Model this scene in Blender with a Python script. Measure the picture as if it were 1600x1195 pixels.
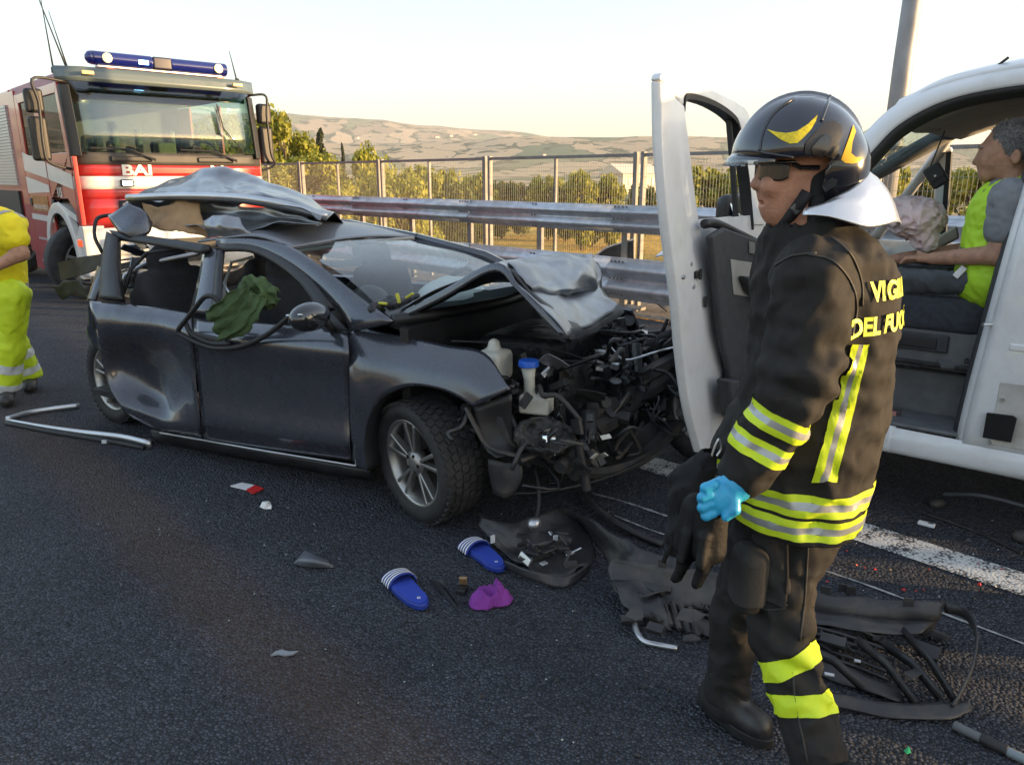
import bpy, bmesh, math, random
import numpy as np
from mathutils import Vector, Matrix, noise as mnoise
R = math.radians
scene = bpy.context.scene
for o in list(bpy.data.objects): bpy.data.objects.remove(o)

# ---------------------------------------------------------------- camera
CAM_H = 1.65; CAM_F = 1180.0; CAM_P = R(15.2)
cam_data = bpy.data.cameras.new('camera'); cam = bpy.data.objects.new('camera', cam_data)
scene.collection.objects.link(cam); scene.camera = cam
cam.location = (0, 0, CAM_H); cam.rotation_euler = (R(90) - CAM_P, 0, 0)
cam_data.sensor_width = 36.0; cam_data.lens = 36.0 * CAM_F / 1600.0
cam_data.clip_start = 0.05; cam_data.clip_end = 30000

# ---------------------------------------------------------------- world, sun, exposure
SUN_AZ = R(101); SUN_EL = R(5.8)          # azimuth clockwise from +Y
world = bpy.data.worlds.new('World'); scene.world = world; world.use_nodes = True
wn = world.node_tree.nodes; wl = world.node_tree.links
bg = wn['Background']; sky = wn.new('ShaderNodeTexSky'); sky.sky_type = 'NISHITA'
sky.sun_disc = False; sky.sun_elevation = SUN_EL; sky.sun_rotation = SUN_AZ
sky.altitude = 100; sky.air_density = 1.0; sky.dust_density = 2.0; sky.ozone_density = 1.6
veil = wn.new('ShaderNodeMix'); veil.data_type = 'RGBA'; veil.blend_type = 'ADD'; veil.inputs[0].default_value = 1.0
veil.inputs[7].default_value = (.86, .885, .945, 1)      # thin even high haze over the whole sky
wl.new(sky.outputs['Color'], veil.inputs[6]); wl.new(veil.outputs[2], bg.inputs['Color']); bg.inputs['Strength'].default_value = 0.15
sun_data = bpy.data.lights.new('sun', 'SUN'); sun = bpy.data.objects.new('sun', sun_data)
scene.collection.objects.link(sun)
sun_data.energy = 5.0; sun_data.angle = R(0.55); sun_data.color = (1.0, 0.66, 0.33)
sdir = Vector((math.sin(SUN_AZ) * math.cos(SUN_EL), math.cos(SUN_AZ) * math.cos(SUN_EL), math.sin(SUN_EL)))
sun.rotation_euler = sdir.to_track_quat('Z', 'Y').to_euler(); sun.location = (20, -4, 12)
vs = scene.view_settings; vs.view_transform = 'Standard'; vs.look = 'None'; vs.exposure = 1.56; vs.gamma = 1.0
vs.use_curve_mapping = False

# ---------------------------------------------------------------- helpers
rng = random.Random(7)
COL = scene.collection

def ray(u, v):
    x = u - 800.0; y = v - 597.5
    return Vector((x, CAM_F * math.cos(CAM_P) - y * math.sin(CAM_P), -(CAM_F * math.sin(CAM_P) + y * math.cos(CAM_P))))
CAMP = Vector((0, 0, CAM_H))
def gz(u, v, z=0.0):
    d = ray(u, v); t = (z - CAM_H) / d.z
    return CAMP + d * t
def at(u, v, Y):
    d = ray(u, v); return CAMP + d * (Y / d.y)

class Frame:
    """local frame of a thing: measures points of the photograph on a plane of that thing"""
    def __init__(s, ox, oy, ang, oz=0.0):
        s.o = Vector((ox, oy, oz)); s.a = ang
        s.m = Matrix.Rotation(-ang, 3, 'Z')
    def loc(s, P): return s.m @ (Vector(P) - s.o)
    def at(s, u, v, y=None, x=None, z=None):
        o = s.loc(CAMP); d = s.m @ ray(u, v)
        if y is not None: t = (y - o.y) / d.y
        elif x is not None: t = (x - o.x) / d.x
        else: t = (z - o.z) / d.z
        return o + d * t

_mats = {}
def mat(name, col, rough=0.6, metal=0.0, coat=0.0, nscale=0.0, namp=0.0, bump=0.0, bscale=60.0, emit=None, spec=0.5, coord='Object', dirt=0.0, dirtcol=(.16, .13, .1), sheen=0.0, detail=6.0, fold=0.0, fscale=7.0):
    if name in _mats: return _mats[name]
    m = bpy.data.materials.new(name); m.use_nodes = True; nt = m.node_tree; N = nt.nodes; L = nt.links
    b = N['Principled BSDF']; b.inputs['Base Color'].default_value = (*col, 1)
    b.inputs['Roughness'].default_value = rough; b.inputs['Metallic'].default_value = metal
    b.inputs['Coat Weight'].default_value = coat; b.inputs['Coat Roughness'].default_value = 0.05
    b.inputs['Specular IOR Level'].default_value = spec
    if sheen: b.inputs['Sheen Weight'].default_value = sheen
    tc = N.new('ShaderNodeTexCoord')
    src = None
    if namp:
        n = N.new('ShaderNodeTexNoise'); n.inputs['Scale'].default_value = nscale; n.inputs['Detail'].default_value = detail
        L.new(tc.outputs[coord], n.inputs['Vector'])
        r = N.new('ShaderNodeMapRange'); r.inputs[1].default_value = 0.25; r.inputs[2].default_value = 0.75
        r.inputs[3].default_value = 1 - namp; r.inputs[4].default_value = 1 + namp
        L.new(n.outputs['Fac'], r.inputs[0])
        x = N.new('ShaderNodeMix'); x.data_type = 'RGBA'; x.blend_type = 'MULTIPLY'; x.inputs[0].default_value = 1
        x.inputs[6].default_value = (*col, 1); L.new(r.outputs[0], x.inputs[7]); src = x.outputs[2]
    if dirt:
        n = N.new('ShaderNodeTexNoise'); n.inputs['Scale'].default_value = 5.0; n.inputs['Detail'].default_value = 9; n.inputs['Roughness'].default_value = .7
        L.new(tc.outputs[coord], n.inputs['Vector'])
        r = N.new('ShaderNodeMapRange'); r.inputs[1].default_value = 0.48; r.inputs[2].default_value = 0.78
        r.inputs[3].default_value = 0; r.inputs[4].default_value = dirt; L.new(n.outputs['Fac'], r.inputs[0])
        x = N.new('ShaderNodeMix'); x.data_type = 'RGBA'; L.new(r.outputs[0], x.inputs[0])
        if src: L.new(src, x.inputs[6])
        else: x.inputs[6].default_value = (*col, 1)
        x.inputs[7].default_value = (*dirtcol, 1); src = x.outputs[2]
        rr = N.new('ShaderNodeMapRange'); rr.inputs[3].default_value = rough; rr.inputs[4].default_value = min(1, rough + .45)
        L.new(r.outputs[0], rr.inputs[0]); L.new(rr.outputs[0], b.inputs['Roughness'])
    if src: L.new(src, b.inputs['Base Color'])
    if bump:
        n = N.new('ShaderNodeTexNoise'); n.inputs['Scale'].default_value = bscale; n.inputs['Detail'].default_value = 5
        L.new(tc.outputs[coord], n.inputs['Vector'])
        bp = N.new('ShaderNodeBump'); bp.inputs['Strength'].default_value = bump; bp.inputs['Distance'].default_value = 0.01
        L.new(n.outputs['Fac'], bp.inputs['Height']); L.new(bp.outputs[0], b.inputs['Normal'])
        if fold:      # broad creases of heavy cloth / dented sheet
            mp = N.new('ShaderNodeMapping'); mp.inputs['Scale'].default_value = (1, 1, 1.7); mp.inputs['Rotation'].default_value = (.5, .4, 0); L.new(tc.outputs[coord], mp.inputs['Vector'])
            f = N.new('ShaderNodeTexNoise'); f.noise_type = 'RIDGED_MULTIFRACTAL'; f.inputs['Scale'].default_value = fscale; f.inputs['Detail'].default_value = 2.5
            f.inputs['Distortion'].default_value = .6; L.new(mp.outputs[0], f.inputs['Vector'])
            b2 = N.new('ShaderNodeBump'); b2.inputs['Strength'].default_value = fold; b2.inputs['Distance'].default_value = .03
            L.new(f.outputs['Fac'], b2.inputs['Height']); L.new(b2.outputs[0], bp.inputs['Normal'])
    if emit:
        b.inputs['Emission Color'].default_value = (*emit[0], 1); b.inputs['Emission Strength'].default_value = emit[1]
    _mats[name] = m; return m

def glass_mat(name, tint=(.8, .85, .84), refl=1.0, rough=0.02, ior=.9, crack=False, base=0.0):
    if name in _mats: return _mats[name]
    m = bpy.data.materials.new(name); m.use_nodes = True; nt = m.node_tree; N = nt.nodes; L = nt.links
    N.remove(N['Principled BSDF']); out = N['Material Output']
    tr = N.new('ShaderNodeBsdfTransparent'); tr.inputs[0].default_value = (*tint, 1)
    gl = N.new('ShaderNodeBsdfGlossy'); gl.inputs['Roughness'].default_value = rough; gl.inputs['Color'].default_value = (refl, refl, refl, 1)
    lw = N.new('ShaderNodeLayerWeight'); lw.inputs['Blend'].default_value = .5
    pw_ = N.new('ShaderNodeMath'); pw_.operation = 'POWER'; pw_.inputs[1].default_value = 4.0; L.new(lw.outputs['Facing'], pw_.inputs[0])
    fr = N.new('ShaderNodeMath'); fr.operation = 'MULTIPLY'; fr.inputs[1].default_value = ior; L.new(pw_.outputs[0], fr.inputs[0])
    ad = N.new('ShaderNodeMath'); ad.operation = 'ADD'; ad.inputs[1].default_value = base; ad.use_clamp = True
    L.new(fr.outputs[0], ad.inputs[0])
    mx = N.new('ShaderNodeMixShader'); L.new(ad.outputs[0], mx.inputs[0]); L.new(tr.outputs[0], mx.inputs[1]); L.new(gl.outputs[0], mx.inputs[2])
    fin = mx.outputs[0]
    if crack:
        tc = N.new('ShaderNodeTexCoord'); v = N.new('ShaderNodeTexVoronoi'); v.feature = 'DISTANCE_TO_EDGE'; v.inputs['Scale'].default_value = crack
        nz = N.new('ShaderNodeTexNoise'); nz.inputs['Scale'].default_value = 3; mv = N.new('ShaderNodeMix'); mv.data_type = 'RGBA'; mv.inputs[0].default_value = .25
        L.new(tc.outputs['Object'], nz.inputs['Vector']); L.new(tc.outputs['Object'], mv.inputs[6]); L.new(nz.outputs['Color'], mv.inputs[7]); L.new(mv.outputs[2], v.inputs['Vector'])
        lt = N.new('ShaderNodeMath'); lt.operation = 'LESS_THAN'; lt.inputs[1].default_value = .012; L.new(v.outputs['Distance'], lt.inputs[0])
        df = N.new('ShaderNodeBsdfDiffuse'); df.inputs[0].default_value = (.75, .8, .8, 1)
        ml = N.new('ShaderNodeMath'); ml.operation = 'MULTIPLY'; ml.inputs[1].default_value = .7; L.new(lt.outputs[0], ml.inputs[0])
        m2 = N.new('ShaderNodeMixShader'); L.new(ml.outputs[0], m2.inputs[0]); L.new(fin, m2.inputs[1]); L.new(df.outputs[0], m2.inputs[2]); fin = m2.outputs[0]
    L.new(fin, out.inputs['Surface']); _mats[name] = m; return m

def link(name, me, m=None, parent=None, smooth=False):
    o = bpy.data.objects.new(name, me); COL.objects.link(o)
    if m: me.materials.append(m)
    if parent: o.parent = parent
    if smooth:
        for p in me.polygons: p.use_smooth = True
    return o
def tag(o, label, cat=None, group=None, kind=None):
    o['label'] = label
    if cat: o['category'] = cat
    if group: o['group'] = group
    if kind: o['kind'] = kind
    return o
def thing(name, label, cat, loc=(0, 0, 0), rotz=0.0, group=None):
    o = bpy.data.objects.new(name, None); COL.objects.link(o); o.empty_display_size = .1
    o.location = loc; o.rotation_euler = (0, 0, rotz); return tag(o, label, cat, group)
def struct(o, label=None):
    o['kind'] = 'structure'
    if label: o['label'] = label
    return o

class MB:
    """collects primitives, builds one mesh object"""
    def __init__(s): s.v = []; s.f = []
    def add(s, vs, fs):
        k = len(s.v); s.v += [tuple(p) for p in vs]; s.f += [tuple(i + k for i in f) for f in fs]; return s
    def box(s, c, d, rot=None):
        hx, hy, hz = d[0] / 2, d[1] / 2, d[2] / 2
        P = [Vector((x, y, z)) for x in (-hx, hx) for y in (-hy, hy) for z in (-hz, hz)]
        if rot is not None:
            q = rot if isinstance(rot, Matrix) else Matrix.Rotation(rot, 3, 'Z'); P = [q @ p for p in P]
        c = Vector(c); return s.add([p + c for p in P], [(0, 1, 3, 2), (4, 6, 7, 5), (0, 4, 5, 1), (2, 3, 7, 6), (0, 2, 6, 4), (1, 5, 7, 3)])
    def rings(s, rings, cap=True, closed=True):
        n = len(rings[0]); k = len(s.v)
        for r in rings: s.v += [tuple(p) for p in r]
        for i in range(len(rings) - 1):
            for j in range(n if closed else n - 1):
                a = k + i * n + j; b = k + i * n + (j + 1) % n
                s.f.append((a, b, b + n, a + n))
        if cap and closed:
            s.f.append(tuple(k + j for j in range(n))[::-1]); s.f.append(tuple(k + (len(rings) - 1) * n + j for j in range(n)))
        return s
    def tube(s, pts, r, n=8, cap=True, flat=None):
        pts = [Vector(p) for p in pts]; rs = r if isinstance(r, (list, tuple)) else [r] * len(pts); rg = []; up = None
        for i, p in enumerate(pts):
            t = (pts[min(i + 1, len(pts) - 1)] - pts[max(i - 1, 0)])
            if t.length < 1e-9: t = Vector((0, 0, 1))
            t.normalize()
            if up is None: up = Vector((0, 0, 1)) if abs(t.z) < .9 else Vector((1, 0, 0))
            a = t.cross(up)
            if a.length < 1e-4: a = t.cross(Vector((0.3, 1, 0.1)))
            a.normalize(); b = a.cross(t); b.normalize(); up = b
            fx = flat if flat else 1.0
            rg.append([p + a * (rs[i] * fx * math.cos(2 * math.pi * j / n)) + b * (rs[i] * math.sin(2 * math.pi * j / n)) for j in range(n)])
        return s.rings(rg, cap)
    def cyl(s, a, b, r, n=16, r2=None): return s.tube([a, b], [r, r if r2 is None else r2], n)
    def lathe(s, prof, n=24, axis='z', c=(0, 0, 0)):
        c = Vector(c); rg = []
        for (rad, h) in prof:
            q = []
            for j in range(n):
                a = 2 * math.pi * j / n; x, y = rad * math.cos(a), rad * math.sin(a)
                q.append(c + (Vector((x, y, h)) if axis == 'z' else Vector((x, h, y)) if axis == 'y' else Vector((h, x, y))))
            rg.append(q)
        return s.rings(rg, False)
    def prism(s, poly, d):
        """poly: 3-D outline, d: extrusion vector"""
        n = len(poly); d = Vector(d); P = [Vector(p) for p in poly]
        return s.add(P + [p + d for p in P], [tuple(range(n))[::-1], tuple(range(n, 2 * n))] + [(i, (i + 1) % n, n + (i + 1) % n, n + i) for i in range(n)])
    def grid(s, rows, close=False):
        n = len(rows[0]); k = len(s.v)
        for r in rows: s.v += [tuple(p) for p in r]
        for i in range(len(rows) - 1):
            for j in range(n - 1):
                a = k + i * n + j; s.f.append((a, a + 1, a + n + 1, a + n))
        return s
    def build(s, name, m, parent=None, smooth=False, bevel=0, thick=0, sub=0, seg=2, fix=True, off=0.0):
        me = bpy.data.meshes.new(name); me.from_pydata(s.v, [], s.f); me.update()
        if fix:
            b = bmesh.new(); b.from_mesh(me); bmesh.ops.recalc_face_normals(b, faces=b.faces); b.to_mesh(me); b.free()
        o = link(name, me, m, parent, smooth)
        if sub: mod = o.modifiers.new('sub', 'SUBSURF'); mod.levels = sub; mod.render_levels = sub
        if thick: mod = o.modifiers.new('thick', 'SOLIDIFY'); mod.thickness = thick; mod.offset = off
        if bevel:
            mod = o.modifiers.new('bevel', 'BEVEL'); mod.width = bevel; mod.segments = seg; mod.limit_method = 'ANGLE'; mod.angle_limit = R(35)
            mod.harden_normals = False
            for p in me.polygons: p.use_smooth = True
            sm = o.modifiers.new('wn', 'WEIGHTED_NORMAL') if not sub else None
        return o

def copy_tree(o, parent=None):
    c = o.copy(); COL.objects.link(c); c.parent = parent
    for ch in list(o.children): copy_tree(ch, c)
    return c
def spline(pts, n):
    """Catmull-Rom through pts, n samples"""
    P = [Vector(p) for p in pts]; P = [P[0] * 2 - P[1]] + P + [P[-1] * 2 - P[-2]]; out = []
    m = len(P) - 3
    for i in range(n):
        t = i / (n - 1) * m; k = min(int(t), m - 1); f = t - k
        a, b, c, d = P[k:k + 4]
        out.append(0.5 * ((2 * b) + (c - a) * f + (2 * a - 5 * b + 4 * c - d) * f * f + (3 * b - a - 3 * c + d) * f ** 3))
    return out
def sheet(name, rows, m, parent, thick=.003, nu=0, nv=0, crumple=0.0, cs=6.0, smooth=True, seed=0, off=0.0, sub=0, jitter=0.0):
    """curved panel through rows of points (Catmull-Rom resampled to nv x nu), thickness by solidify"""
    if nu:
        rows = [spline(r, nu) for r in rows]
        if nv:
            cols = [spline([r[j] for r in rows], nv) for j in range(nu)]
            rows = [[cols[j][i] for j in range(nu)] for i in range(nv)]
    if jitter:
        rr = random.Random(seed); rows = [[Vector(p) + jitter * Vector((rr.uniform(-1, 1), rr.uniform(-1, 1), rr.uniform(-1, 1))) for p in r] for r in rows]
    if crumple:
        rows = [[Vector(p) + crumple * (mnoise.noise_vector(Vector(p) * cs + Vector((seed, 0, 0))) + .5 * Vector([abs(q) for q in mnoise.noise_vector(Vector(p) * cs * 2.3 + Vector((0, seed, 0)))])) for p in r] for r in rows]
    return MB().grid(rows).build(name, m, parent, smooth=smooth, thick=thick, fix=False, off=off, sub=sub)

# --- signed-distance modelling (bodies, cloth, helmets): numpy field + surface nets
def sd_cone(P, a, b, ra, rb, flat=None):
    a = np.array(a, float); b = np.array(b, float); ab = b - a; ap = P - a
    t = np.clip((ap @ ab) / max(1e-9, ab @ ab), 0, 1)
    return np.linalg.norm(ap - t[..., None] * ab, axis=-1) - (ra + (rb - ra) * t)
def sd_ell(P, c, r, rot=None):
    q = P - np.array(c, float)
    if rot is not None: q = q @ np.array(rot)
    r = np.array(r, float); k0 = np.linalg.norm(q / r, axis=-1); k1 = np.linalg.norm(q / (r * r), axis=-1)
    return k0 * (k0 - 1) / np.maximum(k1, 1e-9)
def sd_box(P, c, h, rot=None, rad=.02):
    q = P - np.array(c, float)
    if rot is not None: q = q @ np.array(rot)
    d = np.abs(q) - (np.array(h, float) - rad)
    return np.linalg.norm(np.maximum(d, 0), axis=-1) + np.minimum(d.max(axis=-1), 0) - rad
def smin(a, b, k):
    h = np.clip(.5 + .5 * (b - a) / k, 0, 1); return b + (a - b) * h - k * h * (1 - h)
def smax(a, b, k): return -smin(-a, -b, k)
def sdf_mesh(name, fn, lo, hi, step, m, parent, smooth=True, axes=None):
    if axes is None:
        lo = np.array(lo, float); hi = np.array(hi, float); n = np.ceil((hi - lo) / step).astype(int) + 1
        ax = [lo[i] + step * np.arange(n[i]) for i in range(3)]
    else: ax = axes; n = np.array([len(a) for a in axes])
    P = np.stack(np.meshgrid(*ax, indexing='ij'), -1); D = fn(P)
    s = D < 0
    e = 1e-12; acc = np.zeros(tuple(n - 1) + (3,)); cnt = np.zeros(tuple(n - 1))
    def sl(i, d): return slice(d, n[i] - 1 + d)
    for axis in range(3):
        o1, o2 = [i for i in range(3) if i != axis]
        for d1 in (0, 1):
            for d2 in (0, 1):
                A = [None] * 3; B = [None] * 3
                A[axis] = sl(axis, 0); B[axis] = sl(axis, 1); A[o1] = B[o1] = sl(o1, d1); A[o2] = B[o2] = sl(o2, d2)
                da = D[tuple(A)]; db = D[tuple(B)]; x = (da < 0) != (db < 0)
                t = np.where(x, da / np.where(np.abs(da - db) < e, e, da - db), 0)
                pa = P[tuple(A)]; pt = pa + t[..., None] * (P[tuple(B)] - pa)
                acc += pt * x[..., None]; cnt += x
    act = cnt > 0; idx = -np.ones(act.shape, int); idx[act] = np.arange(act.sum())
    V = acc[act] / cnt[act][:, None]; Fs = []
    for axis in range(3):
        o1, o2 = [(1, 2), (2, 0), (0, 1)][axis]
        A = [slice(1, n[i] - 1) for i in range(3)]; B = list(A); A[axis] = slice(0, n[axis] - 1); B[axis] = slice(1, n[axis])
        sa = s[tuple(A)]; sb = s[tuple(B)]; x = np.argwhere(sa != sb)
        if not len(x): continue
        flip = sa[tuple(x.T)]
        base = x.copy(); base[:, o1] += 1; base[:, o2] += 1
        def cell(a1, a2):
            q = base.copy(); q[:, o1] -= a1; q[:, o2] -= a2; return idx[tuple(q.T)]
        q = np.stack([cell(1, 1), cell(0, 1), cell(0, 0), cell(1, 0)], 1)
        q[~flip] = q[~flip][:, ::-1]; Fs.append(q)
    Fa = np.concatenate(Fs)
    me = bpy.data.meshes.new(name); me.from_pydata(V.tolist(), [], Fa.tolist()); me.update()
    return link(name, me, m, parent, smooth)
def vnoise(P, sc, seed=0):
    """cheap smooth noise from sines, for wrinkles"""
    r = np.random.RandomState(seed); out = 0
    for k in range(7):
        d = r.normal(size=3); d /= np.linalg.norm(d)
        out = out + np.sin((P @ d) * sc * (0.7 + .25 * k) + r.uniform(0, 6.3) + 1.3 * np.sin((P @ r.normal(size=3)) * sc * .5))
    return out / 7
def cut_copy(name, src, planes, m, parent, offset=.003, extra=None, thick=.0):
    """piece of a surface between planes [(co, normal)] keeps the side the normal points to; lifted along its normals"""
    b = bmesh.new(); b.from_mesh(src.data)
    for co, no in planes:
        geom = list(b.verts) + list(b.edges) + list(b.faces)
        bmesh.ops.bisect_plane(b, geom=geom, plane_co=Vector(co), plane_no=Vector(no).normalized(), clear_inner=True, clear_outer=False)
    if extra:
        dead = [f for f in b.faces if not extra(f.calc_center_median(), f.normal)]
        bmesh.ops.delete(b, geom=dead, context='FACES')
    b.normal_update()
    nn = [(v, v.normal.copy()) for v in b.verts]
    for v, q in nn: v.co += q * offset
    me = bpy.data.meshes.new(name); b.to_mesh(me); b.free()
    o = link(name, me, m, parent, True)
    if thick: mod = o.modifiers.new('t', 'SOLIDIFY'); mod.thickness = thick; mod.offset = 1
    return o
def bvh_of(o):
    from mathutils.bvhtree import BVHTree
    b = bmesh.new(); b.from_mesh(o.data); t = BVHTree.FromBMesh(b); b.free(); return t
def decal(name, outline, target, m, parent, off=.003, frame=None, cuts=4, tree=None, gap=.08):
    """flat print that lies on a surface: an outline wrapped onto the target"""
    tree = tree or bvh_of(target)
    from mathutils.geometry import tessellate_polygon
    b = bmesh.new(); vs_ = [b.verts.new((u, v, 0)) for u, v in outline]
    for t3 in tessellate_polygon([[Vector((u, v, 0)) for u, v in outline]]): b.faces.new([vs_[i] for i in t3])
    for _ in range(cuts):
        ed = [e for e in b.edges if e.calc_length() > 7]
        if not ed: break
        bmesh.ops.subdivide_edges(b, edges=ed, cuts=1); bmesh.ops.triangulate(b, faces=b.faces)
    fr = frame or Frame(0, 0, 0); o = fr.loc(CAMP)
    last = None; lost = []
    for v in b.verts:
        d = (fr.m @ ray(v.co.x, v.co.y)).normalized(); h, nrm, _i, _d = tree.ray_cast(o, d)
        if h is None: lost.append(v); continue
        v.co = h + nrm * off
    bmesh.ops.delete(b, geom=lost, context='VERTS')
    far = [f for f in b.faces if max(e.calc_length() for e in f.edges) > gap]
    if far: bmesh.ops.delete(b, geom=far, context='FACES')
    bmesh.ops.remove_doubles(b, verts=b.verts, dist=1e-5)
    seen = set(); best = []
    for v in b.verts:
        if v in seen: continue
        comp = [v]; seen.add(v); k = 0
        while k < len(comp):
            for e in comp[k].link_edges:
                w = e.other_vert(comp[k])
                if w not in seen: seen.add(w); comp.append(w)
            k += 1
        if len(comp) > len(best): best = comp
    bs_ = set(best); bmesh.ops.delete(b, geom=[v for v in b.verts if v not in bs_], context='VERTS')
    bmesh.ops.recalc_face_normals(b, faces=b.faces)
    me = bpy.data.meshes.new(name); b.to_mesh(me); b.free(); return link(name, me, m, parent, True)
def hair_blades(name, src, n, ln, m, parent, lean, seed=1, wid=.0022):
    """short hair: thin blades growing out of a scalp surface"""
    r = random.Random(seed); me = src.data; mb = MB(); P = me.polygons
    for _ in range(n):
        f = P[r.randrange(len(P))]; c = Vector(f.center) + Vector((r.gauss(0, .003), r.gauss(0, .003), r.gauss(0, .003))); d = (Vector(f.normal) * .55 + Vector(lean) + Vector((r.gauss(0, .35), r.gauss(0, .35), r.gauss(0, .35)))).normalized()
        sd = d.cross(Vector((r.gauss(0, 1), r.gauss(0, 1), r.gauss(0, 1)))).normalized() * wid; l = ln * (.6 + .7 * r.random()); c = c - Vector(f.normal) * .004
        mb.add([c - sd, c + sd, c + d * l * .6 + sd * .6, c + d * l], [(0, 1, 2), (0, 2, 3)])
    return mb.build(name, m, parent, fix=False)
def text(name, s, size, m, parent, mtx, depth=.002, align='CENTER', bold=0.0, font=None):
    cu = bpy.data.curves.new(name, 'FONT'); cu.body = s; cu.size = size; cu.extrude = depth; cu.align_x = align; cu.align_y = 'CENTER'; cu.offset = bold
    o = bpy.data.objects.new(name, cu); COL.objects.link(o)
    dg = bpy.context.evaluated_depsgraph_get(); me = bpy.data.meshes.new_from_object(o.evaluated_get(dg))
    bpy.data.objects.remove(o); bpy.data.curves.remove(cu)
    q = link(name, me, m, parent); q.matrix_local = mtx; return q
def basis(o, x, y):
    x = Vector(x).normalized(); z = x.cross(Vector(y)).normalized(); y = z.cross(x)
    M = Matrix((x, y, z)).transposed().to_4x4(); M.translation = Vector(o); return M
# ================================================================ setting
RD = Vector((-0.6896, 0.7242, 0)); RN = Vector((0.7242, 0.6896, 0))      # along the road (away), across it (to the right)
RANG = math.atan2(RD.y, RD.x)
def rp(s, n, z=0.0): return RD * s + RN * n + Vector((0, 0, z))

def asphalt():
    m = bpy.data.materials.new('asphalt'); m.use_nodes = True; nt = m.node_tree; N = nt.nodes; L = nt.links; b = N['Principled BSDF']
    tc = N.new('ShaderNodeTexCoord')
    v = N.new('ShaderNodeTexVoronoi'); v.inputs['Scale'].default_value = 78; v.inputs['Randomness'].default_value = 1; L.new(tc.outputs['Object'], v.inputs['Vector'])
    v2 = N.new('ShaderNodeTexVoronoi'); v2.feature = 'DISTANCE_TO_EDGE'; v2.inputs['Scale'].default_value = 78; L.new(tc.outputs['Object'], v2.inputs['Vector'])
    n1 = N.new('ShaderNodeTexNoise'); n1.inputs['Scale'].default_value = 1.4; n1.inputs['Detail'].default_value = 8; L.new(tc.outputs['Object'], n1.inputs['Vector'])
    n2 = N.new('ShaderNodeTexNoise'); n2.inputs['Scale'].default_value = 38; n2.inputs['Detail'].default_value = 4; L.new(tc.outputs['Object'], n2.inputs['Vector'])
    # stone colour: per-cell grey
    cr = N.new('ShaderNodeValToRGB'); cr.color_ramp.elements[0].position = 0; cr.color_ramp.elements[0].color = (.044, .049, .062, 1)
    cr.color_ramp.elements[1].position = 1; cr.color_ramp.elements[1].color = (.112, .122, .148, 1)
    sp = N.new('ShaderNodeSeparateColor'); L.new(v.outputs['Color'], sp.inputs[0]); L.new(sp.outputs[0], cr.inputs[0])
    # pits between stones
    pm = N.new('ShaderNodeMapRange'); pm.inputs[1].default_value = .02; pm.inputs[2].default_value = .16; L.new(v2.outputs['Distance'], pm.inputs[0])
    px = N.new('ShaderNodeMix'); px.data_type = 'RGBA'; px.inputs[6].default_value = (.020, .021, .025, 1); L.new(pm.outputs[0], px.inputs[0]); L.new(cr.outputs[0], px.inputs[7])
    # large wear
    wm = N.new('ShaderNodeMapRange'); wm.inputs[1].default_value = .3; wm.inputs[2].default_value = .7; wm.inputs[3].default_value = .8; wm.inputs[4].default_value = 1.22; L.new(n1.outputs['Fac'], wm.inputs[0])
    wx = N.new('ShaderNodeMix'); wx.data_type = 'RGBA'; wx.blend_type = 'MULTIPLY'; wx.inputs[0].default_value = 1; L.new(px.outputs[2], wx.inputs[6]); L.new(wm.outputs[0], wx.inputs[7])
    # soft-edged brown stripe mixed into the colour along the lane (object x runs along the road, y across)
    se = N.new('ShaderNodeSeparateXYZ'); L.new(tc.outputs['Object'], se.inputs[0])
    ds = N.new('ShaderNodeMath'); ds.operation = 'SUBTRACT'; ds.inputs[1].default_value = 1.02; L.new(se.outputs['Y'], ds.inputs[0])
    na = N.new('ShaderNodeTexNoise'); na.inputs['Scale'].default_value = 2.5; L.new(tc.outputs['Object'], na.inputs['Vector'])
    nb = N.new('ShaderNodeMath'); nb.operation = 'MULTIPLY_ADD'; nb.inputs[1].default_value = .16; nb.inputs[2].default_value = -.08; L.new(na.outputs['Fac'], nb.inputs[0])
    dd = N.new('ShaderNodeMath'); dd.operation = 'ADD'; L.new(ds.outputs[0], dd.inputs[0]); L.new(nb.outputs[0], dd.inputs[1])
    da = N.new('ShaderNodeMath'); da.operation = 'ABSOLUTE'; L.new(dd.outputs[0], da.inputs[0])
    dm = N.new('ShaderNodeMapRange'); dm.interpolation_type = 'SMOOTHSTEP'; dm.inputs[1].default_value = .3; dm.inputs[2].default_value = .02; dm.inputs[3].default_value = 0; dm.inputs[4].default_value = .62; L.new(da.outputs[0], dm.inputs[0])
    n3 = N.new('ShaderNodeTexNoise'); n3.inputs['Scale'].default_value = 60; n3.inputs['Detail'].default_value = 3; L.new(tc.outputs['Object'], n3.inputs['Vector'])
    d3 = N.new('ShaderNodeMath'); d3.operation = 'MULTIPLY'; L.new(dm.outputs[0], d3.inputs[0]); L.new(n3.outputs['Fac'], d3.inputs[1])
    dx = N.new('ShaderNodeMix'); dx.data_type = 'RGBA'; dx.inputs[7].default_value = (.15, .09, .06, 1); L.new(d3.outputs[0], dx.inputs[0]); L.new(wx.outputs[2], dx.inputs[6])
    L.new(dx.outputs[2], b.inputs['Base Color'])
    b.inputs['Roughness'].default_value = .85; b.inputs['Specular IOR Level'].default_value = .28
    # relief: rounded stones standing out of the binder
    iv = N.new('ShaderNodeMath'); iv.operation = 'MULTIPLY_ADD'; iv.inputs[1].default_value = -1.0; iv.inputs[2].default_value = 1; L.new(v.outputs['Distance'], iv.inputs[0])
    hs = N.new('ShaderNodeMath'); hs.operation = 'MULTIPLY_ADD'; hs.inputs[1].default_value = .7; L.new(sp.outputs[1], hs.inputs[0]); L.new(iv.outputs[0], hs.inputs[2])
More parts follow.
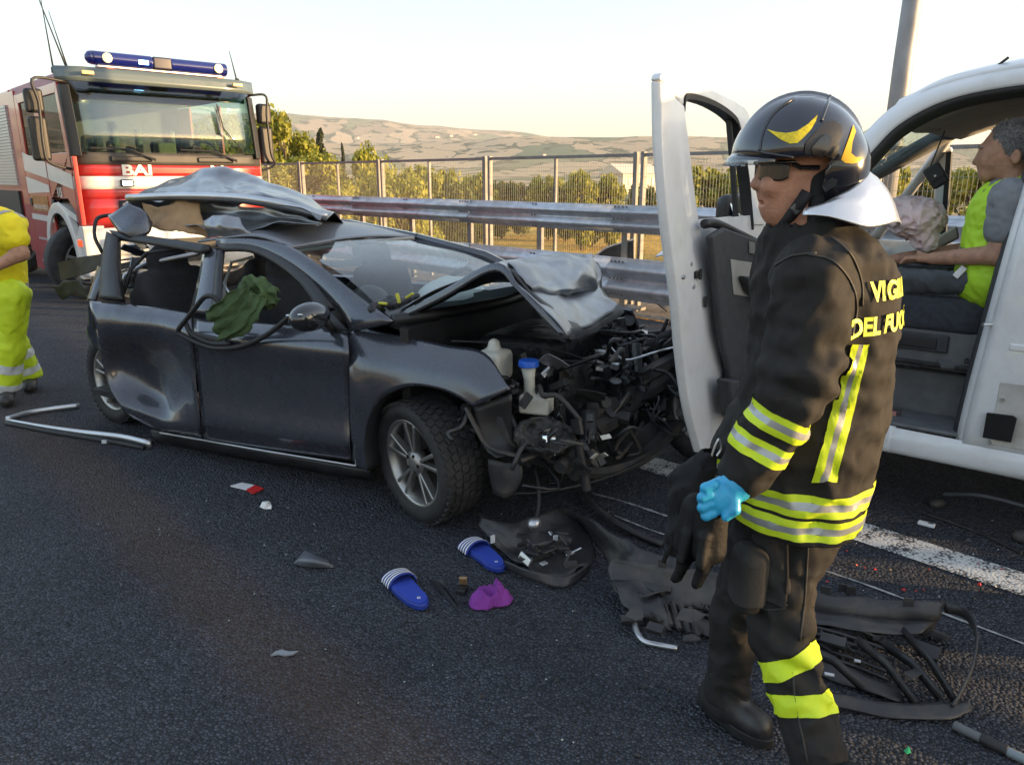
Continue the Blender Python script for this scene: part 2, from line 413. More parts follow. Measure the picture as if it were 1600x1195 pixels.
    h3 = N.new('ShaderNodeMath'); h3.operation = 'MULTIPLY_ADD'; h3.inputs[1].default_value = .7; L.new(n2.outputs['Fac'], h3.inputs[0]); L.new(hs.outputs[0], h3.inputs[2])
    bp = N.new('ShaderNodeBump'); bp.inputs['Strength'].default_value = 1.0; bp.inputs['Distance'].default_value = .022; L.new(h3.outputs[0], bp.inputs['Height']); L.new(bp.outputs[0], b.inputs['Normal'])
    return m
def worn_paint():
    m = bpy.data.materials.new('road_paint'); m.use_nodes = True; nt = m.node_tree; N = nt.nodes; L = nt.links; b = N['Principled BSDF']
    tc = N.new('ShaderNodeTexCoord'); v = N.new('ShaderNodeTexVoronoi'); v.inputs['Scale'].default_value = 78; L.new(tc.outputs['Object'], v.inputs['Vector'])
    n = N.new('ShaderNodeTexNoise'); n.inputs['Scale'].default_value = 9; n.inputs['Detail'].default_value = 7; L.new(tc.outputs['Object'], n.inputs['Vector'])
    a = N.new('ShaderNodeMath'); a.operation = 'MULTIPLY_ADD'; a.inputs[1].default_value = -.55; L.new(v.outputs['Distance'], a.inputs[0]); L.new(n.outputs['Fac'], a.inputs[2])
    r = N.new('ShaderNodeMapRange'); r.inputs[1].default_value = .08; r.inputs[2].default_value = .26; L.new(a.outputs[0], r.inputs[0])
    x = N.new('ShaderNodeMix'); x.data_type = 'RGBA'; x.inputs[6].default_value = (.07, .07, .075, 1); x.inputs[7].default_value = (.66, .65, .62, 1); L.new(r.outputs[0], x.inputs[0]); L.new(x.outputs[2], b.inputs['Base Color'])
    bp = N.new('ShaderNodeBump'); bp.inputs['Strength'].default_value = .5; bp.inputs['Distance'].default_value = .005; L.new(v.outputs['Distance'], bp.inputs['Height']); bp.invert = True; L.new(bp.outputs[0], b.inputs['Normal'])
    b.inputs['Roughness'].default_value = .7; return m
PAINT = worn_paint()
def road_strip(name, s0, s1, n0, n1, z, m, seg=1):
    rows = [[(s0 + (s1 - s0) * i / seg, n, z) for n in (n0, n1)] for i in range(seg + 1)]
    o = MB().grid(rows).build(name, m, fix=False); o.rotation_euler.z = RANG
    return o
# object x = along the road, object y = across: positive y of this frame points to -RN, so mirror
def road_obj(name, s0, s1, n0, n1, z, m, seg=1):
    mb = MB(); k = seg + 1
    vs_ = [(s0 + (s1 - s0) * i / seg, n, z) for i in range(k) for n in (n0, n1)]
    mb.add(vs_, [(2 * i, 2 * i + 1, 2 * i + 3, 2 * i + 2) for i in range(seg)])
    o = mb.build(name, m, fix=False)
    o.matrix_world = Matrix(((RD.x, RN.x, 0, 0), (RD.y, RN.y, 0, 0), (0, 0, 1, 0), (0, 0, 0, 1)))
    return o
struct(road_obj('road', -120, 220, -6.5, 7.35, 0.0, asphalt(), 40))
struct(road_obj('edge_line', -120, 220, 6.62, 6.80, .004, PAINT, 20))
struct(road_obj('lane_line', -30, 5.2, 3.40, 3.62, .004, PAINT, 6))
struct(road_obj('lane_line', 9.7, 14.2, 3.40, 3.62, .004, PAINT, 1))
# scrapes the crash cut into the asphalt
def scratch(pts, w):
    mb = MB(); P = spline([gz(u, v, .006) for u, v in pts], 24)
    rows = []
    for i, q in enumerate(P):
        t = (P[min(i + 1, 23)] - P[max(i - 1, 0)]).normalized(); a = Vector((-t.y, t.x, 0)); ww = w * (.5 + rng.random())
        rows.append([q + a * ww, q - a * ww])
    return mb.grid(rows).build('road_scratch', mat('scratch', (.3, .3, .3), .8, nscale=30, namp=.5), fix=False)
for pts, w in [([(925, 770), (980, 785), (1060, 812)], .008), ([(960, 805), (1030, 832), (1100, 850)], .006), ([(1255, 880), (1340, 908), (1440, 945), (1600, 1005)], .006)]:
    struct(scratch(pts, w))
# kerb and gravel verge under the barrier
verge = mat('verge_soil', (.19, .15, .11), .95, nscale=14, namp=.6, bump=1.0, bscale=40)
struct(road_obj('verge', -120, 220, 7.35, 9.2, .012, verge, 10))

def terrain_h(x, y):
    n = RN.x * x + RN.y * y; r = math.hypot(x, y); th = math.degrees(math.atan2(x, y))
    t = min(1, max(0, (abs(n) - 9.0) / 9.0)); z = -.25 - 5.2 * t * t * (3 - 2 * t)
    if abs(n) > 18: z += .8 * mnoise.noise(Vector((x * .01, y * .01, 0)))
    if r > 600:
        def bump(c, w): q = (r - c) / w; return math.exp(-q * q) if q < 0 else math.exp(-q * q * .3)
        e1 = np.interp(th, [-60, -30, -15, -9, -4.7, -1, 1.4, 4.7, 8, 11.3, 16, 22, 30, 60], [.046, .05, .045, .038, .044, .051, .053, .052, .049, .046, .041, .036, .033, .03])
        e2 = np.interp(th, [-60, -30, -18, -15.5, -12, -9.3, -6.5, -4.7, -1.9, 0, 2.5, 6, 30, 60], [.07, .076, .075, .0765, .074, .072, .066, .065, .060, .056, .050, .03, .03, .03])
        k = min(1, (r - 600) / 900)
        nz = mnoise.fractal(Vector((x * .0009, y * .0009, 3)), 1.0, 2.0, 5) * 28 + mnoise.noise(Vector((x * .0022, y * .0022, 8))) * 16
        h1 = e1 * 2500 * bump(2500, 620); h2 = e2 * 4300 * bump(4300, 900)
        z += k * (max(h1, h2) + nz * min(1, max(h1, h2) / 60))
    return z
def hills_mat():
    m = bpy.data.materials.new('fields'); m.use_nodes = True; nt = m.node_tree; N = nt.nodes; L = nt.links; b = N['Principled BSDF']
    tc = N.new('ShaderNodeTexCoord'); mp = N.new('ShaderNodeMapping'); mp.inputs['Scale'].default_value = (.0062, .0045, .004); mp.inputs['Rotation'].default_value = (0, 0, .5); L.new(tc.outputs['Object'], mp.inputs['Vector'])
    nz = N.new('ShaderNodeTexNoise'); nz.inputs['Scale'].default_value = 1.3; nz.inputs['Detail'].default_value = 3; L.new(mp.outputs[0], nz.inputs['Vector'])
    mx = N.new('ShaderNodeMix'); mx.data_type = 'RGBA'; mx.blend_type = 'ADD'; mx.inputs[0].default_value = .55; L.new(mp.outputs[0], mx.inputs[6]); L.new(nz.outputs['Color'], mx.inputs[7])
    v = N.new('ShaderNodeTexVoronoi'); v.distance = 'CHEBYCHEV'; v.inputs['Scale'].default_value = 1; v.inputs['Randomness'].default_value = .85; L.new(mx.outputs[2], v.inputs['Vector'])
    ve = N.new('ShaderNodeTexVoronoi'); ve.feature = 'F2'; ve.distance = 'CHEBYCHEV'; ve.inputs['Scale'].default_value = 1; ve.inputs['Randomness'].default_value = .85; L.new(mx.outputs[2], ve.inputs['Vector'])
    df = N.new('ShaderNodeMath'); df.operation = 'SUBTRACT'; L.new(ve.outputs['Distance'], df.inputs[0]); L.new(v.outputs['Distance'], df.inputs[1])
    sp = N.new('ShaderNodeSeparateColor'); L.new(v.outputs['Color'], sp.inputs[0])
    cr = N.new('ShaderNodeValToRGB'); cr.color_ramp.interpolation = 'CONSTANT'; E = cr.color_ramp.elements
    E[0].position = 0; E[0].color = (.42, .33, .21, 1); E[1].position = .3; E[1].color = (.36, .28, .18, 1)
    for p_, c_ in ((.5, (.20, .21, .11, 1)), (.62, (.48, .37, .23, 1)), (.8, (.14, .17, .09, 1)), (.9, (.31, .24, .16, 1))):
        e = E.new(p_); e.color = c_
    L.new(sp.outputs[0], cr.inputs[0])
    hd = N.new('ShaderNodeMath'); hd.operation = 'LESS_THAN'; hd.inputs[1].default_value = .045; L.new(df.outputs[0], hd.inputs[0])
    n2 = N.new('ShaderNodeTexNoise'); n2.inputs['Scale'].default_value = .017; n2.inputs['Detail'].default_value = 7; L.new(tc.outputs['Object'], n2.inputs['Vector'])
    gt = N.new('ShaderNodeMath'); gt.operation = 'GREATER_THAN'; gt.inputs[1].default_value = .585; L.new(n2.outputs['Fac'], gt.inputs[0])
    n4 = N.new('ShaderNodeMath'); n4.operation = 'GREATER_THAN'; n4.inputs[1].default_value = .44; L.new(n2.outputs['Fac'], n4.inputs[0])
    hm = N.new('ShaderNodeMath'); hm.operation = 'MULTIPLY'; L.new(hd.outputs[0], hm.inputs[0]); L.new(n4.outputs[0], hm.inputs[1])
    ma = N.new('ShaderNodeMath'); ma.operation = 'MAXIMUM'; L.new(hm.outputs[0], ma.inputs[0]); L.new(gt.outputs[0], ma.inputs[1])
    # the near stubble fields: golden
    ln = N.new('ShaderNodeVectorMath'); ln.operation = 'LENGTH'; L.new(tc.outputs['Object'], ln.inputs[0])
    nr = N.new('ShaderNodeMapRange'); nr.inputs[1].default_value = 110; nr.inputs[2].default_value = 190; L.new(ln.outputs['Value'], nr.inputs[0])
    mm = N.new('ShaderNodeMath'); mm.operation = 'MULTIPLY'; L.new(ma.outputs[0], mm.inputs[0]); L.new(nr.outputs[0], mm.inputs[1])
    n3 = N.new('ShaderNodeTexNoise'); n3.inputs['Scale'].default_value = .9; n3.inputs['Detail'].default_value = 9; L.new(tc.outputs['Object'], n3.inputs['Vector'])
    sr = N.new('ShaderNodeValToRGB'); sr.color_ramp.elements[0].position = .3; sr.color_ramp.elements[0].color = (.42, .25, .055, 1); sr.color_ramp.elements[1].position = .7; sr.color_ramp.elements[1].color = (.72, .45, .11, 1); L.new(n3.outputs['Fac'], sr.inputs[0])
    x0 = N.new('ShaderNodeMix'); x0.data_type = 'RGBA'; L.new(nr.outputs[0], x0.inputs[0]); L.new(sr.outputs[0], x0.inputs[6]); L.new(cr.outputs[0], x0.inputs[7])
    x1 = N.new('ShaderNodeMix'); x1.data_type = 'RGBA'; L.new(mm.outputs[0], x1.inputs[0]); L.new(x0.outputs[2], x1.inputs[6]); x1.inputs[7].default_value = (.075, .085, .04, 1)
    L.new(x1.outputs[2], b.inputs['Base Color']); b.inputs['Roughness'].default_value = .95; b.inputs['Specular IOR Level'].default_value = .1
    n5 = N.new('ShaderNodeTexNoise'); n5.inputs['Scale'].default_value = 2.0; n5.inputs['Detail'].default_value = 8; L.new(tc.outputs['Object'], n5.inputs['Vector'])
    bp = N.new('ShaderNodeBump'); bp.inputs['Strength'].default_value = 1; bp.inputs['Distance'].default_value = .5; L.new(n5.outputs['Fac'], bp.inputs['Height']); L.new(bp.outputs[0], b.inputs['Normal'])
    return m
def build_terrain():
    azs = [-180 + 4 * i for i in range(30)] + [-60 + .5 * i for i in range(240)] + [60 + 4 * i for i in range(30)]
    rs = [0.0] + [4 * 1.085 ** i for i in range(34)]
    r = rs[-1]
    while r < 600: r *= 1.09; rs.append(r)
    while r < 7500: r += 95; rs.append(r)
    rs += [9000, 12000]
    vs_ = []; fs = []; n = len(azs)
    for r in rs:
        for a in azs:
            x = r * math.sin(R(a)); y = r * math.cos(R(a)); vs_.append((x, y, terrain_h(x, y)))
    for i in range(len(rs) - 1):
        for j in range(n):
            a = i * n + j; b = i * n + (j + 1) % n; fs.append((a, a + n, b + n, b))
    o = MB().add(vs_, fs).build('ground', hills_mat(), smooth=True, fix=False); struct(o)
build_terrain()

# ---------------------------------------------------------------- guardrail and fence
GALV = mat('galvanised_steel', (.52, .54, .58), .42, .75, nscale=7, namp=.22, bump=.08, bscale=20, dirt=.35, dirtcol=(.2, .19, .18))
GALV2 = mat('galvanised_post', (.22, .215, .21), .6, .4, nscale=6, namp=.2, dirt=.3)
BOLT = mat('bolt_steel', (.2, .2, .21), .5, .7)
def w_profile(z0, h, depth):
    pts = [(0, 0), (.01, .03), (.05, .10), (.9, .2), (1.0, .26), (.92, .33), (.18, .44), (.06, .5), (.18, .56), (.92, .67), (1.0, .74), (.9, .8), (.05, .9), (.01, .97), (0, 1)]
    return [(a * depth, z0 + b * h) for a, b in pts]
NG = 7.62
RAILLEN = 3.0
guard = thing('guardrail', 'galvanised steel double-beam guardrail running along the far road edge', 'guardrail', (0, 0, 0))
def rail(name, prof, s0, s1, n, m, par):
    rows = [[rp(s, n - d, z) for d, z in prof] for s in (s0, s1)]
    return MB().grid(rows).build(name, m, par, smooth=True, thick=.004, fix=False)
S0 = -18.0; S1 = 42.0
k = S0; i = 0
while k < S1:
    e = min(S1, k + RAILLEN); jog = .006 * (i % 2)
    rail('upper_rail', w_profile(.98, .34, .085), k - .12, e + .12, NG - .02 - jog, GALV, guard)
    rail('lower_rail', w_profile(.16, .52, .10), k - .12, e + .12, NG - .06 - jog, GALV, guard)
    k = e; i += 1
s = S0
while s <= S1:
    MB().box(rp(s, NG + .07, .62), (.09, .06, 1.34), RANG).build('post', GALV2, guard, bevel=.004)
    MB().box(rp(s, NG + .015, .42), (.08, .06, .22), RANG).build('spacer', GALV2, guard)
    MB().box(rp(s, NG + .02, 1.15), (.08, .05, .16), RANG).build('spacer', GALV2, guard)
    b = MB()
    for z in (1.005, 1.15, 1.295, .22, .42, .63):
        for ds in ((-.03, .03) if s % 3 else (-.09, -.03, .03, .09)):
            d = .03 if z in (1.15, .42) else .012
            q = rp(s + ds, NG - .035 - d - (.035 if z < .9 else 0), z); b.cyl(q, q - RN * .014, .013, 8)
    b.build('bolts', BOLT, guard)['kind'] = 'stuff'
    # stay behind the post
    if s % 3 == 0:
        MB().tube([rp(s + .02, NG + .1, .42), rp(s - .55, NG + .28, .03)], .025, 4).build('stay', GALV2, guard)
        MB().box(rp(s - .1, NG + .12, .03), (.3, .2, .04), RANG).build('base_plate', GALV2, guard, bevel=.004)
    s += 1.5
fence = thing('mesh_fence', 'tall galvanised wire mesh fence behind the guardrail', 'fence')
NF = 8.05; FT = 1.93
WIRE = mat('fence_wire', (.30, .29, .26), .6, .4)
LW = 2.9; s = S0 + .9
while s < S1:
    for ds in (-.06, .06):
        MB().box(rp(s + ds, NF, FT / 2), (.05, .07, FT + .06), RANG).build('post', GALV2, fence, bevel=.004)
    MB().box(rp(s + LW / 2, NF - .01, FT / 2), (.035, .04, FT), RANG).build('mid_post', GALV2, fence)
    for z in (FT - .01, .12):
        MB().box(rp(s + LW / 2, NF, z), (LW - .17, .035, .04), RANG).build('rail', GALV2, fence)
    mb = MB(); x = .1
    while x < LW - .1:
        q = rp(s + x, NF, 0); mb.box(q + Vector((0, 0, (FT + .1) / 2)), (.0026, .0026, FT - .14), RANG); x += .042
    z = .2
    while z < FT:
        mb.box(rp(s + LW / 2, NF + .004, z), (LW - .17, .003, .003), RANG); z += .132
    mb.build('mesh_panel', WIRE, fence, fix=False)['kind'] = 'stuff'
    s += LW
# lamp post
lp = thing('lamp_post', 'tall grey tapered lamp post behind the white van', 'lamp post', at(1402, 150, 8.3).xy.to_3d())
bx, by = lp.location.x, lp.location.y
lp.location.z = -.2
POLE = mat('pole_zinc', (.30, .30, .31), .55, .4, nscale=4, namp=.2, coord='Object')
MB().tube([(0, 0, 0), (.02, 0, 3), (.14, 0, 9)], [.11, .095, .06], 16).build('pole', POLE, lp, smooth=True)
MB().cyl((0, 0, 0), (0, 0, .25), .15, 16, .13).build('base', POLE, lp)
MB().tube([(.14, 0, 8.9), (-.3, -.3, 9.4), (-1.0, -1.0, 9.6)], .035, 8).build('arm', POLE, lp, smooth=True)
MB().box((-1.2, -1.2, 9.6), (.6, .25, .09), R(45)).build('lamp_head', POLE, lp, bevel=.02)

# ---------------------------------------------------------------- trees
def leaf_mat(name, c1, c2):
    m = bpy.data.materials.new(name); m.use_nodes = True; nt = m.node_tree; N = nt.nodes; L = nt.links; b = N['Principled BSDF']
    g = N.new('ShaderNodeNewGeometry'); cr = N.new('ShaderNodeValToRGB'); cr.color_ramp.elements[0].color = (*c1, 1); cr.color_ramp.elements[1].color = (*c2, 1)
    L.new(g.outputs['Random Per Island'], cr.inputs[0]); L.new(cr.outputs[0], b.inputs['Base Color']); b.inputs['Roughness'].default_value = .6
    t = N.new('ShaderNodeBsdfTranslucent'); L.new(cr.outputs[0], t.inputs[0]); mx = N.new('ShaderNodeMixShader'); mx.inputs[0].default_value = .35
    L.new(b.outputs[0], mx.inputs[1]); L.new(t.outputs[0], mx.inputs[2]); L.new(mx.outputs[0], N['Material Output'].inputs[0]); return m
LEAF1 = leaf_mat('leaf_yellowgreen', (.16, .19, .02), (.42, .40, .05))
LEAF2 = leaf_mat('leaf_green', (.07, .095, .02), (.19, .20, .035))
LEAF3 = leaf_mat('leaf_dark', (.02, .035, .015), (.05, .06, .02))
BARK = mat('bark', (.10, .075, .05), .9, nscale=20, namp=.4, bump=.6, bscale=30)
def tree_meshes(seed, nl, leaf, conifer=False):
    """unit tree: height 1, crown radius about .4"""
    r = random.Random(seed); tr = MB(); lf = MB()
    tips = []
    tr.tube([(0, 0, 0), (.01, 0, .25), (.0, .015, .55), (0, 0, .92)], [.035, .027, .018, .004], 7)
    if conifer:
        for i in range(46):
            z = .12 + .86 * i / 46; a = r.random() * 6.28; l = .30 * (1 - z) ** .8 * (.7 + .5 * r.random()) + .015
            e = Vector((math.cos(a) * l, math.sin(a) * l, z - .06 * l / .3)); tr.tube([(0, 0, z), e], [.006, .002], 4)
            for q in range(5): tips.append((Vector((0, 0, z)).lerp(e, .3 + .17 * q), .035 + .03 * (1 - z)))
    else:
        clumps = []
        for i in range(40):
            z = .14 + .8 * r.random(); a = r.random() * 6.28; w = .42 * math.sin(math.pi * min(.98, (z - .12) / .92)) ** .7
            l = w * (.35 + .65 * r.random() ** .5); e = Vector((math.cos(a) * l, math.sin(a) * l, z))
            b0 = Vector((0, 0, max(.15, z - .1 - .5 * l))); mid = b0.lerp(e, .5) + Vector((0, 0, -.02))
            tr.tube([b0, mid, e], [.012, .008, .003], 5); clumps.append((e, .085 + .085 * r.random()))
        clumps.append((Vector((0, 0, .92)), .09)); tips = clumps
    per = max(3, nl // len(tips))
    for c, rad in tips:
        for q in range(per):
            d = Vector((r.gauss(0, 1), r.gauss(0, 1), r.gauss(0, .8))); d.normalize(); p = c + d * rad * (.45 + .6 * r.random())
            sz = leaf * (.6 + .8 * r.random()); n = (d + Vector((r.gauss(0, .6), r.gauss(0, .6), r.gauss(0, .6) + .3))).normalized()
            a = n.cross(Vector((r.gauss(0, 1), r.gauss(0, 1), r.gauss(0, 1)))).normalized(); b = n.cross(a)
            lf.add([p - a * sz, p + b * sz * .55, p + a * sz, p - b * sz * .55], [(0, 1, 2, 3)])
    def mesh(x, nm):
        me = bpy.data.meshes.new(nm); me.from_pydata(x.v, [], x.f); return me
    return mesh(tr, 'trunk'), mesh(lf, 'crown')
T_NEAR = [tree_meshes(s_, 16000, .021) for s_ in (1, 2)]
T_MID = [tree_meshes(s_, 6500, .036) for s_ in (3, 4, 5)]
T_CON = [tree_meshes(9, 5200, .03, True)]
for me_, c_ in T_NEAR + T_MID + T_CON: me_.materials.append(BARK)
LEAFVAR = {}
def plant_tree(u, vtop, dist, wpx, leafm, var, label, name='tree', group='trees beyond the fence', base=None):
    th = math.atan2(u - 800.0, 1222.0); x = dist * math.tan(th); y = dist
    zb = terrain_h(x, y) - .1 if base is None else base; zt = CAM_H + math.hypot(x, y) * (277 - vtop) / math.hypot(1222, u - 800)
    h = zt - zb; w = wpx / 1222.0 * dist / .8
    t = thing(name, label, 'tree', (x, y, zb), rng.random() * 6.28, group); t.scale = (w, w, h)
    tm, cm = var; key = (cm.name, leafm.name)
    if key not in LEAFVAR:
        c2 = cm.copy(); c2.materials.clear(); c2.materials.append(leafm); LEAFVAR[key] = c2
    link('trunk', tm, None, t); link('crown', LEAFVAR[key], None, t)
    return t
plant_tree(448, 180, 26, 120, LEAF1, T_NEAR[0], 'tall yellow-green tree right beside the fire engine cab')
plant_tree(350, 195, 30, 140, LEAF1, T_NEAR[1], 'yellow-green tree mostly hidden behind the fire engine cab')
plant_tree(475, 246, 21, 130, LEAF1, T_NEAR[1], 'low bushy tree behind the fence, leftmost one')
plant_tree(563, 237, 27, 110, LEAF1, T_NEAR[0], 'rounded yellow-green tree behind the fence under the conifers')
plant_tree(625, 278, 24, 120, LEAF1, T_NEAR[1], 'low leafy tree behind the fence touching the field')
plant_tree(520, 252, 22, 90, LEAF2, T_NEAR[0], 'dense low tree between the two rounded yellow-green trees')
plant_tree(505, 205, 62, 70, LEAF3, T_CON[0], 'dark spiky conifer standing above the bushy trees', 'conifer')
plant_tree(537, 226, 64, 30, LEAF3, T_CON[0], 'small thin conifer beside the dark spiky one', 'conifer')
row = [(640, 262, 70, 80, 0), (690, 266, 66, 64, 0), (712, 285, 60, 60, 1), (745, 272, 84, 60, 0), (783, 284, 92, 60, 1), (815, 286, 96, 50, 1), (858, 275, 90, 56, 0), (885, 288, 88, 50, 1), (910, 268, 78, 54, 0), (955, 273, 80, 48, 0), (928, 290, 82, 50, 1), (1003, 288, 95, 44, 1), (1055, 282, 100, 60, 1), (1110, 263, 66, 92, 0), (1165, 268, 70, 80, 1), (1240, 262, 66, 90, 0), (1320, 266, 64, 90, 0), (1385, 252, 54, 90, 0), (1450, 262, 56, 90, 1), (1525, 268, 46, 110, 0), (1600, 262, 48, 100, 0), (1680, 258, 46, 100, 1)]
desc = ['left end of the row of round trees behind the fence', 'second round tree from the left in the row behind the fence', 'dark low tree in front of the left half of the row', 'round yellowish tree left of the wide double fence post', 'dark tree just right of the wide double fence post', 'dark flat tree in the darker stretch of the tree row', 'light round tree in the middle of the tree row', 'dark low tree between the light round trees', 'taller light round tree right of the row middle', 'light round tree left of the pale shed', 'dark low tree between the two lightest round trees', 'small dark tree by the pale shed', 'dark wide tree right of the pale shed', 'yellow-green tree seen through the open van door window', 'green tree behind the firefighter\'s face', 'yellow-green tree behind the firefighter\'s helmet', 'tree behind the van windscreen, left side', 'yellow-green tree seen through the van windscreen', 'green tree seen through the van cab', 'yellow-green tree seen through the far van window behind the seated man', 'tree behind the van seat, rightmost in the cab window', 'tree hidden behind the van body at the right edge']
for (u, vt, d, w, kx), ds in zip(row, desc):
    plant_tree(u, vt, d, w, [LEAF1, LEAF2][kx], T_MID[rng.randrange(3)], ds)
# far houses and the shed
WALL = mat('render_wall', (.62, .56, .47), .8); ROOF = mat('roof_tile', (.30, .15, .09), .8)
def house(u, v, dist, w, d, h, label, shed=False):
    th = math.atan2(u - 800.0, 1222.0); x = dist * math.tan(th); y = dist; z = CAM_H + math.hypot(x, y) * (277 - v) / math.hypot(1222, u - 800)
    t = thing('farmhouse' if not shed else 'shed', label, 'house' if not shed else 'shed', (x, y, z), .4 + rng.random() * .5, 'far farm buildings')
    MB().box((0, 0, h / 2 - h * .5), (w, d, h)).build('wall', WALL, t)
    MB().prism([(-w / 2 - .4, -d / 2 - .4, h * .5), (-w / 2 - .4, d / 2 + .4, h * .5), (-w / 2 - .4, 0, h / 2 + d * .28)], (w + .8, 0, 0)).build('roof', ROOF if not shed else WALL, t)
    wm = mat('window_dark', (.05, .05, .06), .3)
    for i in range(3): MB().box((-w * .3 + i * w * .3, -d / 2 - .02, h * .1), (w * .1, .1, h * .4)).build('window', wm, t)
house(562, 219, 2300, 8.4, 6.0, 4.2, 'white farmhouse on the hillside above the conifers')
house(585, 238, 2000, 10.8, 7.2, 4.2, 'pale farm building in the valley left of the big field')
house(684, 218, 2350, 13.2, 7.2, 4.2, 'long pale house in the hamlet on the mid slope')
house(706, 216, 2380, 9.6, 6.0, 4.8, 'tall pale house right of the hamlet on the mid slope')
house(743, 214, 2400, 12.0, 6.0, 4.2, 'pale house among trees near the ridge')
house(850, 244, 1900, 8.4, 5.4, 3.6, 'small pale house low on the right slope')
house(898, 228, 2150, 8.4, 5.4, 3.6, 'small pale house halfway up the right slope')
house(985, 287, 140, 9, 6, 3.4, 'pale flat-roofed shed among the trees left of the van door', True)
# ================================================================ wrecked car
CAR = Frame(-.374, 3.366, R(-29))
car = thing('wrecked_car', 'dark blue-grey estate car with crushed front end and torn-up rear roof', 'car', (-.374, 3.366, 0), R(-29))
CP = mat('car_paint', (.066, .071, .087), .27, .5, .95, nscale=3, namp=.1, dirt=.10, dirtcol=(.13, .12, .11))
CPD = mat('car_paint_rough', (.075, .085, .11), .3, .6, .5, nscale=8, namp=.2, bump=.12, bscale=9, dirt=.5, dirtcol=(.22, .19, .16))
STEEL = mat('bare_panel', (.30, .31, .33), .34, .8, nscale=6, namp=.25, bump=.1, bscale=14, dirt=.4, dirtcol=(.3, .25, .19))
BLK = mat('black_plastic', (.018, .018, .02), .45, nscale=12, namp=.3, dirt=.35, dirtcol=(.09, .08, .07))
RUB = mat('rubber', (.014, .014, .015), .6)
DIRTY = mat('dirty_plastic', (.035, .035, .036), .6, nscale=9, namp=.4, bump=.2, bscale=30, dirt=.8, dirtcol=(.15, .12, .09))
INT = mat('interior_cloth', (.02, .021, .025), .9, nscale=40, namp=.3, bump=.2, bscale=200)
CGLASS = glass_mat('car_glass', (.72, .8, .79), .7, base=.08, ior=.85)
SILV = mat('satin_silver', (.55, .56, .58), .35, .85, nscale=5, namp=.1)
TAN = mat('headliner_tan', (.36, .22, .11), .9, nscale=6, namp=.35, bump=.3, bscale=25)
def ty(z): return .05 + max(0.0, z - .9) * .62
def cp(u, v, y=0.0): return CAR.at(u, v, y=y)
def cz(u, v, d=0.0):
    y = .05
    for _ in range(6): P = CAR.at(u, v, y=y); y = ty(P.z) + d
    return P
def prow(y, pts): return [cp(u, v, y) for u, v in pts]
def lerp_rows(a, b, n, bul=0.0):
    out = []
    for i in range(n):
        t = i / (n - 1); out.append([Vector(p).lerp(Vector(q), t) + Vector((0, -bul * math.sin(math.pi * t), 0)) for p, q in zip(a, b)])
    return out
# --- near side panels
sheet('front_door', [prow(.075, [(302, 496), (380, 502), (460, 508), (543, 516)]), prow(.02, [(303, 508), (380, 515), (460, 522), (544, 530)]),
      prow(-.02, [(305, 526), (380, 535), (460, 545), (545, 554)]), prow(.006, [(307, 560), (384, 572), (463, 584), (545, 594)]), prow(.004, [(311, 612), (388, 626), (467, 639), (546, 650)]),
      prow(-.014, [(316, 655), (394, 669), (470, 681), (547, 691)]), prow(.0, [(317, 668), (396, 682), (471, 693), (548, 703)]), prow(.05, [(320, 689), (397, 701), (472, 711), (550, 721)])], CP, car, .007, 26, 30)
rd = sheet('rear_door', [
    [cp(140, 470, -.03), cp(180, 474, .0), cp(240, 481, .05), cp(297, 489, .075)],
    [cp(143, 488, -.07), cp(185, 492, -.04), cp(243, 499, .0), cp(299, 507, .02)],
    [cp(152, 515, -.08), cp(190, 518, -.04), cp(245, 523, -.005), cp(301, 527, -.018)],
    [cp(158, 560, -.06), cp(196, 563, .05), cp(250, 566, .10), cp(304, 569, .0)],
    [cp(168, 600, -.05), cp(205, 606, .04), cp(256, 611, .12), cp(308, 615, -.01)],
    [cp(185, 632, -.05), cp(220, 640, .0), cp(264, 648, .05), cp(313, 655, -.015)],
    [cp(200, 648, -.03), cp(228, 656, .01), cp(268, 664, .03), cp(315, 670, .0)],
    [cp(228, 663, .0), cp(247, 671, .03), cp(280, 679, .05), cp(317, 686, .05)]], CP, car, .007, 26, 32, crumple=.008, cs=5)
rd['label'] = 'dented rear door bulging out over the wheel'
fo = [(551, 722), (549, 690), (547, 640), (546, 580), (546, 517), (615, 523), (699, 540), (758, 552), (797, 608)]
fi = [(574, 736), (570, 702), (573, 668), (583, 640), (602, 618), (640, 603), (680, 606), (712, 618), (740, 635)]
oy = [.05, .0, .0, -.01, .075, .13, .13, .12, .02]
A_ = [cp(u, v, y) for (u, v), y in zip(fo, oy)]; B_ = [cp(u, v, -.015) for u, v in fi]
mid = [p.lerp(q, .5) + Vector((0, -.035 if 3 < i < 8 else -.012, 0)) for i, (p, q) in enumerate(zip(A_, B_))]
sheet('front_fender', [A_, mid, B_], CP, car, .006, 48, 16)
sheet('arch_liner', [B_, [p + Vector((0, .28, -.01)) for p in B_]], RUB, car, .004, 30, 5)
MB().tube([cp(250, 676, .03), cp(400, 702, .03), cp(577, 731, .03)], .006, 6).build('sill_trim', SILV, car, smooth=True)
sheet('sill', [[cp(236, 672, .05), cp(400, 702, .05), cp(578, 734, .05)], [cp(240, 684, .10), cp(400, 712, .07), cp(580, 745, .07)], [cp(246, 692, .2), cp(404, 720, .2), cp(584, 752, .2)]], BLK, car, .01, 12, 6)
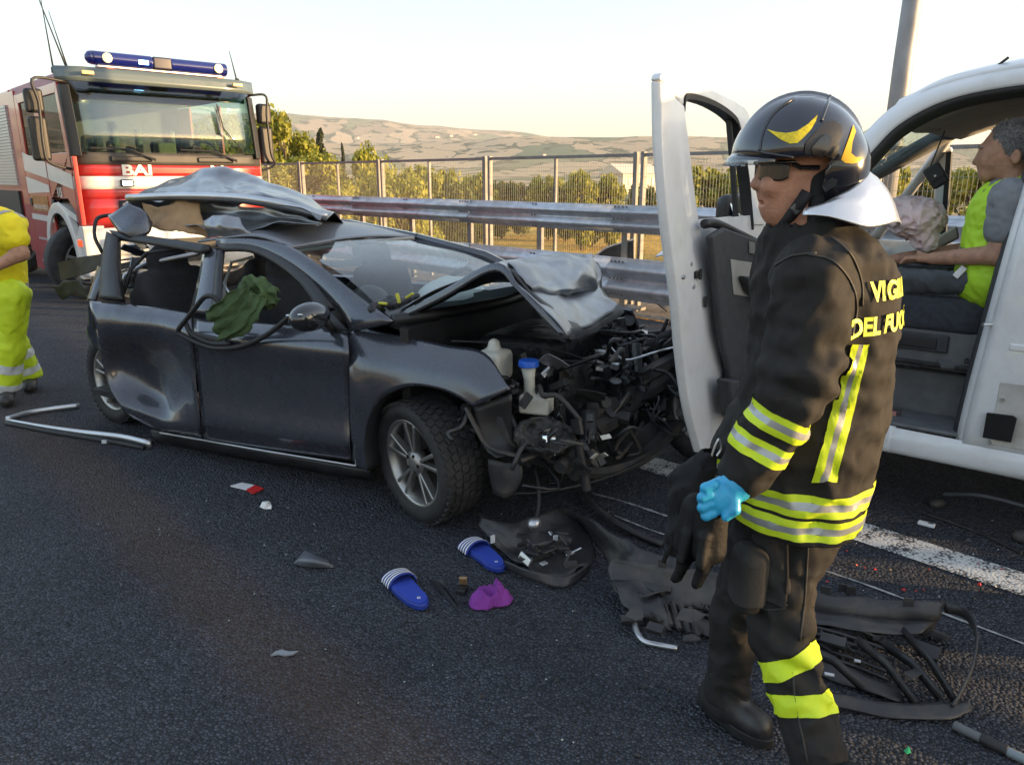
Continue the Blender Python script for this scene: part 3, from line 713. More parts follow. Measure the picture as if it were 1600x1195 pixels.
# --- pillars and window frames, near side
def strip(name, lo, hi, m, d=0.0, thick=.03, n=16):
    return sheet(name, [[cz(u, v, d) for u, v in hi], [cz(u, v, d - .012).lerp(cz(a, b, d - .012), .5) for (u, v), (a, b) in zip(hi, lo)], [cz(u, v, d) for u, v in lo]], m, car, thick, n, 6)
strip('a_pillar', [(340, 385), (392, 385), (440, 404), (486, 436), (530, 480), (550, 517)], [(340, 374), (398, 372), (454, 387), (505, 420), (560, 463), (616, 503)], CP)
strip('window_frame', [(346, 392), (392, 393), (432, 412), (470, 444), (497, 487)], [(342, 384), (393, 385), (440, 403), (486, 437), (522, 482)], BLK, -.004, .03)
MB().grid([[cz(486, 455, -.01), cz(545, 517, -.01)], [cz(497, 500, -.01), cz(520, 514, -.01)]]).build('mirror_triangle', BLK, car, thick=.02)
strip('b_pillar', [(300, 489), (312, 440), (321, 392)], [(336, 492), (340, 440), (344, 390)], CP, .02)
strip('b_pillar_trim', [(334, 492), (338, 440), (343, 392)], [(346, 493), (347, 440), (349, 392)], BLK, .0)
strip('rear_window_frame', [(185, 375), (250, 384), (322, 397)], [(172, 362), (250, 374), (330, 386)], BLK, -.02)
strip('rear_frame_post', [(192, 470), (186, 420), (186, 374)], [(160, 468), (163, 420), (172, 364)], BLK, -.06, .05)
MB().tube([cz(192, 460), cz(205, 420), cz(230, 395), cz(300, 385)], .012, 6).build('window_seal', RUB, car, smooth=True)
strip('rear_quarter_bar', [(150, 472), (162, 440), (176, 400)], [(140, 470), (150, 440), (168, 380)], CPD, .2, .04)
MB().tube([cz(175, 470, .1), cz(196, 430, .12), cz(228, 412, .15), cz(310, 396, .1)], .014, 6).build('inner_frame_bar', SILV, car, smooth=True)
# --- roof, front part
roof_r = [cp(309, 378, .28), cp(345, 366, .7), cp(400, 353, 1.1), cp(450, 343, 1.5)]
roof_m = [cp(392, 372, .28), cp(434, 358, .7), cp(486, 351, 1.1), cp(545, 349, 1.5)]
roof_f = [cp(455, 387, .28), cp(515, 377, .7), cp(580, 370, 1.1), cp(652, 371, 1.5)]
sheet('roof', [roof_r, [p + Vector((0, 0, .03 * math.sin(math.pi * (i_ + .5) / 4))) for i_, p in enumerate(roof_m)], [p + Vector((-.05, 0, .014)) for p in roof_f], roof_f], mat('roof_paint_dusty', (.17, .18, .205), .5, .35, .3, nscale=5, namp=.12, dirt=.3, dirtcol=(.25, .24, .22)), car, .012, 22, 24)
# --- windscreen
wb0 = cp(614, 500, .10); wb = [Vector((wb0.x + .16 * math.sin(math.pi * i / 4), .10 + .4 * i, wb0.z - .005 * i)) for i in range(5)]
wt = [p + Vector((.004, 0, -.004)) for p in spline(roof_f, 5)]
ws = sheet('windscreen', [wt, [a.lerp(b, .5) + Vector((.03, 0, .035)) for a, b in zip(wt, wb)], wb], CGLASS, car, .0, 16, 10)
far_base = wb[-1]
MB().tube([wt[-1], wt[-1].lerp(wb[-1], .5) + Vector((.03, .02, .035)), wb[-1]], .035, 6).build('far_a_pillar', CP, car, smooth=True)
MB().tube([wb[0], wb[1], wb[2], wb[3], wb[4]], .03, 6).build('cowl', BLK, car, smooth=True)
MB().box(wt[2] + Vector((.12, 0, -.06)), (.05, .22, .06)).build('rear_view_mirror', BLK, car, bevel=.015)
for yy in (.55, 1.25):
    MB().box(wt[2] + Vector((.02, yy - .9, -.025)), (.14, .40, .02)).build('sun_visor', mat('visor', (.30, .29, .28), .9), car, bevel=.006)
# --- far side (seen through the windows)
for nm, x0, x1 in (('far_front_door', -1.65, -.5), ('far_rear_door', -2.7, -1.67)):
    MB().grid([[Vector((x0, 1.72, .9)), Vector((x1, 1.72, .92))], [Vector((x0, 1.79, .75)), Vector((x1, 1.79, .75))], [Vector((x0, 1.76, .2)), Vector((x1, 1.76, .22))]]).build(nm, CP, car, thick=.03)
MB().grid([[Vector((-.5, 1.7, .92)), Vector((.35, 1.68, .85))], [Vector((-.5, 1.79, .7)), Vector((.4, 1.78, .66))], [Vector((-.5, 1.76, .3)), Vector((.42, 1.76, .45))]]).build('far_fender', CP, car, thick=.02)
MB().tube([(-1.68, 1.72, .88), (-1.72, 1.6, 1.24)], .04, 6).build('far_b_pillar', BLK, car)
MB().tube([(-2.4, 1.5, 1.34), roof_m[3], roof_f[3]], .03, 6).build('far_roof_rail', CP, car)
MB().tube([(-2.6, 1.72, .88), (-2.5, 1.55, 1.32)], .05, 6).build('far_c_pillar', BLK, car)
# --- floor, dash, firewall, tunnel
MB().box((-1.6, .9, .27), (2.5, 1.55, .04)).build('floor_pan', BLK, car)
MB().box((-.22, .9, .62), (.05, 1.6, .66)).build('bulkhead', BLK, car)
sheet('dashboard', [[Vector((-.24, .15 + .3 * i, .93 + .03 * math.sin(i * 1.1))) for i in range(6)], [Vector((-.5, .15 + .3 * i, .96)) for i in range(6)], [Vector((-.62, .15 + .3 * i, .86)) for i in range(6)], [Vector((-.6, .15 + .3 * i, .6)) for i in range(6)]], INT, car, .02, 14, 12)
def seat(x, y, nm, back=.62, rec=-.22):
    def fn(P):
        d = sd_box(P, (x, y, .46), (.26, .25, .09), rad=.06)
        rt = np.array(Matrix.Rotation(rec, 3, 'Y'))
        d = smin(d, sd_box(P, (x - .27, y, .78), (.075, .24, .32), rt, .06), .05)
        d = smin(d, sd_box(P, (x - .31, y - .21, .74), (.09, .05, .26), rt, .045), .04)
        d = smin(d, sd_box(P, (x - .31, y + .21, .74), (.09, .05, .26), rt, .045), .04)
        return smin(d, sd_ell(P, (x - .37, y, 1.14), (.065, .15, .11)), .02)
    return sdf_mesh(nm, fn, (x - .55, y - .32, .3), (x + .35, y + .32, 1.3), .025, INT, car)
seat(-.98, .48, 'front_seat'); seat(-.98, 1.3, 'front_seat'); seat(-1.95, .42, 'rear_seat', rec=-.3); seat(-1.95, 1.28, 'rear_seat', rec=-.3)
# seat back turned towards the rear window, and light trim pieces seen inside
MB().tube([cz(349, 480, .12), cz(352, 440, .2), cz(362, 410, .25), cz(395, 402, .25)], .010, 6).build('seat_belt', mat('belt_grey', (.42, .41, .40), .8), car)
MB().cyl(cp(342, 434, .18), cp(372, 476, .12), .006, 6).build('belt_stalk', SILV, car)
def airbag_fn(P):
    d = sd_ell(P, (-.62, 1.12, .93), (.17, .3, .13)); d = smin(d, sd_ell(P, (-.50, .88, .93), (.13, .24, .10)), .06); return d + .012 * vnoise(P, 26, 3)
sdf_mesh('airbag', airbag_fn, (-.95, .4, .72), (-.25, 1.6, 1.15), .02, mat('airbag_white', (.72, .72, .70), .8, bump=.2, bscale=30), car)
def roll_fn(P): return smin(sd_cone(P, (-.95, .24, .84), (-.62, .34, .98), .10, .12), sd_ell(P, (-.62, .33, .97), (.06, .14, .13)), .02) + .006 * vnoise(P, 30, 5)
sdf_mesh('loose_trim', roll_fn, (-1.2, .05, .6), (-.4, .6, 1.2), .02, BLK, car)
st = MB(); cs_ = Vector((-.72, 1.3, .93)); axs = Vector((-1, 0, .5)).normalized(); e1 = Vector((0, 1, 0)); e2 = axs.cross(e1)
st.tube([cs_ + e1 * .18 * math.cos(a * .3142) + e2 * .18 * math.sin(a * .3142) for a in range(21)], .015, 6); st.build('steering_wheel', BLK, car, smooth=True)
# light headliner / junk visible through the windscreen
MB().grid([[cp(500, 408, .8), cp(566, 405, .9)], [cp(505, 418, .8), cp(562, 416, .9)]]).build('label_strip', mat('visor', (0, 0, 0)), car, thick=.003)
# --- hood, buckled
hA = [Vector((-.37, .21, .985)), Vector((-.33, .65, 1.06)), Vector((-.3, 1.1, 1.08)), Vector((-.3, 1.58, 1.03))]
hB = [cp(776, 411, .19), cp(815, 405, .55), cp(868, 401, 1.0), cp(924, 401, 1.45)]
hM = [a.lerp(b, .5) + Vector((0, 0, .012)) for a, b in zip(hA, hB)]
hC1 = [cp(815, 452, .17), cp(850, 440, .5), cp(895, 437, .95), cp(933, 440, 1.3)]
hC1[1].z -= .03; hC1[2].z -= .05
hC2 = [cp(858, 492, .15), cp(884, 485, .48), cp(910, 470, .85), cp(938, 458, 1.2)]
hC = [cp(882, 522, .13), cp(902, 516, .4), cp(935, 502, .8), cp(966, 481, 1.15)]
rows = [hA, hM, [b + Vector((-.03, 0, -.012)) for b in hB], hB, [p.lerp(q, .3) for p, q in zip(hB, hC1)], hC1, hC2, hC]
hood = sheet('bonnet', rows, STEEL, car, .006, 20, 26, crumple=.02, cs=4.2, seed=3, jitter=.005, sub=1)
hood['label'] = 'buckled bonnet folded up into a ridge'
sheet('bonnet_liner', [[p + Vector((.02, .03, -.03)) for p in r] for r in (hA, hM, hB, hC1, hC)], BLK, car, .004, 16, 20, crumple=.02, cs=5)
sheet('bonnet_edge', [[cp(610, 497, .19), cp(690, 455, .18), cp(776, 411, .17), cp(815, 452, .15), cp(858, 495, .13), cp(882, 522, .11)], [cp(617, 503, .18), cp(693, 467, .17), cp(770, 425, .16), cp(806, 452, .14), cp(848, 497, .13), cp(876, 524, .11)]], CP, car, .012, 30, 4)
# second fold: the bonnet front rolled over
sheet('bonnet_fold', [[cp(788, 409, .34), cp(850, 402, .8), cp(900, 399, 1.15), cp(926, 402, 1.35)], [cp(806, 420, .28), cp(862, 412, .72), cp(912, 408, 1.1), cp(934, 414, 1.3)], [cp(822, 440, .26), cp(872, 440, .66), cp(918, 424, 1.05), cp(937, 434, 1.25)], [cp(832, 456, .26), cp(880, 452, .62), cp(915, 446, 1.0), cp(935, 452, 1.2)], [cp(838, 470, .36), cp(882, 462, .72), cp(912, 456, 1.05), cp(930, 460, 1.25)]], STEEL, car, .005, 14, 10, jitter=.016, crumple=.015, cs=7, seed=9, sub=2)
# --- engine bay
bay = random.Random(11)
METD = mat('cast_metal', (.055, .055, .056), .5, .7, nscale=15, namp=.4, bump=.3, bscale=40)
WHT = mat('translucent_white', (.62, .60, .52), .5, nscale=6, namp=.15, dirt=.4, dirtcol=(.35, .3, .22))
def eng(P):
    d = sd_box(P, (.12, .85, .6), (.22, .3, .26), rad=.05); d = smin(d, sd_box(P, (.2, .95, .78), (.18, .32, .07), rad=.03), .02)
    d = smin(d, sd_cone(P, (.34, .6, .55), (.34, 1.25, .6), .06, .07), .03); d = smin(d, sd_box(P, (.1, 1.4, .62), (.2, .14, .2), rad=.03), .02)
    return d + .02 * np.abs(vnoise(P, 90, 2))
sdf_mesh('engine', eng, (-.2, .4, .2), (.5, 1.7, 1.0), .022, METD, car)
GBLK = mat('shiny_black', (.012, .012, .013), .2)
for i in range(360):
    x = .0 + .70 * bay.random(); y = .12 + 1.62 * bay.random(); z = .33 + .52 * bay.random() * (1 - .5 * max(0, x - .3))
    c = Vector((x, y, z)); q = Matrix.Rotation(bay.random() * 6, 3, Vector((bay.gauss(0, 1), bay.gauss(0, 1), bay.gauss(0, 1))).normalized())
    mm = [BLK, DIRTY, METD, BLK, GBLK, SILV][min(5, int(bay.random() * 5.3))]; t = bay.random()
    if t < .4: MB().box(c, (.02 + .10 * bay.random(), .015 + .06 * bay.random(), .008 + .04 * bay.random()), q).build('bracket', mm, car, bevel=.004)
    elif t < .55:
        a = q @ Vector((0, 0, .05 + .07 * bay.random())); MB().cyl(c - a, c + a, .012 + .03 * bay.random(), 10).build('canister', mm, car, bevel=.004)
    elif t < .8:
        pts = [c]
        for k_ in range(4): pts.append(pts[-1] + Vector((bay.gauss(.01, .07), bay.gauss(0, .09), bay.gauss(-.01, .06))))
        MB().tube(spline(pts, 14), .005 + .008 * bay.random(), 6).build('hose', mm, car, smooth=True)
    else:
        a = .05 + .1 * bay.random(); rows_ = [[c + q @ Vector((a * (i_ / 3 - .5), a * .7 * (j_ / 3 - .5), .02 * bay.random())) for i_ in range(4)] for j_ in range(4)]
        MB().grid(rows_).build('torn_plastic', mm, car, thick=.003)
# named parts of the bay
fil = MB(); p0 = cp(826, 572, .26); p1 = cp(829, 640, .26)
fil.tube([p0, p0.lerp(p1, .3), p1], [.036, .026, .03], 14); fil.build('washer_filler', WHT, car, smooth=True)
MB().cyl(p0, p0 + Vector((0, 0, .03)), .05, 18, .046).build('filler_cap', mat('blue_cap', (.02, .12, .6), .4), car, bevel=.004)
MB().box(cp(838, 630, .27), (.15, .1, .09), R(10)).build('washer_tank', WHT, car, bevel=.015)
cr_ = cp(772, 570, .28)
def cool(P): return smin(sd_box(P, tuple(cr_), (.07, .08, .075), rad=.03), sd_cone(P, tuple(cr_ + Vector((0, 0, .06))), tuple(cr_ + Vector((0, 0, .10))), .035, .03), .02)
sdf_mesh('coolant_tank', cool, tuple(cr_ - Vector((.15,) * 3)), tuple(cr_ + Vector((.15,) * 3)), .012, WHT, car)
beam = [cp(925, 655, .45), cp(960, 640, .7), cp(1005, 602, 1.1), cp(1056, 572, 1.6)]
bs = spline(beam, 14)
MB().rings([[p + Vector((dx, 0, dz)) for dx, dz in ((-.03, -.085), (.03, -.085), (.035, -.03), (.015, 0), (.035, .03), (.03, .085), (-.03, .085))] for p in bs]).build('bumper_beam', DIRTY, car, bevel=.004)
MB().box(beam[0] + Vector((-.14, .1, -.02)), (.26, .12, .16)).build('crash_box', BLK, car, bevel=.008)
low = spline([cp(778, 660, .08), cp(800, 700, .12), cp(870, 728, .35), cp(940, 737, .6), cp(1010, 712, 1.0), cp(1062, 662, 1.5)], 30)
MB().rings([[p + Vector((dx, 0, dz)) for dx, dz in ((-.05, -.02), (.02, -.03), (.035, 0), (.02, .03), (-.05, .02))] for p in low]).build('lower_crossmember', DIRTY, car, smooth=False)
sheet('undertray', [[p + Vector((-.02, 0, .0)) for p in low[4:]], [p + Vector((-.3, 0, .04)) for p in low[4:]]], DIRTY, car, .004, 24, 6, crumple=.015, cs=8)
# radiator pack torn loose
MB().box((.44, 1.0, .5), (.045, .62, .36), Matrix.Rotation(.18, 3, 'Y') @ Matrix.Rotation(.12, 3, 'Z')).build('radiator', METD, car, bevel=.006)
sheet('fan_shroud', [[cp(875, 570, .55), cp(940, 560, .85), cp(975, 580, 1.0)], [cp(872, 610, .5), cp(935, 600, .8), cp(980, 620, 1.0)], [cp(870, 665, .45), cp(925, 660, .7), cp(960, 655, .95)]], DIRTY, car, .006, 12, 8, crumple=.01, cs=10)
# wheel liner edge and headlamp
sheet('wheel_liner', [[cp(740, 636, .02), cp(770, 625, .06), cp(800, 615, .1)], [cp(745, 665, .02), cp(775, 660, .08), cp(800, 655, .12)], [cp(757, 700, .02), cp(785, 690, .08), cp(805, 690, .12)], [cp(775, 715, .0), cp(800, 712, .05), cp(812, 712, .1)]], BLK, car, .004, 10, 10)
MB().tube(spline([cp(728, 636, -.01), cp(744, 668, -.01), cp(765, 698, -.01), cp(812, 713, .02)], 14), .008, 6, flat=2.2).build('liner_lip', DIRTY, car, smooth=True)
sheet('liner_flap', [[cp(762, 716, .04), cp(790, 722, .06), cp(815, 720, .08)], [cp(764, 745, .04), cp(792, 748, .06), cp(818, 742, .08)], [cp(768, 772, .05), cp(790, 780, .07), cp(806, 765, .09)]], DIRTY, car, .004, 8, 8, crumple=.012, cs=9)
def lamp(P):
    c = np.array(cp(850, 680, .16)); return np.maximum(sd_ell(P, c, (.15, .13, .085)), -sd_ell(P, c + np.array([.07, -.05, .05]), (.14, .11, .08))) + .03 * np.abs(vnoise(P, 80, 8)) + .012 * vnoise(P, 160, 9)
lc = cp(850, 680, .16)
sdf_mesh('headlamp', lamp, tuple(lc - Vector((.22,) * 3)), tuple(lc + Vector((.22,) * 3)), .009, DIRTY, car)
MB().lathe([(.0, 0), (.035, .005), (.045, .03), (.05, .05)], 16, 'x', lc + Vector((.0, -.03, .0))).build('lamp_reflector', mat('chrome', (.7, .7, .72), .12, 1.0), car, smooth=True)
for k_ in range(26):
    c = cp(840 + 110 * bay.random(), 655 + 60 * bay.random(), .15 + .3 * bay.random()); q = Matrix.Rotation(bay.random() * 6, 3, Vector((bay.gauss(0, 1), bay.gauss(0, 1), bay.gauss(0, 1))).normalized())
    MB().box(c, (.03 + .06 * bay.random(), .01 + .03 * bay.random(), .004), q).build('lamp_fragment', [DIRTY, WHT, SILV, BLK, METD][int(bay.random() * 5)], car)
MB().tube(spline([cp(705, 533, .2), cp(760, 535, .3), cp(820, 540, .4), cp(870, 548, .5), cp(940, 570, .7)], 24), .006, 6).build('cable', RUB, car, smooth=True)
MB().tube(spline([cp(835, 730, .2), cp(842, 765, .15), cp(840, 800, .1), cp(828, 825, .02)], 16), .009, 6).build('cable', RUB, car, smooth=True)
MB().tube(spline([cp(770, 770, .15), cp(850, 768, .3), cp(950, 745, .6), cp(1050, 700, 1.1)], 20), .006, 6).build('cable', DIRTY, car, smooth=True)
# crumpled far front corner
sheet('torn_far_panel', [[Vector((.3, 1.3, .75)), Vector((.5, 1.5, .72)), Vector((.75, 1.75, .8))], [Vector((.35, 1.35, .6)), Vector((.55, 1.55, .55)), Vector((.7, 1.8, .6))]], BLK, car, .006, 10, 8, crumple=.05, cs=6)
# --- wheels
TYRE = mat('tyre_rubber', (.020, .020, .021), .75, nscale=14, namp=.5, bump=.2, bscale=60, dirt=.55, dirtcol=(.085, .08, .075))
RIMG = mat('rim_alloy', (.42, .41, .39), .35, .85, nscale=6, namp=.15, dirt=.45, dirtcol=(.12, .09, .07)); RIMD = mat('rim_dark', (.03, .027, .025), .5, .5, dirt=.6, dirtcol=(.12, .08, .06))
def wheel(name, parent, c, rad, wid, rimr, steer=0.0, camber=0.0, spokes=5, tread=True, rimm=None, double=True):
    """axis = local y, outer face towards -y"""
    w = bpy.data.objects.new(name, None); COL.objects.link(w); w.parent = parent; w.location = c; w.rotation_euler = (camber, 0, steer); h = wid / 2
    t = MB().lathe([(rimr * .97, -h * .72), (rimr * 1.06, -h * .98), (rimr + (rad - rimr) * .55, -h * 1.08), (rad * .965, -h * .93), (rad * .99, -h * .72), (rad * .99, h * .72), (rad * .965, h * .93), (rimr * 1.1, h), (rimr * .97, h * .8)], 56, 'y').build('tyre', TYRE, w, smooth=True)
    if tread:
        tb = MB(); n = 46
        for i in range(n):
            for j, yy in enumerate((-.78, -.40, 0, .40, .78)):
                a = 2 * math.pi * (i + .5 * (j % 2)) / n; q = Matrix.Rotation(-a, 3, 'Y') @ Matrix.Rotation(.35 * (1 if j < 2 else -1 if j > 2 else 0), 3, 'X')
                rr = rad * (.985 if abs(yy) > .6 else .995)
                tb.box((rr * math.cos(a), yy * h, rr * math.sin(a)), (.014, wid * .155, 2 * math.pi * rad / n * .72), q)
        tb.build('tread', TYRE, w, fix=False)['kind'] = 'stuff'
    MB().lathe([(rimr, -h * .8), (rimr * 1.03, -h * .86), (rimr * 1.0, -h * .9), (rimr * .93, -h * .82), (rimr * .9, -h * .3), (rimr * .9, h * .8), (rimr, h * .85)], 48, 'y').build('rim', rimm or RIMG, w, smooth=True)
    MB().lathe([(rimr * .9, h * .05), (.05, h * .02), (.05, h * .1), (rimr * .9, h * .12)], 32, 'y').build('brake_disc', RIMD, w)
    sb = rimm or RIMG
    for i in range(spokes):
        a0 = 2 * math.pi * i / spokes + .3
        for da in ((-.15, .15) if double else (0,)):
            a = a0 + da; a2 = a0 + da * 1.25
            def pt(r_, an, y_, s_): return Vector((r_ * math.cos(an) - s_ * math.sin(an), y_, r_ * math.sin(an) + s_ * math.cos(an)))
            w0, w1 = (.016, .022) if double else (.028, .05)
            r0, r1 = rimr * .2, rimr * .95
            MB().add([pt(r0, a0 + da * .6, -h * .75, -w0 / 2), pt(r0, a0 + da * .6, -h * .75, w0 / 2), pt(r1, a2, -h * .86, w1 / 2), pt(r1, a2, -h * .86, -w1 / 2), pt(r0, a0 + da * .6, -h * .35, -w0 / 2), pt(r0, a0 + da * .6, -h * .35, w0 / 2), pt(r1, a2, -h * .5, w1 / 2), pt(r1, a2, -h * .5, -w1 / 2)],
                     [(0, 1, 2, 3), (7, 6, 5, 4), (0, 4, 5, 1), (1, 5, 6, 2), (2, 6, 7, 3), (3, 7, 4, 0)]).build('spoke', sb, w, bevel=.005)
    MB().lathe([(0, -h * .86), (rimr * .12, -h * .86), (rimr * .27, -h * .78), (rimr * .28, -h * .3), (0, -h * .3)], 24, 'y').build('hub', sb, w, smooth=True)
    for i in range(5):
        a = 2 * math.pi * i / 5; p = Vector((rimr * .2 * math.cos(a), -h * .86, rimr * .2 * math.sin(a)))
        MB().cyl(p, p + Vector((0, .02, 0)), .009, 8).build('wheel_nut', RIMD, w)
    return w
fw_c = cp(664, 735, .10); fw_c.z = .30
wheel('front_wheel', car, (fw_c.x + .01, .11, .305), .312, .215, .222, R(-20), R(4))
rw_c = cp(183, 606, .32)
wheel('rear_wheel', car, (rw_c.x, .38, .31), .312, .205, .222, R(-6), R(-3))
wheel('front_wheel', car, (0.0, 1.66, .305), .312, .215, .222, math.pi + R(16), 0, tread=False)
wheel('rear_wheel', car, (-2.75, 1.66, .31), .312, .205, .222, math.pi, 0, tread=False)
# --- torn-up rear roof
CR = CPD
sil = [(196, 318), (245, 290), (290, 275), (332, 262), (372, 268), (420, 282), (480, 308), (530, 338)]
r0 = [cp(u, v, 1.15) for u, v in sil]
r1 = [cp(u, v, .9) for u, v in [(192, 322), (240, 300), (283, 285), (320, 276), (352, 285), (400, 290), (460, 305), (520, 338)]]
r2 = [cp(u, v, .66) for u, v in [(196, 316), (235, 305), (280, 300), (320, 296), (360, 297), (400, 300), (450, 312), (508, 340)]]
r3 = [cp(u, v, .52) for u, v in [(205, 316), (240, 312), (285, 309), (330, 307), (370, 308), (410, 314), (455, 325), (498, 344)]]
rows_ = [[p + Vector((-.1, .35, -.25)) for p in r0], r0, r1, r2, r3]
sheet('torn_roof', rows_, CR, car, .004, 22, 11, jitter=.024, crumple=.02, cs=5, seed=1, sub=2)['label'] = 'rear roof skin peeled up and crumpled'
b0 = [cp(u, v, .60) for u, v in [(262, 318), (300, 316), (345, 318), (400, 322), (450, 332), (505, 348)]]
b1 = [cp(u, v, .58) for u, v in [(275, 345), (310, 338), (340, 340), (395, 342), (440, 346), (500, 352)]]
b2 = [cp(u, v, .42) for u, v in [(290, 352), (318, 358), (345, 362), (385, 362), (430, 352), (490, 352)]]
sheet('roof_underside', [b0, b1, b2], STEEL, car, .004, 16, 8, jitter=.016, crumple=.015, cs=7, seed=5, sub=2)
sheet('roof_flap', [[cp(316, 345, .36), cp(340, 338, .34), cp(372, 340, .36)], [cp(320, 356, .31), cp(345, 352, .28), cp(380, 354, .32)], [cp(326, 371, .33), cp(350, 370, .3), cp(392, 366, .33)]], STEEL, car, .005, 16, 14, crumple=.012, cs=14, seed=8)
sheet('headliner', [[cp(218, 322, .5), cp(250, 320, .5), cp(285, 318, .52), cp(312, 318, .54)], [cp(226, 342, .46), cp(258, 342, .44), cp(290, 346, .46), cp(322, 348, .5)], [cp(240, 358, .42), cp(268, 362, .38), cp(296, 368, .4), cp(326, 372, .46)]], TAN, car, .008, 18, 14, crumple=.03, cs=7, seed=2)
sheet('pillar_plate', [[cp(200, 318, .32), cp(225, 330, .34), cp(238, 350, .36)], [cp(186, 328, .28), cp(212, 345, .28), cp(230, 368, .3)], [cp(170, 338, .26), cp(185, 362, .22), cp(200, 372, .24)]], CP, car, .012, 12, 10, crumple=.01, cs=8)
MB().tube(spline([cp(199, 309, .5), cp(280, 306, .49), cp(360, 308, .5), (cp(420, 315, .52)), cp(470, 326, .56), cp(511, 339, .62)], 26), .022, 8, flat=.8).build('roof_rail', SILV, car, smooth=True)
MB().tube(spline([cp(201, 313, .5), cp(280, 311, .49), cp(360, 314, .5), (cp(420, 322, .52)), cp(470, 332, .56), cp(508, 342, .62)], 26), .012, 6).build('rail_gasket', BLK, car, smooth=True)
rg = random.Random(3)
for k_ in range(24):
    c = cp(172 + 60 * rg.random(), 380 + 85 * rg.random(), .3 + .9 * rg.random()); q = Matrix.Rotation(rg.random() * 6, 3, Vector((rg.gauss(0, 1), rg.gauss(0, 1), rg.gauss(0, 1))).normalized())
    MB().box(c, (.05 + .2 * rg.random(), .02 + .05 * rg.random(), .008), q).build('torn_trim', [BLK, CPD, SILV, INT][int(rg.random() * 4)], car)
# side boards and bars hanging off the tail
MB().grid([[cp(92, 410, .5), cp(125, 402, .45), cp(166, 396, .3)], [cp(97, 438, .5), cp(128, 430, .45), cp(168, 416, .3)]]).build('tail_board', DIRTY, car, thick=.02)
sheet('bumper_shred', [[cp(86, 450, .6), cp(110, 438, .55), cp(140, 445, .5)], [cp(96, 468, .6), cp(115, 460, .55), cp(138, 470, .5)]], DIRTY, car, .01, 8, 6, crumple=.03, cs=8)
MB().tube(spline([cp(160, 395, .2), cp(148, 370, .2), cp(150, 345, .25), cp(160, 338, .3), cp(178, 336, .35)], 14), .012, 6).build('torn_seal', RUB, car, smooth=True)
sheet('rear_quarter', [[cp(140, 472, .0), cp(150, 475, .03), cp(160, 477, .05)], [cp(136, 500, .05), cp(146, 510, .06), cp(156, 518, .06)], [cp(138, 530, .1), cp(150, 545, .1), cp(160, 560, .09)]], CPD, car, .006, 8, 10, crumple=.015, cs=10)
MB().rings([[cp(u, v, .0 + a) for a, u, v in ((0, 143, 498), (0, 158, 505), (.05, 160, 516), (.05, 145, 512))], [cp(u, v, .06 + a) for a, u, v in ((0, 143, 498), (0, 158, 505), (.05, 160, 516), (.05, 145, 512))]]).build('door_pull', BLK, car, bevel=.004)
MB().tube([cp(152, 515, .02), cp(158, 540, .02), cp(166, 572, .03)], .006, 5).build('chrome_strip', mat('chrome', (.7, .7, .7)), car)
# --- mirror and the hanging window seal
mc = cp(484, 495, -.10)
def mir(P):
    d = sd_ell(P, tuple(mc), (.075, .12, .072)); return np.maximum(d, (P[..., 0] - mc.x) * -1 - .055)
sdf_mesh('door_mirror', mir, tuple(mc - Vector((.12, .16, .12))), tuple(mc + Vector((.12, .16, .12))), .01, mat('gloss_black', (.015, .016, .02), .12, 0, 1.0), car)
MB().tube([mc + Vector((.03, .06, -.02)), cp(520, 515, .05)], .022, 8).build('mirror_foot', BLK, car, smooth=True)
MB().cyl(mc + Vector((-.058, -.09, .015)), mc + Vector((.05, -.1, .03)), .006, 6).build('mirror_strip', SILV, car)
seal = [(340, 486), (342, 474), (334, 464), (320, 464), (306, 480), (292, 498), (279, 515), (285, 524), (330, 543), (378, 541), (420, 521), (456, 492), (470, 484)]
MB().tube(spline([cp(u, v, -.06) for u, v in seal], 60), .014, 8).build('hanging_seal', RUB, car, smooth=True)
MB().tube(spline([cp(u, v, -.05) for u, v in [(290, 505), (300, 522), (330, 536), (360, 537)]], 20), .014, 6).build('hanging_seal', RUB, car, smooth=True)
MB().box(cp(326, 528, -.04), (.26, .02, .03), Matrix.Rotation(R(6), 3, 'Y')).build('trim_clip', BLK, car, bevel=.006)
# --- a green jacket hanging out of the window, gloves on the cowl
def green(P):
    d = sd_ell(P, tuple(cp(398, 452, .04)), (.085, .06, .065)); d = smin(d, sd_ell(P, tuple(cp(418, 462, .04)), (.05, .05, .06)), .03)
    return d + .06 * np.abs(vnoise(P, 45, 12)) + .008 * vnoise(P, 90, 1) - .018
gj = thing('green_jacket', 'crumpled dark green jacket hanging out of the car\'s front window', 'jacket', car.location, R(-29))
GRC = mat('green_cloth', (.05, .085, .03), .9, nscale=8, namp=.3, bump=.3, bscale=120)
a_ = cp(400, 455, .04)
sdf_mesh('bundle', green, tuple(a_ - Vector((.17, .13, .15))), tuple(a_ + Vector((.19, .13, .15))), .0075, GRC, gj)
sp0 = spline([cp(404, 458, .0), cp(392, 474, -.03), cp(372, 490, -.06), cp(352, 502, -.075), cp(338, 511, -.08)], 20); rows_g = []
for i_, p in enumerate(sp0):
    t_ = i_ / 19; tg = (sp0[min(i_ + 1, 19)] - sp0[max(i_ - 1, 0)]).normalized(); sd_ = tg.cross(Vector((0, -1, 0))).normalized(); w_ = .075 + .03 * math.sin(t_ * 2.6)
    rows_g.append([p + sd_ * w_ * (j_ / 13 - 1) * (1 + .12 * math.sin(5 * t_ + j_)) + Vector((0, -.010 * math.sin(j_ * .8 + 5 * t_ + 2 * math.sin(3 * t_)) - .014 * abs(math.sin(j_ * .33 + 4 * t_)) - .012, 0)) for j_ in range(27)])
sheet('sleeve', rows_g, GRC, gj, .004, crumple=.022, cs=15)
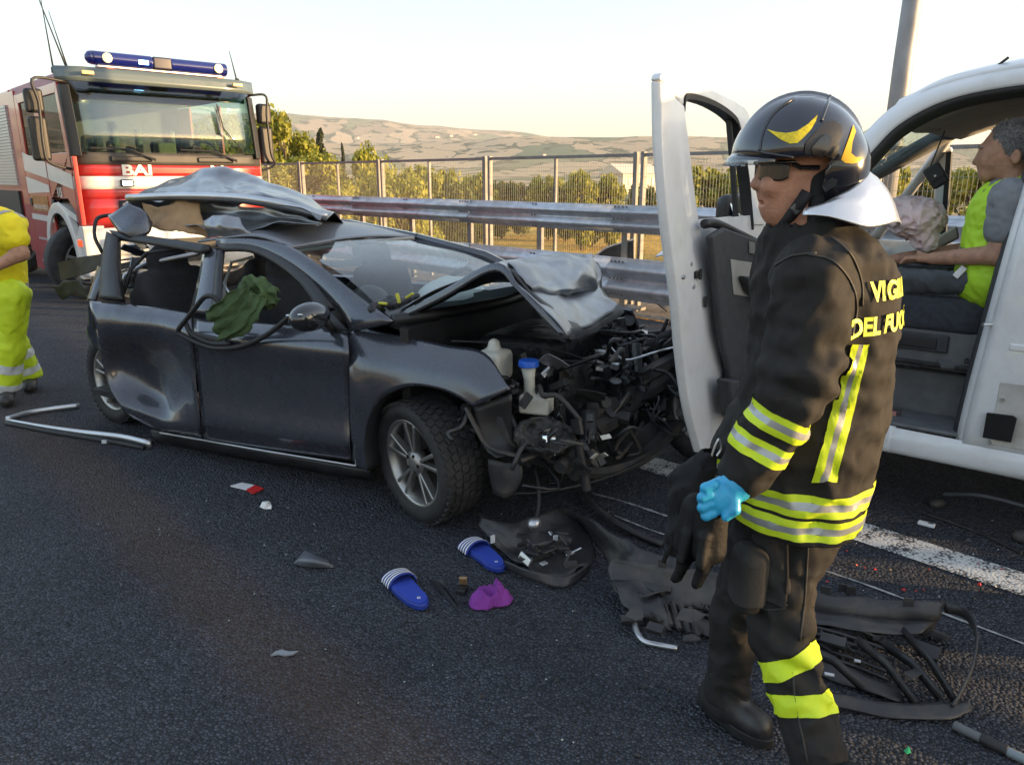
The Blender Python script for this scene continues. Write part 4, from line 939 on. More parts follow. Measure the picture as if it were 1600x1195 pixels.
# ================================================================ white van
V0 = gz(1380, 705, .33); VA = R(-39)
VAN = Frame(V0.x, V0.y, VA)
van = thing('white_van', 'white panel van with open driver\'s door and deployed airbag', 'van', (V0.x, V0.y, 0), VA)
VW = mat('van_white', (.70, .71, .72), .32, 0, .6, nscale=3, namp=.06, dirt=.42, dirtcol=(.40, .37, .32), bump=.04, bscale=6)
VD = mat('van_grey_trim', (.045, .047, .052), .7, nscale=20, namp=.25, bump=.15, bscale=120)
VM = mat('van_mid_grey', (.13, .135, .14), .75, nscale=15, namp=.2, bump=.1, bscale=120)
VL = mat('van_headliner', (.30, .29, .27), .9, nscale=10, namp=.12)
VC = mat('van_seat_cloth', (.04, .045, .055), .9, nscale=40, namp=.3, bump=.2, bscale=150)
VG = glass_mat('van_glass', (.70, .80, .77), .7, base=.04, ior=.7)
VGC = glass_mat('van_cracked_glass', (.62, .74, .70), .8, crack=9, base=.06, ior=.6)
CREAM = mat('dash_cream', (.42, .36, .27), .6, nscale=10, namp=.15)
def vt(z): return .0 if z < 1.25 else (z - 1.25) ** 1.25 * .22
def vp(u, v, y=0.0): return VAN.at(u, v, y=y)
def vz(u, v, d=0.0):
    y = .05
    for _ in range(6): P = VAN.at(u, v, y=y); y = vt(P.z) + d
    return P
def vsheet(name, rows, m, thick=.02, nu=16, nv=8, **k): return sheet(name, rows, m, van, thick, nu, nv, **k)
jr0 = random.Random(77)
# body side behind the door opening
zs = [.44, .7, 1.0, 1.3, 1.6, 1.85, 2.02, 2.12]; xb = [.33, .345, .37, .395, .42, .45, .47, .5]
XR = 3.6
vsheet('side_panel', [[Vector((x0 + (XR - x0) * t, vt(z) - .012 * math.sin(math.pi * min(1, (z - .4) / 1.6)), z)) for t in (0, .06, .12, .4, .7, 1)] for z, x0 in zip(zs, xb)], VW, .02, 30, 24)
# pressed line, seam and reveal on the panel
MB().box((1.75, -.02, .93), (2.6, .012, .03)).build('side_moulding', VW, van, bevel=.005)
MB().box((.60, -.014, 1.15), (.008, .01, 1.4)).build('panel_seam', VD, van)
MB().box((.585, -.012, .62), (.30, .016, .30)).build('dented_skirt', mat('van_dirty', (.5, .48, .45), .6, nscale=6, namp=.3, dirt=.7, dirtcol=(.25, .2, .15)), van, bevel=.01)
MB().prism([Vector((.46 + a, -.022, .565 + b)) for a, b in ((-.05, -.06), (.06, -.06), (.065, .05), (.05, .06), (-.05, .055))], (0, -.02, 0)).build('skirt_hole', mat('hole_black', (.006, .006, .006), .9), van)
for k_, (a, b) in enumerate(((.46, .69), (.62, .67), (.66, .5), (.44, .48))):
    MB().cyl((a, -.022, b), (a, -.034, b), .009, 8).build('rivet', SILV, van)
for x_ in (1.15, 2.7): MB().box((x_, -.013, 1.25), (.007, .008, 1.6)).build('panel_seam', VD, van)
MB().box((.88, -.016, 1.02), (.20, .010, .05)).build('slide_handle', VD, van, bevel=.008)
for i_ in range(9):
    c = Vector((.45 + .5 * jr0.random(), -.0155, .55 + 1.0 * jr0.random())); MB().tube([c, c + Vector((.05 + .1 * jr0.random(), -.002, -.05 + .1 * jr0.random()))], .0018, 4).build('scratch_mark', VM, van)
# inner edge of the B pillar (grey trim with belt)
vsheet('b_pillar_edge', [[Vector((x, vt(z) + .0, z)) for z, x in zip(zs, xb)], [Vector((x - .03, vt(z) + .03, z)) for z, x in zip(zs, xb)], [Vector((x - .02, vt(z) + .14, z)) for z, x in zip(zs, xb)]], VW, .012, 20, 6)
vsheet('b_pillar_trim', [[Vector((x - .035, vt(z) + .04, z)) for z, x in zip(zs, xb)], [Vector((x - .05, vt(z) + .10, z)) for z, x in zip(zs, xb)], [Vector((x + .02, vt(z) + .22, z)) for z, x in zip(zs, xb)]], VD, .012, 20, 6)
MB().cyl((.375, -.01, 1.02), (.34, -.05, 1.02), .008, 8).build('door_striker', SILV, van)
# sill and step
vsheet('sill', [[Vector((-.62, .0, .47)), Vector((0, .0, .47)), Vector((.34, .0, .46)), Vector((XR, 0, .46))], [Vector((-.62, -.02, .41)), Vector((0, -.02, .41)), Vector((.34, -.02, .41)), Vector((XR, -.02, .41))], [Vector((-.62, -.005, .345)), Vector((0, -.005, .34)), Vector((.34, -.005, .34)), Vector((XR, -.005, .33))], [Vector((-.62, .1, .325)), Vector((0, .1, .32)), Vector((.34, .1, .32)), Vector((XR, .1, .32))]], VW, .012, 24, 14)
MB().box((-.13, .16, .475), (.94, .3, .02)).build('door_step', VM, van, bevel=.008)
MB().box((-.13, .31, .585), (.94, .03, .22)).build('step_riser', VM, van)
MB().box((.0, 1.0, .69), (1.3, 1.4, .03)).build('cab_floor', VD, van)
# A pillar and roof edge, near side
ap = [(1258, 330), (1300, 265), (1350, 213), (1400, 167), (1480, 131), (1600, 104), (1720, 98)]
ai = [(1282, 345), (1318, 290), (1362, 238), (1408, 193), (1485, 155), (1600, 133), (1720, 128)]
vsheet('a_pillar', [[vz(u, v, .05) for u, v in ap], [vz(u, v, -.0).lerp(vz(a, b, .0), .4) for (u, v), (a, b) in zip(ap, ai)], [vz(u, v, .01) for u, v in ai]], VW, .02, 30, 8)
vsheet('door_seal', [[vz(u, v, .012) for u, v in ai], [vz(u + 4, v + 7, .02) for u, v in ai], [vz(u + 8, v + 16, .07) for u, v in ai]], RUB, .015, 30, 8)
# roof skin and headliner
top = [vz(u, v, .05) for u, v in ap]
tfr = top[3]
rx = [tfr.x, tfr.x + .3, 1.0, 2.0, XR]
def roofz(x): return np.interp(x, [top[2].x, top[3].x, top[4].x, top[5].x, top[6].x, 1.2, XR], [top[2].z, top[3].z, top[4].z, top[5].z, top[6].z, 2.2, 2.22])
vsheet('roof', [[Vector((x, y, roofz(x) + .10 * math.sin(math.pi * (y - .2) / 1.6) ** .6 if 0 < (y - .2) / 1.6 < 1 else roofz(x))) for x in rx] for y in (.2, .3, .6, 1.0, 1.4, 1.7, 1.8)], VW, .02, 24, 16)
vsheet('headliner', [[Vector((x, y, roofz(x) - (.10 if x < .2 else .075))) for x in (tfr.x + .03, .15, .5, 1.4)] for y in (.26, .6, 1.0, 1.4, 1.75)], VL, .02, 10, 8)
MB().tube(spline([Vector((tfr.x + .06, .35, roofz(tfr.x) - .05)), Vector((tfr.x + .02, .55, roofz(tfr.x) - .06)), Vector((tfr.x + .06, .8, roofz(tfr.x) - .05))], 10), .045, 8).build('sun_visor', VL, van, smooth=True)
# far side
vsheet('far_side', [[Vector((x, 1.96 - vt(z), z)) for x in (.62, 1.2, 2.2, XR)] for z in zs], VW, .02, 16, 16)
vsheet('far_lower_door', [[Vector((x, 1.95, z)) for x in (-.62, 0, .6)] for z in (.45, .8, 1.22)], VW, .05, 8, 8)
MB().tube([(-1.08, 1.72, 1.28), (-.62, 1.7, 1.68), (tfr.x + .02, 1.66, roofz(tfr.x) - .03)], .055, 8).build('far_a_pillar', VM, van, smooth=True)
MB().tube([(-.62, 1.90, 1.24), (-.30, 1.84, 1.78), (-.17, 1.78, 2.0)], .035, 8).build('far_door_frame', VW, van, smooth=True)
MB().box((-.235, 1.87, 1.5), (.09, .05, .68), Matrix.Rotation(R(-4), 3, 'Y')).build('quarter_post', VW, van, bevel=.02)
MB().box((-.20, 1.83, 1.5), (.03, .05, .62), Matrix.Rotation(R(-4), 3, 'Y')).build('quarter_seal', RUB, van)
MB().tube([(-.2, 1.78, 2.0), (.62, 1.76, 2.05)], .04, 8).build('far_roof_frame', VL, van, smooth=True)
MB().box((.63, 1.85, 1.6), (.12, .08, .8)).build('far_b_pillar', VL, van, bevel=.02)
# windscreen, dashboard, bulkhead
wtop = [Vector((tfr.x + .0 - .06 * math.sin(math.pi * (y - .2) / 1.6), y, roofz(tfr.x) - .01)) for y in (.26, .6, 1.0, 1.4, 1.74)]
wbot = [Vector((-1.0 - .14 * math.sin(math.pi * (y - .1) / 1.7), y, 1.27)) for y in (.14, .55, 1.0, 1.4, 1.8)]
vsheet('windscreen', [wtop, [a.lerp(b, .5) + Vector((-.03, 0, .03)) for a, b in zip(wtop, wbot)], wbot], VGC, 0, 12, 10)
vsheet('dashboard', [wbot, [Vector((-.75, y, 1.26)) for y in (.14, .55, 1.0, 1.4, 1.8)], [Vector((-.62, y, 1.18)) for y in (.14, .55, 1.0, 1.4, 1.8)], [Vector((-.66, y, .75)) for y in (.14, .55, 1.0, 1.4, 1.8)]], VD, .03, 12, 14)
MB().box((-.64, 1.05, 1.06), (.12, .5, .28)).build('dash_console', CREAM, van, bevel=.03)
MB().rings([[Vector((-.60 + dx, y, 1.13 + dz)) for dx, dz in ((-.1, -.07), (.06, -.07), (.1, .0), (.05, .08), (-.1, .08))] for y in (1.25, 1.5, 1.78)]).build('dash_end', CREAM, van, bevel=.02)
pd = MB()
pd.rings([[vp(u, v, y) for u, v in ((1440, 385), (1495, 352), (1500, 372), (1445, 400))] for y in (1.0, 1.12)])
pd.build('grab_handle', CREAM, van, bevel=.015)
MB().box((.62, 1.0, 1.3), (.03, 1.7, 1.5)).build('bulkhead', VM, van)
# seats
def vseat(y, nm):
    def fn(P):
        rt = np.array(Matrix.Rotation(-.16, 3, 'Y'))
        d = sd_box(P, (.03, y, .98), (.29, .25, .07), rad=.05); d = smin(d, sd_box(P, (.40, y, 1.28), (.075, .24, .34), rt, .06), .05)
        d = smin(d, sd_box(P, (.35, y - .21, 1.22), (.09, .045, .26), rt, .04), .04); d = smin(d, sd_box(P, (.03, y - .22, 1.0), (.27, .04, .09), rad=.035), .03)
        return smin(d, sd_ell(P, (.48, y, 1.72), (.06, .14, .11)), .02)
    return sdf_mesh(nm, fn, (-.3, y - .32, .85), (.62, y + .32, 1.9), .026, VC, van)
vseat(.48, 'driver_seat'); vseat(1.4, 'passenger_seat')
MB().box((.04, .48, .83), (.56, .5, .22)).build('seat_base', VM, van, bevel=.03)
MB().box((.02, .222, .86), (.32, .02, .09)).build('seat_control_panel', VD, van, bevel=.01)
MB().box((.02, .209, .86), (.22, .012, .055)).build('seat_lever', mat('lever_black', (.02, .02, .022), .5), van, bevel=.006)
for i_ in range(3): MB().box((-.02, .20 + .03 * i_, .76 - .012 * i_), (.62, .018, .018)).build('seat_rail', METD, van, bevel=.003)
jr = random.Random(5)
for i_ in range(26):
    c = Vector((-.32 + .62 * jr.random(), .22 + .22 * jr.random(), .715 + .05 * jr.random())); q = Matrix.Rotation(jr.random() * 6, 3, Vector((.2, .2, 1)))
    if jr.random() < .5: MB().box(c, (.06 + .12 * jr.random(), .03 + .05 * jr.random(), .015 + .02 * jr.random()), q).build('floor_tool', [VD, BLK, METD, VM][int(jr.random() * 4)], van, bevel=.004)
    else:
        MB().tube(spline([c, c + q @ Vector((.08, .03, .02)), c + q @ Vector((.16, 0, 0)), c + q @ Vector((.22, .05, .01))], 12), .008, 6).build('floor_cable', [BLK, METD, VD][int(jr.random() * 3)], van, smooth=True)
# steering wheel with deployed airbag
swc = Vector((-.36, .50, 1.26)); sa = Vector((.72, 0, .69)); e2 = Vector((0, 1, 0)); e3 = sa.cross(e2)
MB().tube([swc + e2 * .2 * math.cos(a * .3142) + e3 * .2 * math.sin(a * .3142) for a in range(21)], .017, 8).build('steering_wheel', BLK, van, smooth=True)
MB().tube([swc - sa * .02, Vector((-.72, .5, 1.02))], .04, 8).build('steering_column', VD, van)
bag_c = vp(1432, 342, .48)
def bagf(P):
    d = sd_ell(P, tuple(bag_c), (.13, .19, .10)); d = smin(d, sd_ell(P, tuple(bag_c + Vector((-.08, .02, .03))), (.08, .14, .07)), .05); d = smin(d, sd_cone(P, tuple(bag_c + Vector((.03, -.06, -.02))), tuple(bag_c + Vector((.07, -.08, -.11))), .05, .05), .05)
    return d + .05 * np.abs(vnoise(P, 60, 21)) + .016 * np.abs(vnoise(P, 130, 22)) - .018
sdf_mesh('airbag', bagf, tuple(bag_c - Vector((.28, .3, .22))), tuple(bag_c + Vector((.28, .3, .22))), .0095, mat('airbag_pink', (.68, .52, .51), .85, nscale=8, namp=.12, bump=.2, bscale=60), van)
# nose: crushed, hidden behind the open door
vsheet('front_fender', [[Vector((-.64, .0, z)), Vector((-.95, .03, z)), Vector((-1.2, .12, z))] for z in (.6, .85, 1.1, 1.24)], VW, .01, 10, 10, crumple=.05, cs=4)
vsheet('bonnet', [[Vector((x, y, 1.26 - .2 * (-.95 - x) if x < -.95 else 1.26)) for y in (.1, .6, 1.2, 1.85)] for x in (-.98, -1.15, -1.35)], VW, .01, 12, 8, crumple=.08, cs=4)
vsheet('front_grille', [[Vector((-1.28 - .05 * math.sin(y), y, z)) for y in (.15, .6, 1.2, 1.85)] for z in (.4, .7, 1.0, 1.2)], DIRTY, .02, 12, 8, crumple=.08, cs=5)
MB().box((-1.0, 1.0, .5), (.5, 1.5, .3)).build('front_subframe', METD, van, bevel=.03)
for (x, y, s_) in ((-.98, .16, 0), (2.35, .16, 0), (-.98, 1.8, math.pi), (2.35, 1.8, math.pi)):
    wheel('wheel', van, (x, y, .34), .345, .22, .21, s_, 0, 6, False, mat('steel_wheel', (.3, .3, .31), .5, .6), False)
MB().box((1.1, 1.0, .42), (3.6, 1.3, .1)).build('chassis', BLK, van)
MB().box((XR, .98, 1.3), (.03, 1.85, 1.7)).build('rear_door', VW, van, bevel=.02)
MB().tube([vz(1560, 102, .1), vz(1576, 90, .1)], .007, 6).build('roof_aerial', BLK, van)
MB().tube(spline([Vector((.3, -.06, .2)), Vector((.5, -.1, .25)), Vector((.9, -.12, .22))], 10), .012, 6).build('hanging_bracket', BLK, van)
# --- open driver's door
XD = -.65
def dp(u, v, x=XD): return VAN.at(u, v, x=x)
def tum(P): return Vector((P.x - max(0, P.z - 1.2) * .10, P.y, P.z))
so = [(1086, 706), (1068, 640), (1056, 560), (1047, 460), (1042, 350), (1043, 230), (1050, 125)]
si = [(1112, 694), (1118, 640), (1117, 560), (1110, 470), (1100, 400), (1090, 345), (1084, 165)]
O_ = [tum(dp(u, v)) for u, v in so]; I_ = [tum(dp(u, v)) for u, v in si]
# shell: closed profile edge strip along the latch side
sec = []
So, Si = spline(O_, 24), spline(I_, 24)
for o_, i_ in zip(So, Si):
    sec.append([o_ + Vector((-.012, .004, 0)), o_ + Vector((.0, -.006, 0)), o_ + Vector((.03, .01, 0)), o_.lerp(i_, .45) + Vector((.042, 0, 0)), o_.lerp(i_, .62) + Vector((.030, 0, 0)), i_ + Vector((.034, 0, 0)), i_ + Vector((.0, 0, 0)), i_ + Vector((-.012, 0, 0))])
door = bpy.data.objects.new('driver_door', None); COL.objects.link(door); door.parent = van
MB().rings(sec).build('door_jamb', VW, door, smooth=False, bevel=.006)
hy = -.03
low_o = [I_[0], I_[1], I_[2], I_[3], I_[4], I_[5]]
ls = spline(low_o, 12)
for nm, dx, mm_ in (('door_skin', -.02, VW), ('door_inner', .015, VW)):
    MB().grid([[p + Vector((dx, .006, 0)), Vector((XD + dx - max(0, p.z - 1.2) * .1, hy, p.z))] for p in ls]).build(nm, mm_, door, thick=.012)
# top frame
tf = [tum(dp(u, v)) for u, v in [(1050, 122), (1058, 112), (1085, 120), (1130, 140), (1168, 160), (1186, 182), (1191, 260), (1192, 352)]]
tfi = [tum(dp(u, v)) for u, v in [(1084, 165), (1088, 148), (1100, 146), (1130, 156), (1158, 176), (1168, 198), (1174, 270), (1174, 352)]]
a1, a2 = spline(tf, 24), spline(tfi, 24)
MB().rings([[p + Vector((-.012, 0, 0)), p + Vector((.03, 0, 0)), q + Vector((.03, 0, 0)), q + Vector((-.012, 0, 0))] for p, q in zip(a1, a2)]).build('window_frame', VW, door, bevel=.006)
MB().rings([[q + Vector((-.02, 0, 0)), q + Vector((.036, 0, .0)), q + Vector((.036, .004, -.022)), q + Vector((-.02, .004, -.022))] for q in a2]).build('window_seal', RUB, door)
MB().tube([tum(dp(1162, 172)), tum(dp(1161, 260)), tum(dp(1158, 355))], .014, 6).build('quarter_bar', RUB, door)
# trim
trm = [(1100, 368), (1122, 355), (1190, 380), (1235, 395), (1250, 480), (1240, 640), (1150, 660), (1116, 520)]
tp = [dp(u, v, XD + .06) for u, v in trm]
MB().prism(tp, (.035, 0, 0)).build('door_trim', VD, door, bevel=.015)
pk = [(1140, 405), (1205, 415), (1210, 470), (1145, 460)]
MB().prism([dp(u, v, XD + .095) for u, v in pk], (.006, 0, 0)).build('handle_recess', VL, door, bevel=.004)
MB().prism([dp(u, v, XD + .1) for u, v in [(1150, 430), (1165, 432), (1205, 470), (1240, 500), (1235, 520), (1160, 455)]], (.05, 0, 0)).build('armrest', VD, door, bevel=.015)
MB().prism([dp(u, v, XD + .075) for u, v in [(1117, 590), (1175, 590), (1180, 655), (1125, 650)]], (.07, 0, 0)).build('door_pocket', VD, door, bevel=.015)
MB().tube(spline([dp(1100, 350, XD + .05), dp(1120, 350, XD + .06), dp(1155, 366, XD + .06), dp(1190, 383, XD + .06)], 12), .02, 8).build('trim_top', BLK, door, smooth=True)
MB().prism([dp(u, v, XD + .1) for u, v in [(1170, 377), (1179, 379), (1179, 397), (1170, 395)]], (.003, 0, 0)).build('door_badge', SILV, door)
# latch, rivets
lc_ = tum(dp(1076, 428)) + Vector((.042, 0, 0))
MB().box(lc_, (.02, .045, .03)).box(lc_ + Vector((.01, .015, .0)), (.012, .014, .045)).build('door_latch', BLK, door, bevel=.003)
for u, v in ((1070, 412), (1057, 432), (1071, 447)):
    c = tum(dp(u, v)) + Vector((.036, 0, 0)); MB().lathe([(.011, 0), (.009, .006), (0, .008)], 10, 'x', c).build('latch_screw', mat('screw_zinc', (.45, .45, .45), .4, .8), door)
c = tum(dp(1088, 470)) + Vector((.044, 0, 0)); MB().box(c, (.012, .018, .05)).build('door_plug', BLK, door, bevel=.005)
# outside mirror, seen through the door window
mcv = dp(1143, 340, XD - .22)
def vmir(P): return np.maximum(sd_box(P, tuple(mcv), (.05, .13, .12), rad=.05), (P[..., 0] - mcv.x) - .03)
sdf_mesh('mirror_housing', vmir, tuple(mcv - Vector((.12, .18, .18))), tuple(mcv + Vector((.12, .18, .18))), .014, BLK, door)
MB().box(mcv + Vector((.040, 0, 0)), (.006, .2, .19), Matrix.Rotation(R(-22), 3, 'Y') @ Matrix.Rotation(R(10), 3, 'Z')).build('mirror_glass', mat('mirror_glass', (.75, .8, .86), .03, 1.0), door, bevel=.03)
MB().tube([mcv + Vector((.0, .12, -.08)), Vector((XD - .05, -.12, mcv.z - .12))], .03, 8).build('mirror_arm', BLK, door)
for z in (.55, 1.1): MB().cyl((XD + .02, .0, z), (XD + .02, .0, z + .09), .025, 10).build('hinge', VW, door)
# small things hanging / lying in the cab
pc = VAN.at(1463, 275, y=.75)
pouch = thing('hanging_pouch', 'small black pouch hanging from the van\'s interior mirror', 'pouch', (V0.x, V0.y, 0), VA)
qr = Matrix.Rotation(R(-35), 3, 'Y')
MB().box(pc, (.085, .05, .12), qr).build('case', mat('pouch_black', (.03, .03, .032), .7), pouch, bevel=.012)
MB().box(pc + qr @ Vector((0, -.028, .015)), (.08, .008, .07), qr).build('flap', mat('pouch_black2', (.045, .045, .047), .7), pouch, bevel=.003)
MB().cyl(pc + qr @ Vector((0, -.034, .0)), pc + qr @ Vector((0, -.03, .0)), .006, 8).build('stud', SILV, pouch)
MB().tube([pc + qr @ Vector((0, 0, .06)), VAN.at(1476, 205, y=.75)], .004, 5).build('cord', BLK, pouch)
kc = VAN.at(1393, 647, y=.14)
pk_ = thing('cigarette_packet', 'small cigarette packet with yellow edge lying on the van door step', 'packet', (V0.x, V0.y, 0), VA)
MB().box(kc, (.085, .024, .055), R(5)).build('box', mat('packet_dark', (.05, .035, .04), .5), pk_, bevel=.003)
MB().box(kc + Vector((-.035, -.013, 0)), (.012, .004, .05), R(5)).build('yellow_band', mat('packet_yellow', (.7, .55, .03), .5), pk_)
MB().box(kc + Vector((.008, -.0135, .005)), (.03, .004, .03), R(5)).build('picture', mat('packet_red', (.45, .2, .17), .5), pk_)
# ================================================================ fire engine
TO = (-5.42, 9.72, 0); TA = math.atan2(.6896, .7242)
TRK = Frame(TO[0], TO[1], TA)
trk = thing('fire_engine', 'red and white fire engine cab with blue light bar', 'fire engine', TO, TA)
RED = mat('fire_red', (.42, .022, .02), .3, 0, .8, nscale=3, namp=.08, dirt=.15)
WHI = mat('fire_white', (.75, .73, .69), .35, 0, .6, nscale=3, namp=.05, dirt=.2, dirtcol=(.4, .35, .3))
TG = glass_mat('truck_glass', (.62, .74, .70), .62, base=.2)
GRN = mat('visor_green', (.10, .13, .135), .25, 0, .6)
DGR = mat('truck_dark', (.06, .055, .052), .55, nscale=6, namp=.2)
TB = mat('truck_black', (.02, .02, .021), .5)
def fp(u, v, y=0.0): return TRK.at(u, v, y=y)
def sp_(u, v, x=0.0): return TRK.at(u, v, x=x)
W = 2.5
def fx(z): return .0 if z < 1.95 else (z - 1.95) * .17       # windscreen rake
# front face, strips between heights (rounded corners)
def front_band(name, z0, z1, m, x0=0.0, x1=W, pr=0.0, nz=4):
    xs = [x0 + (x1 - x0) * i / 10 for i in range(11)]
    def yy(x, z):
        e = min(x, W - x); c = .12 * max(0, 1 - e / .25) ** 2
        return fx(z) + c - pr - .03 * math.sin(math.pi * x / W)
    return MB().grid([[Vector((x, yy(x, z0 + (z1 - z0) * k / (nz - 1)), z0 + (z1 - z0) * k / (nz - 1))) for x in xs] for k in range(nz)]).build(name, m, trk, smooth=True, thick=.02)
front_band('front_panel', 1.66, 1.80, RED); front_band('front_stripe', 1.50, 1.66, WHI, pr=.002); front_band('front_panel', 1.38, 1.50, RED)
front_band('grille_surround', 1.02, 1.38, mat('fire_red', ()), pr=0)
front_band('grille', 1.10, 1.36, TB, .45, 2.05, pr=.03)
for k_ in range(4): MB().box((1.25, -.09, 1.14 + .06 * k_), (1.55, .03, .022)).build('grille_slat', DGR, trk, bevel=.005)
front_band('wiper_panel', 1.80, 1.95, DGR, pr=.004)
front_band('windscreen', 1.93, 2.80, TG, .10, W - .08)
front_band('sun_band', 2.66, 2.79, glass_mat('sun_band_glass', (.06, .3, .2), .7, base=.05), .2, W - .14, pr=-.04)
front_band('sun_visor', 2.79, 2.96, GRN, -.02, W + .02, pr=.07)
front_band('bumper', .42, 1.02, WHI, pr=.06)
for x in (.42, 2.08):
    MB().box((x, -.10, .78), (.42, .05, .22)).build('headlamp', mat('lamp_glass', (.6, .6, .58), .1, .3), trk, bevel=.02)
MB().box((.58, -.045, 1.575), (.17, .03, .09)).build('front_lamp', TB, trk, bevel=.02)
MB().box((.58, -.064, 1.575), (.12, .012, .055)).build('front_lamp_lens', mat('lamp_lit', (.9, .95, 1), .2, emit=((.8, .9, 1), 3.0)), trk, bevel=.01)
# A pillars
for s_ in (-1, 1):
    x0, x1 = (.0, .10) if s_ < 0 else (W, W - .12)
    MB().rings([[Vector((x0, fx(z) + .09, z)), Vector((x0 + .02 * (1 if s_ < 0 else -1), fx(z) + .04, z)), Vector((x1, fx(z) - .035, z)), Vector((x1, fx(z) + .03, z)), Vector((x0 + .0, fx(z) + .12, z))] for z in (1.90, 2.2, 2.5, 2.75)]).build('a_pillar', mat('pillar_black', (.03, .028, .026), .4), trk, smooth=False, bevel=.01)
# wipers
for x0 in (.95, 2.05):
    MB().tube([(x0, -.1, 1.86), (x0 - .3, -.09, 1.99), (x0 - .75, -.055, 2.0)], .012, 6).build('wiper', TB, trk)
    MB().tube([(x0 + .0, -.1, 1.88), (x0 - .55, -.06, 2.03)], .008, 6).build('wiper_blade', TB, trk)
    MB().box((x0 - .28, -.05, 1.875), (.5, .03, .07)).build('grab_step', TB, trk, bevel=.015)
MB().tube([(1.9, .05, 2.62), (1.95, .01, 2.3), (2.2, -.05, 1.97)], .008, 6).build('radio_whip', TB, trk)
# side (towards the worker): body between door seams
HW = .0
def side_poly(name, pts, m, x=0.0, d=.03): return MB().prism([Vector((x, y, z)) for y, z in pts], (d, 0, 0)).build(name, m, trk, bevel=.006)
side_poly('cab_door', [(.14, 1.02), (.14, 1.95), (1.28, 1.95), (1.28, 1.05), (1.28, 1.36), (.5, 1.38), (.2, 1.2)], RED)
side_poly('door_frame_front', [(.14, 1.95), (.28, 1.95), (.38, 2.66), (.28, 2.78)], RED); side_poly('door_frame_top', [(.28, 2.78), (.38, 2.66), (1.16, 2.66), (1.28, 2.78)], RED); side_poly('door_frame_rear', [(1.16, 1.95), (1.28, 1.95), (1.28, 2.78), (1.16, 2.66)], RED)
side_poly('door_window', [(.27, 1.96), (.37, 2.66), (1.16, 2.66), (1.16, 1.96)], glass_mat('truck_side_glass', (.25, .3, .3), .5, base=.02), .02, .006)
side_poly('cab_door', [(1.31, .55), (1.31, 1.95), (2.55, 1.95), (2.55, .55)], RED)
side_poly('door_frame_front', [(1.31, 1.95), (1.55, 1.95), (1.55, 2.66), (1.31, 2.78)], RED); side_poly('door_frame_top', [(1.31, 2.78), (1.55, 2.66), (2.35, 2.66), (2.55, 2.78)], RED); side_poly('door_frame_rear', [(2.35, 1.95), (2.55, 1.95), (2.55, 2.78), (2.35, 2.66)], RED)
side_poly('door_window', [(1.55, 1.96), (1.55, 2.66), (2.35, 2.66), (2.35, 1.96)], glass_mat('truck_side_glass'), .02, .006)
side_poly('cab_rear_panel', [(2.57, .55), (2.57, 2.85), (2.95, 2.85), (2.95, .55)], RED)
side_poly('cab_step', [(1.2, .3), (1.2, .56), (2.9, .56), (2.9, .3)], RED, .03)
for y_, z_ in ((1.9, .45), (1.9, .78)): MB().box((.02, y_, z_), (.05, .9, .03)).build('step_plate', SILV, trk)
# stripes along the side
def stripe(name, pts, m, x=-.004): return MB().prism([Vector((x, y, z)) for y, z in pts], (-.004, 0, 0)).build(name, m, trk)
stripe('side_stripe', [(.14, 1.50), (.14, 1.68), (1.27, 1.83), (1.27, 1.62)], WHI); stripe('side_stripe', [(1.32, 1.63), (1.32, 1.84), (2.54, 2.0), (2.54, 1.74)], WHI)
stripe('side_stripe', [(1.32, 1.45), (1.32, 1.54), (2.54, 1.66), (2.54, 1.42)], WHI); stripe('side_stripe', [(.2, 1.10), (.2, 1.18), (1.0, 1.335), (1.0, 1.26)], WHI)
stripe('side_stripe', [(1.32, 1.04), (1.32, 1.12), (2.54, 1.13), (2.54, 1.05)], WHI)
YEL = mat('gold_panel', (.55, .30, .06), .3, .6)
stripe('crest_panel', [(1.5, 1.18), (1.5, 1.4), (2.4, 1.4), (2.4, 1.18)], mat('crest_gold', (.45, .2, .05), .3, .4, nscale=9, namp=.5))
for y_ in (1.2, 2.42):
    MB().box((-.012, y_, 1.3), (.02, .12, .11)).build('door_handle', TB, trk, bevel=.012)
text('number_115', '115', .17, WHI, trk, basis((-.008, .82, 1.45), (0, -1, 0), (0, 0, 1)), .002, bold=.004)
text('letters', 'VIGILI DEL FUOCO', .09, WHI, trk, basis((-.008, 1.95, 1.235), (0, -1, 0), (0, 0, 1)), .002)
for nm, s_, x_ in (('letters', 'BAI', .72), ('letters', 'M', 1.78)):
    text(nm, s_, .18, WHI, trk, basis((x_, -.046, 1.73), (1, 0, 0), (0, 0, 1)), .004, bold=.006).scale = (1.45, 1, 1)
# roof and back wall
MB().rings([[Vector((x, y, z)) for x, z in ((.0, 2.76), (.05, 2.9), (.2, 2.96), (W - .2, 2.96), (W - .05, 2.9), (W, 2.76))] for y in (.2, .4, 2.95)]).build('cab_roof', mat('roof_red_dull', (.34, .10, .10), .5, nscale=4, namp=.15), trk, bevel=.03)
MB().box((W - .02, 1.5, 1.5), (.03, 2.8, .95)).build('far_door', RED, trk); MB().box((W - .02, 1.35, 2.3), (.03, .14, .8)).build('far_post', RED, trk); MB().box((W - .02, 2.7, 2.3), (.03, .5, .9)).build('far_post', RED, trk)
MB().box((W / 2, 2.92, 1.9), (W - .1, .04, 1.9)).build('cab_back', VM, trk)
MB().box((W / 2, 1.6, 1.05), (W - .1, 2.7, .06)).build('cab_floor', TB, trk)
MB().box((W / 2, .35, 1.72), (W - .2, .45, .30)).build('dashboard', VM, trk, bevel=.05)
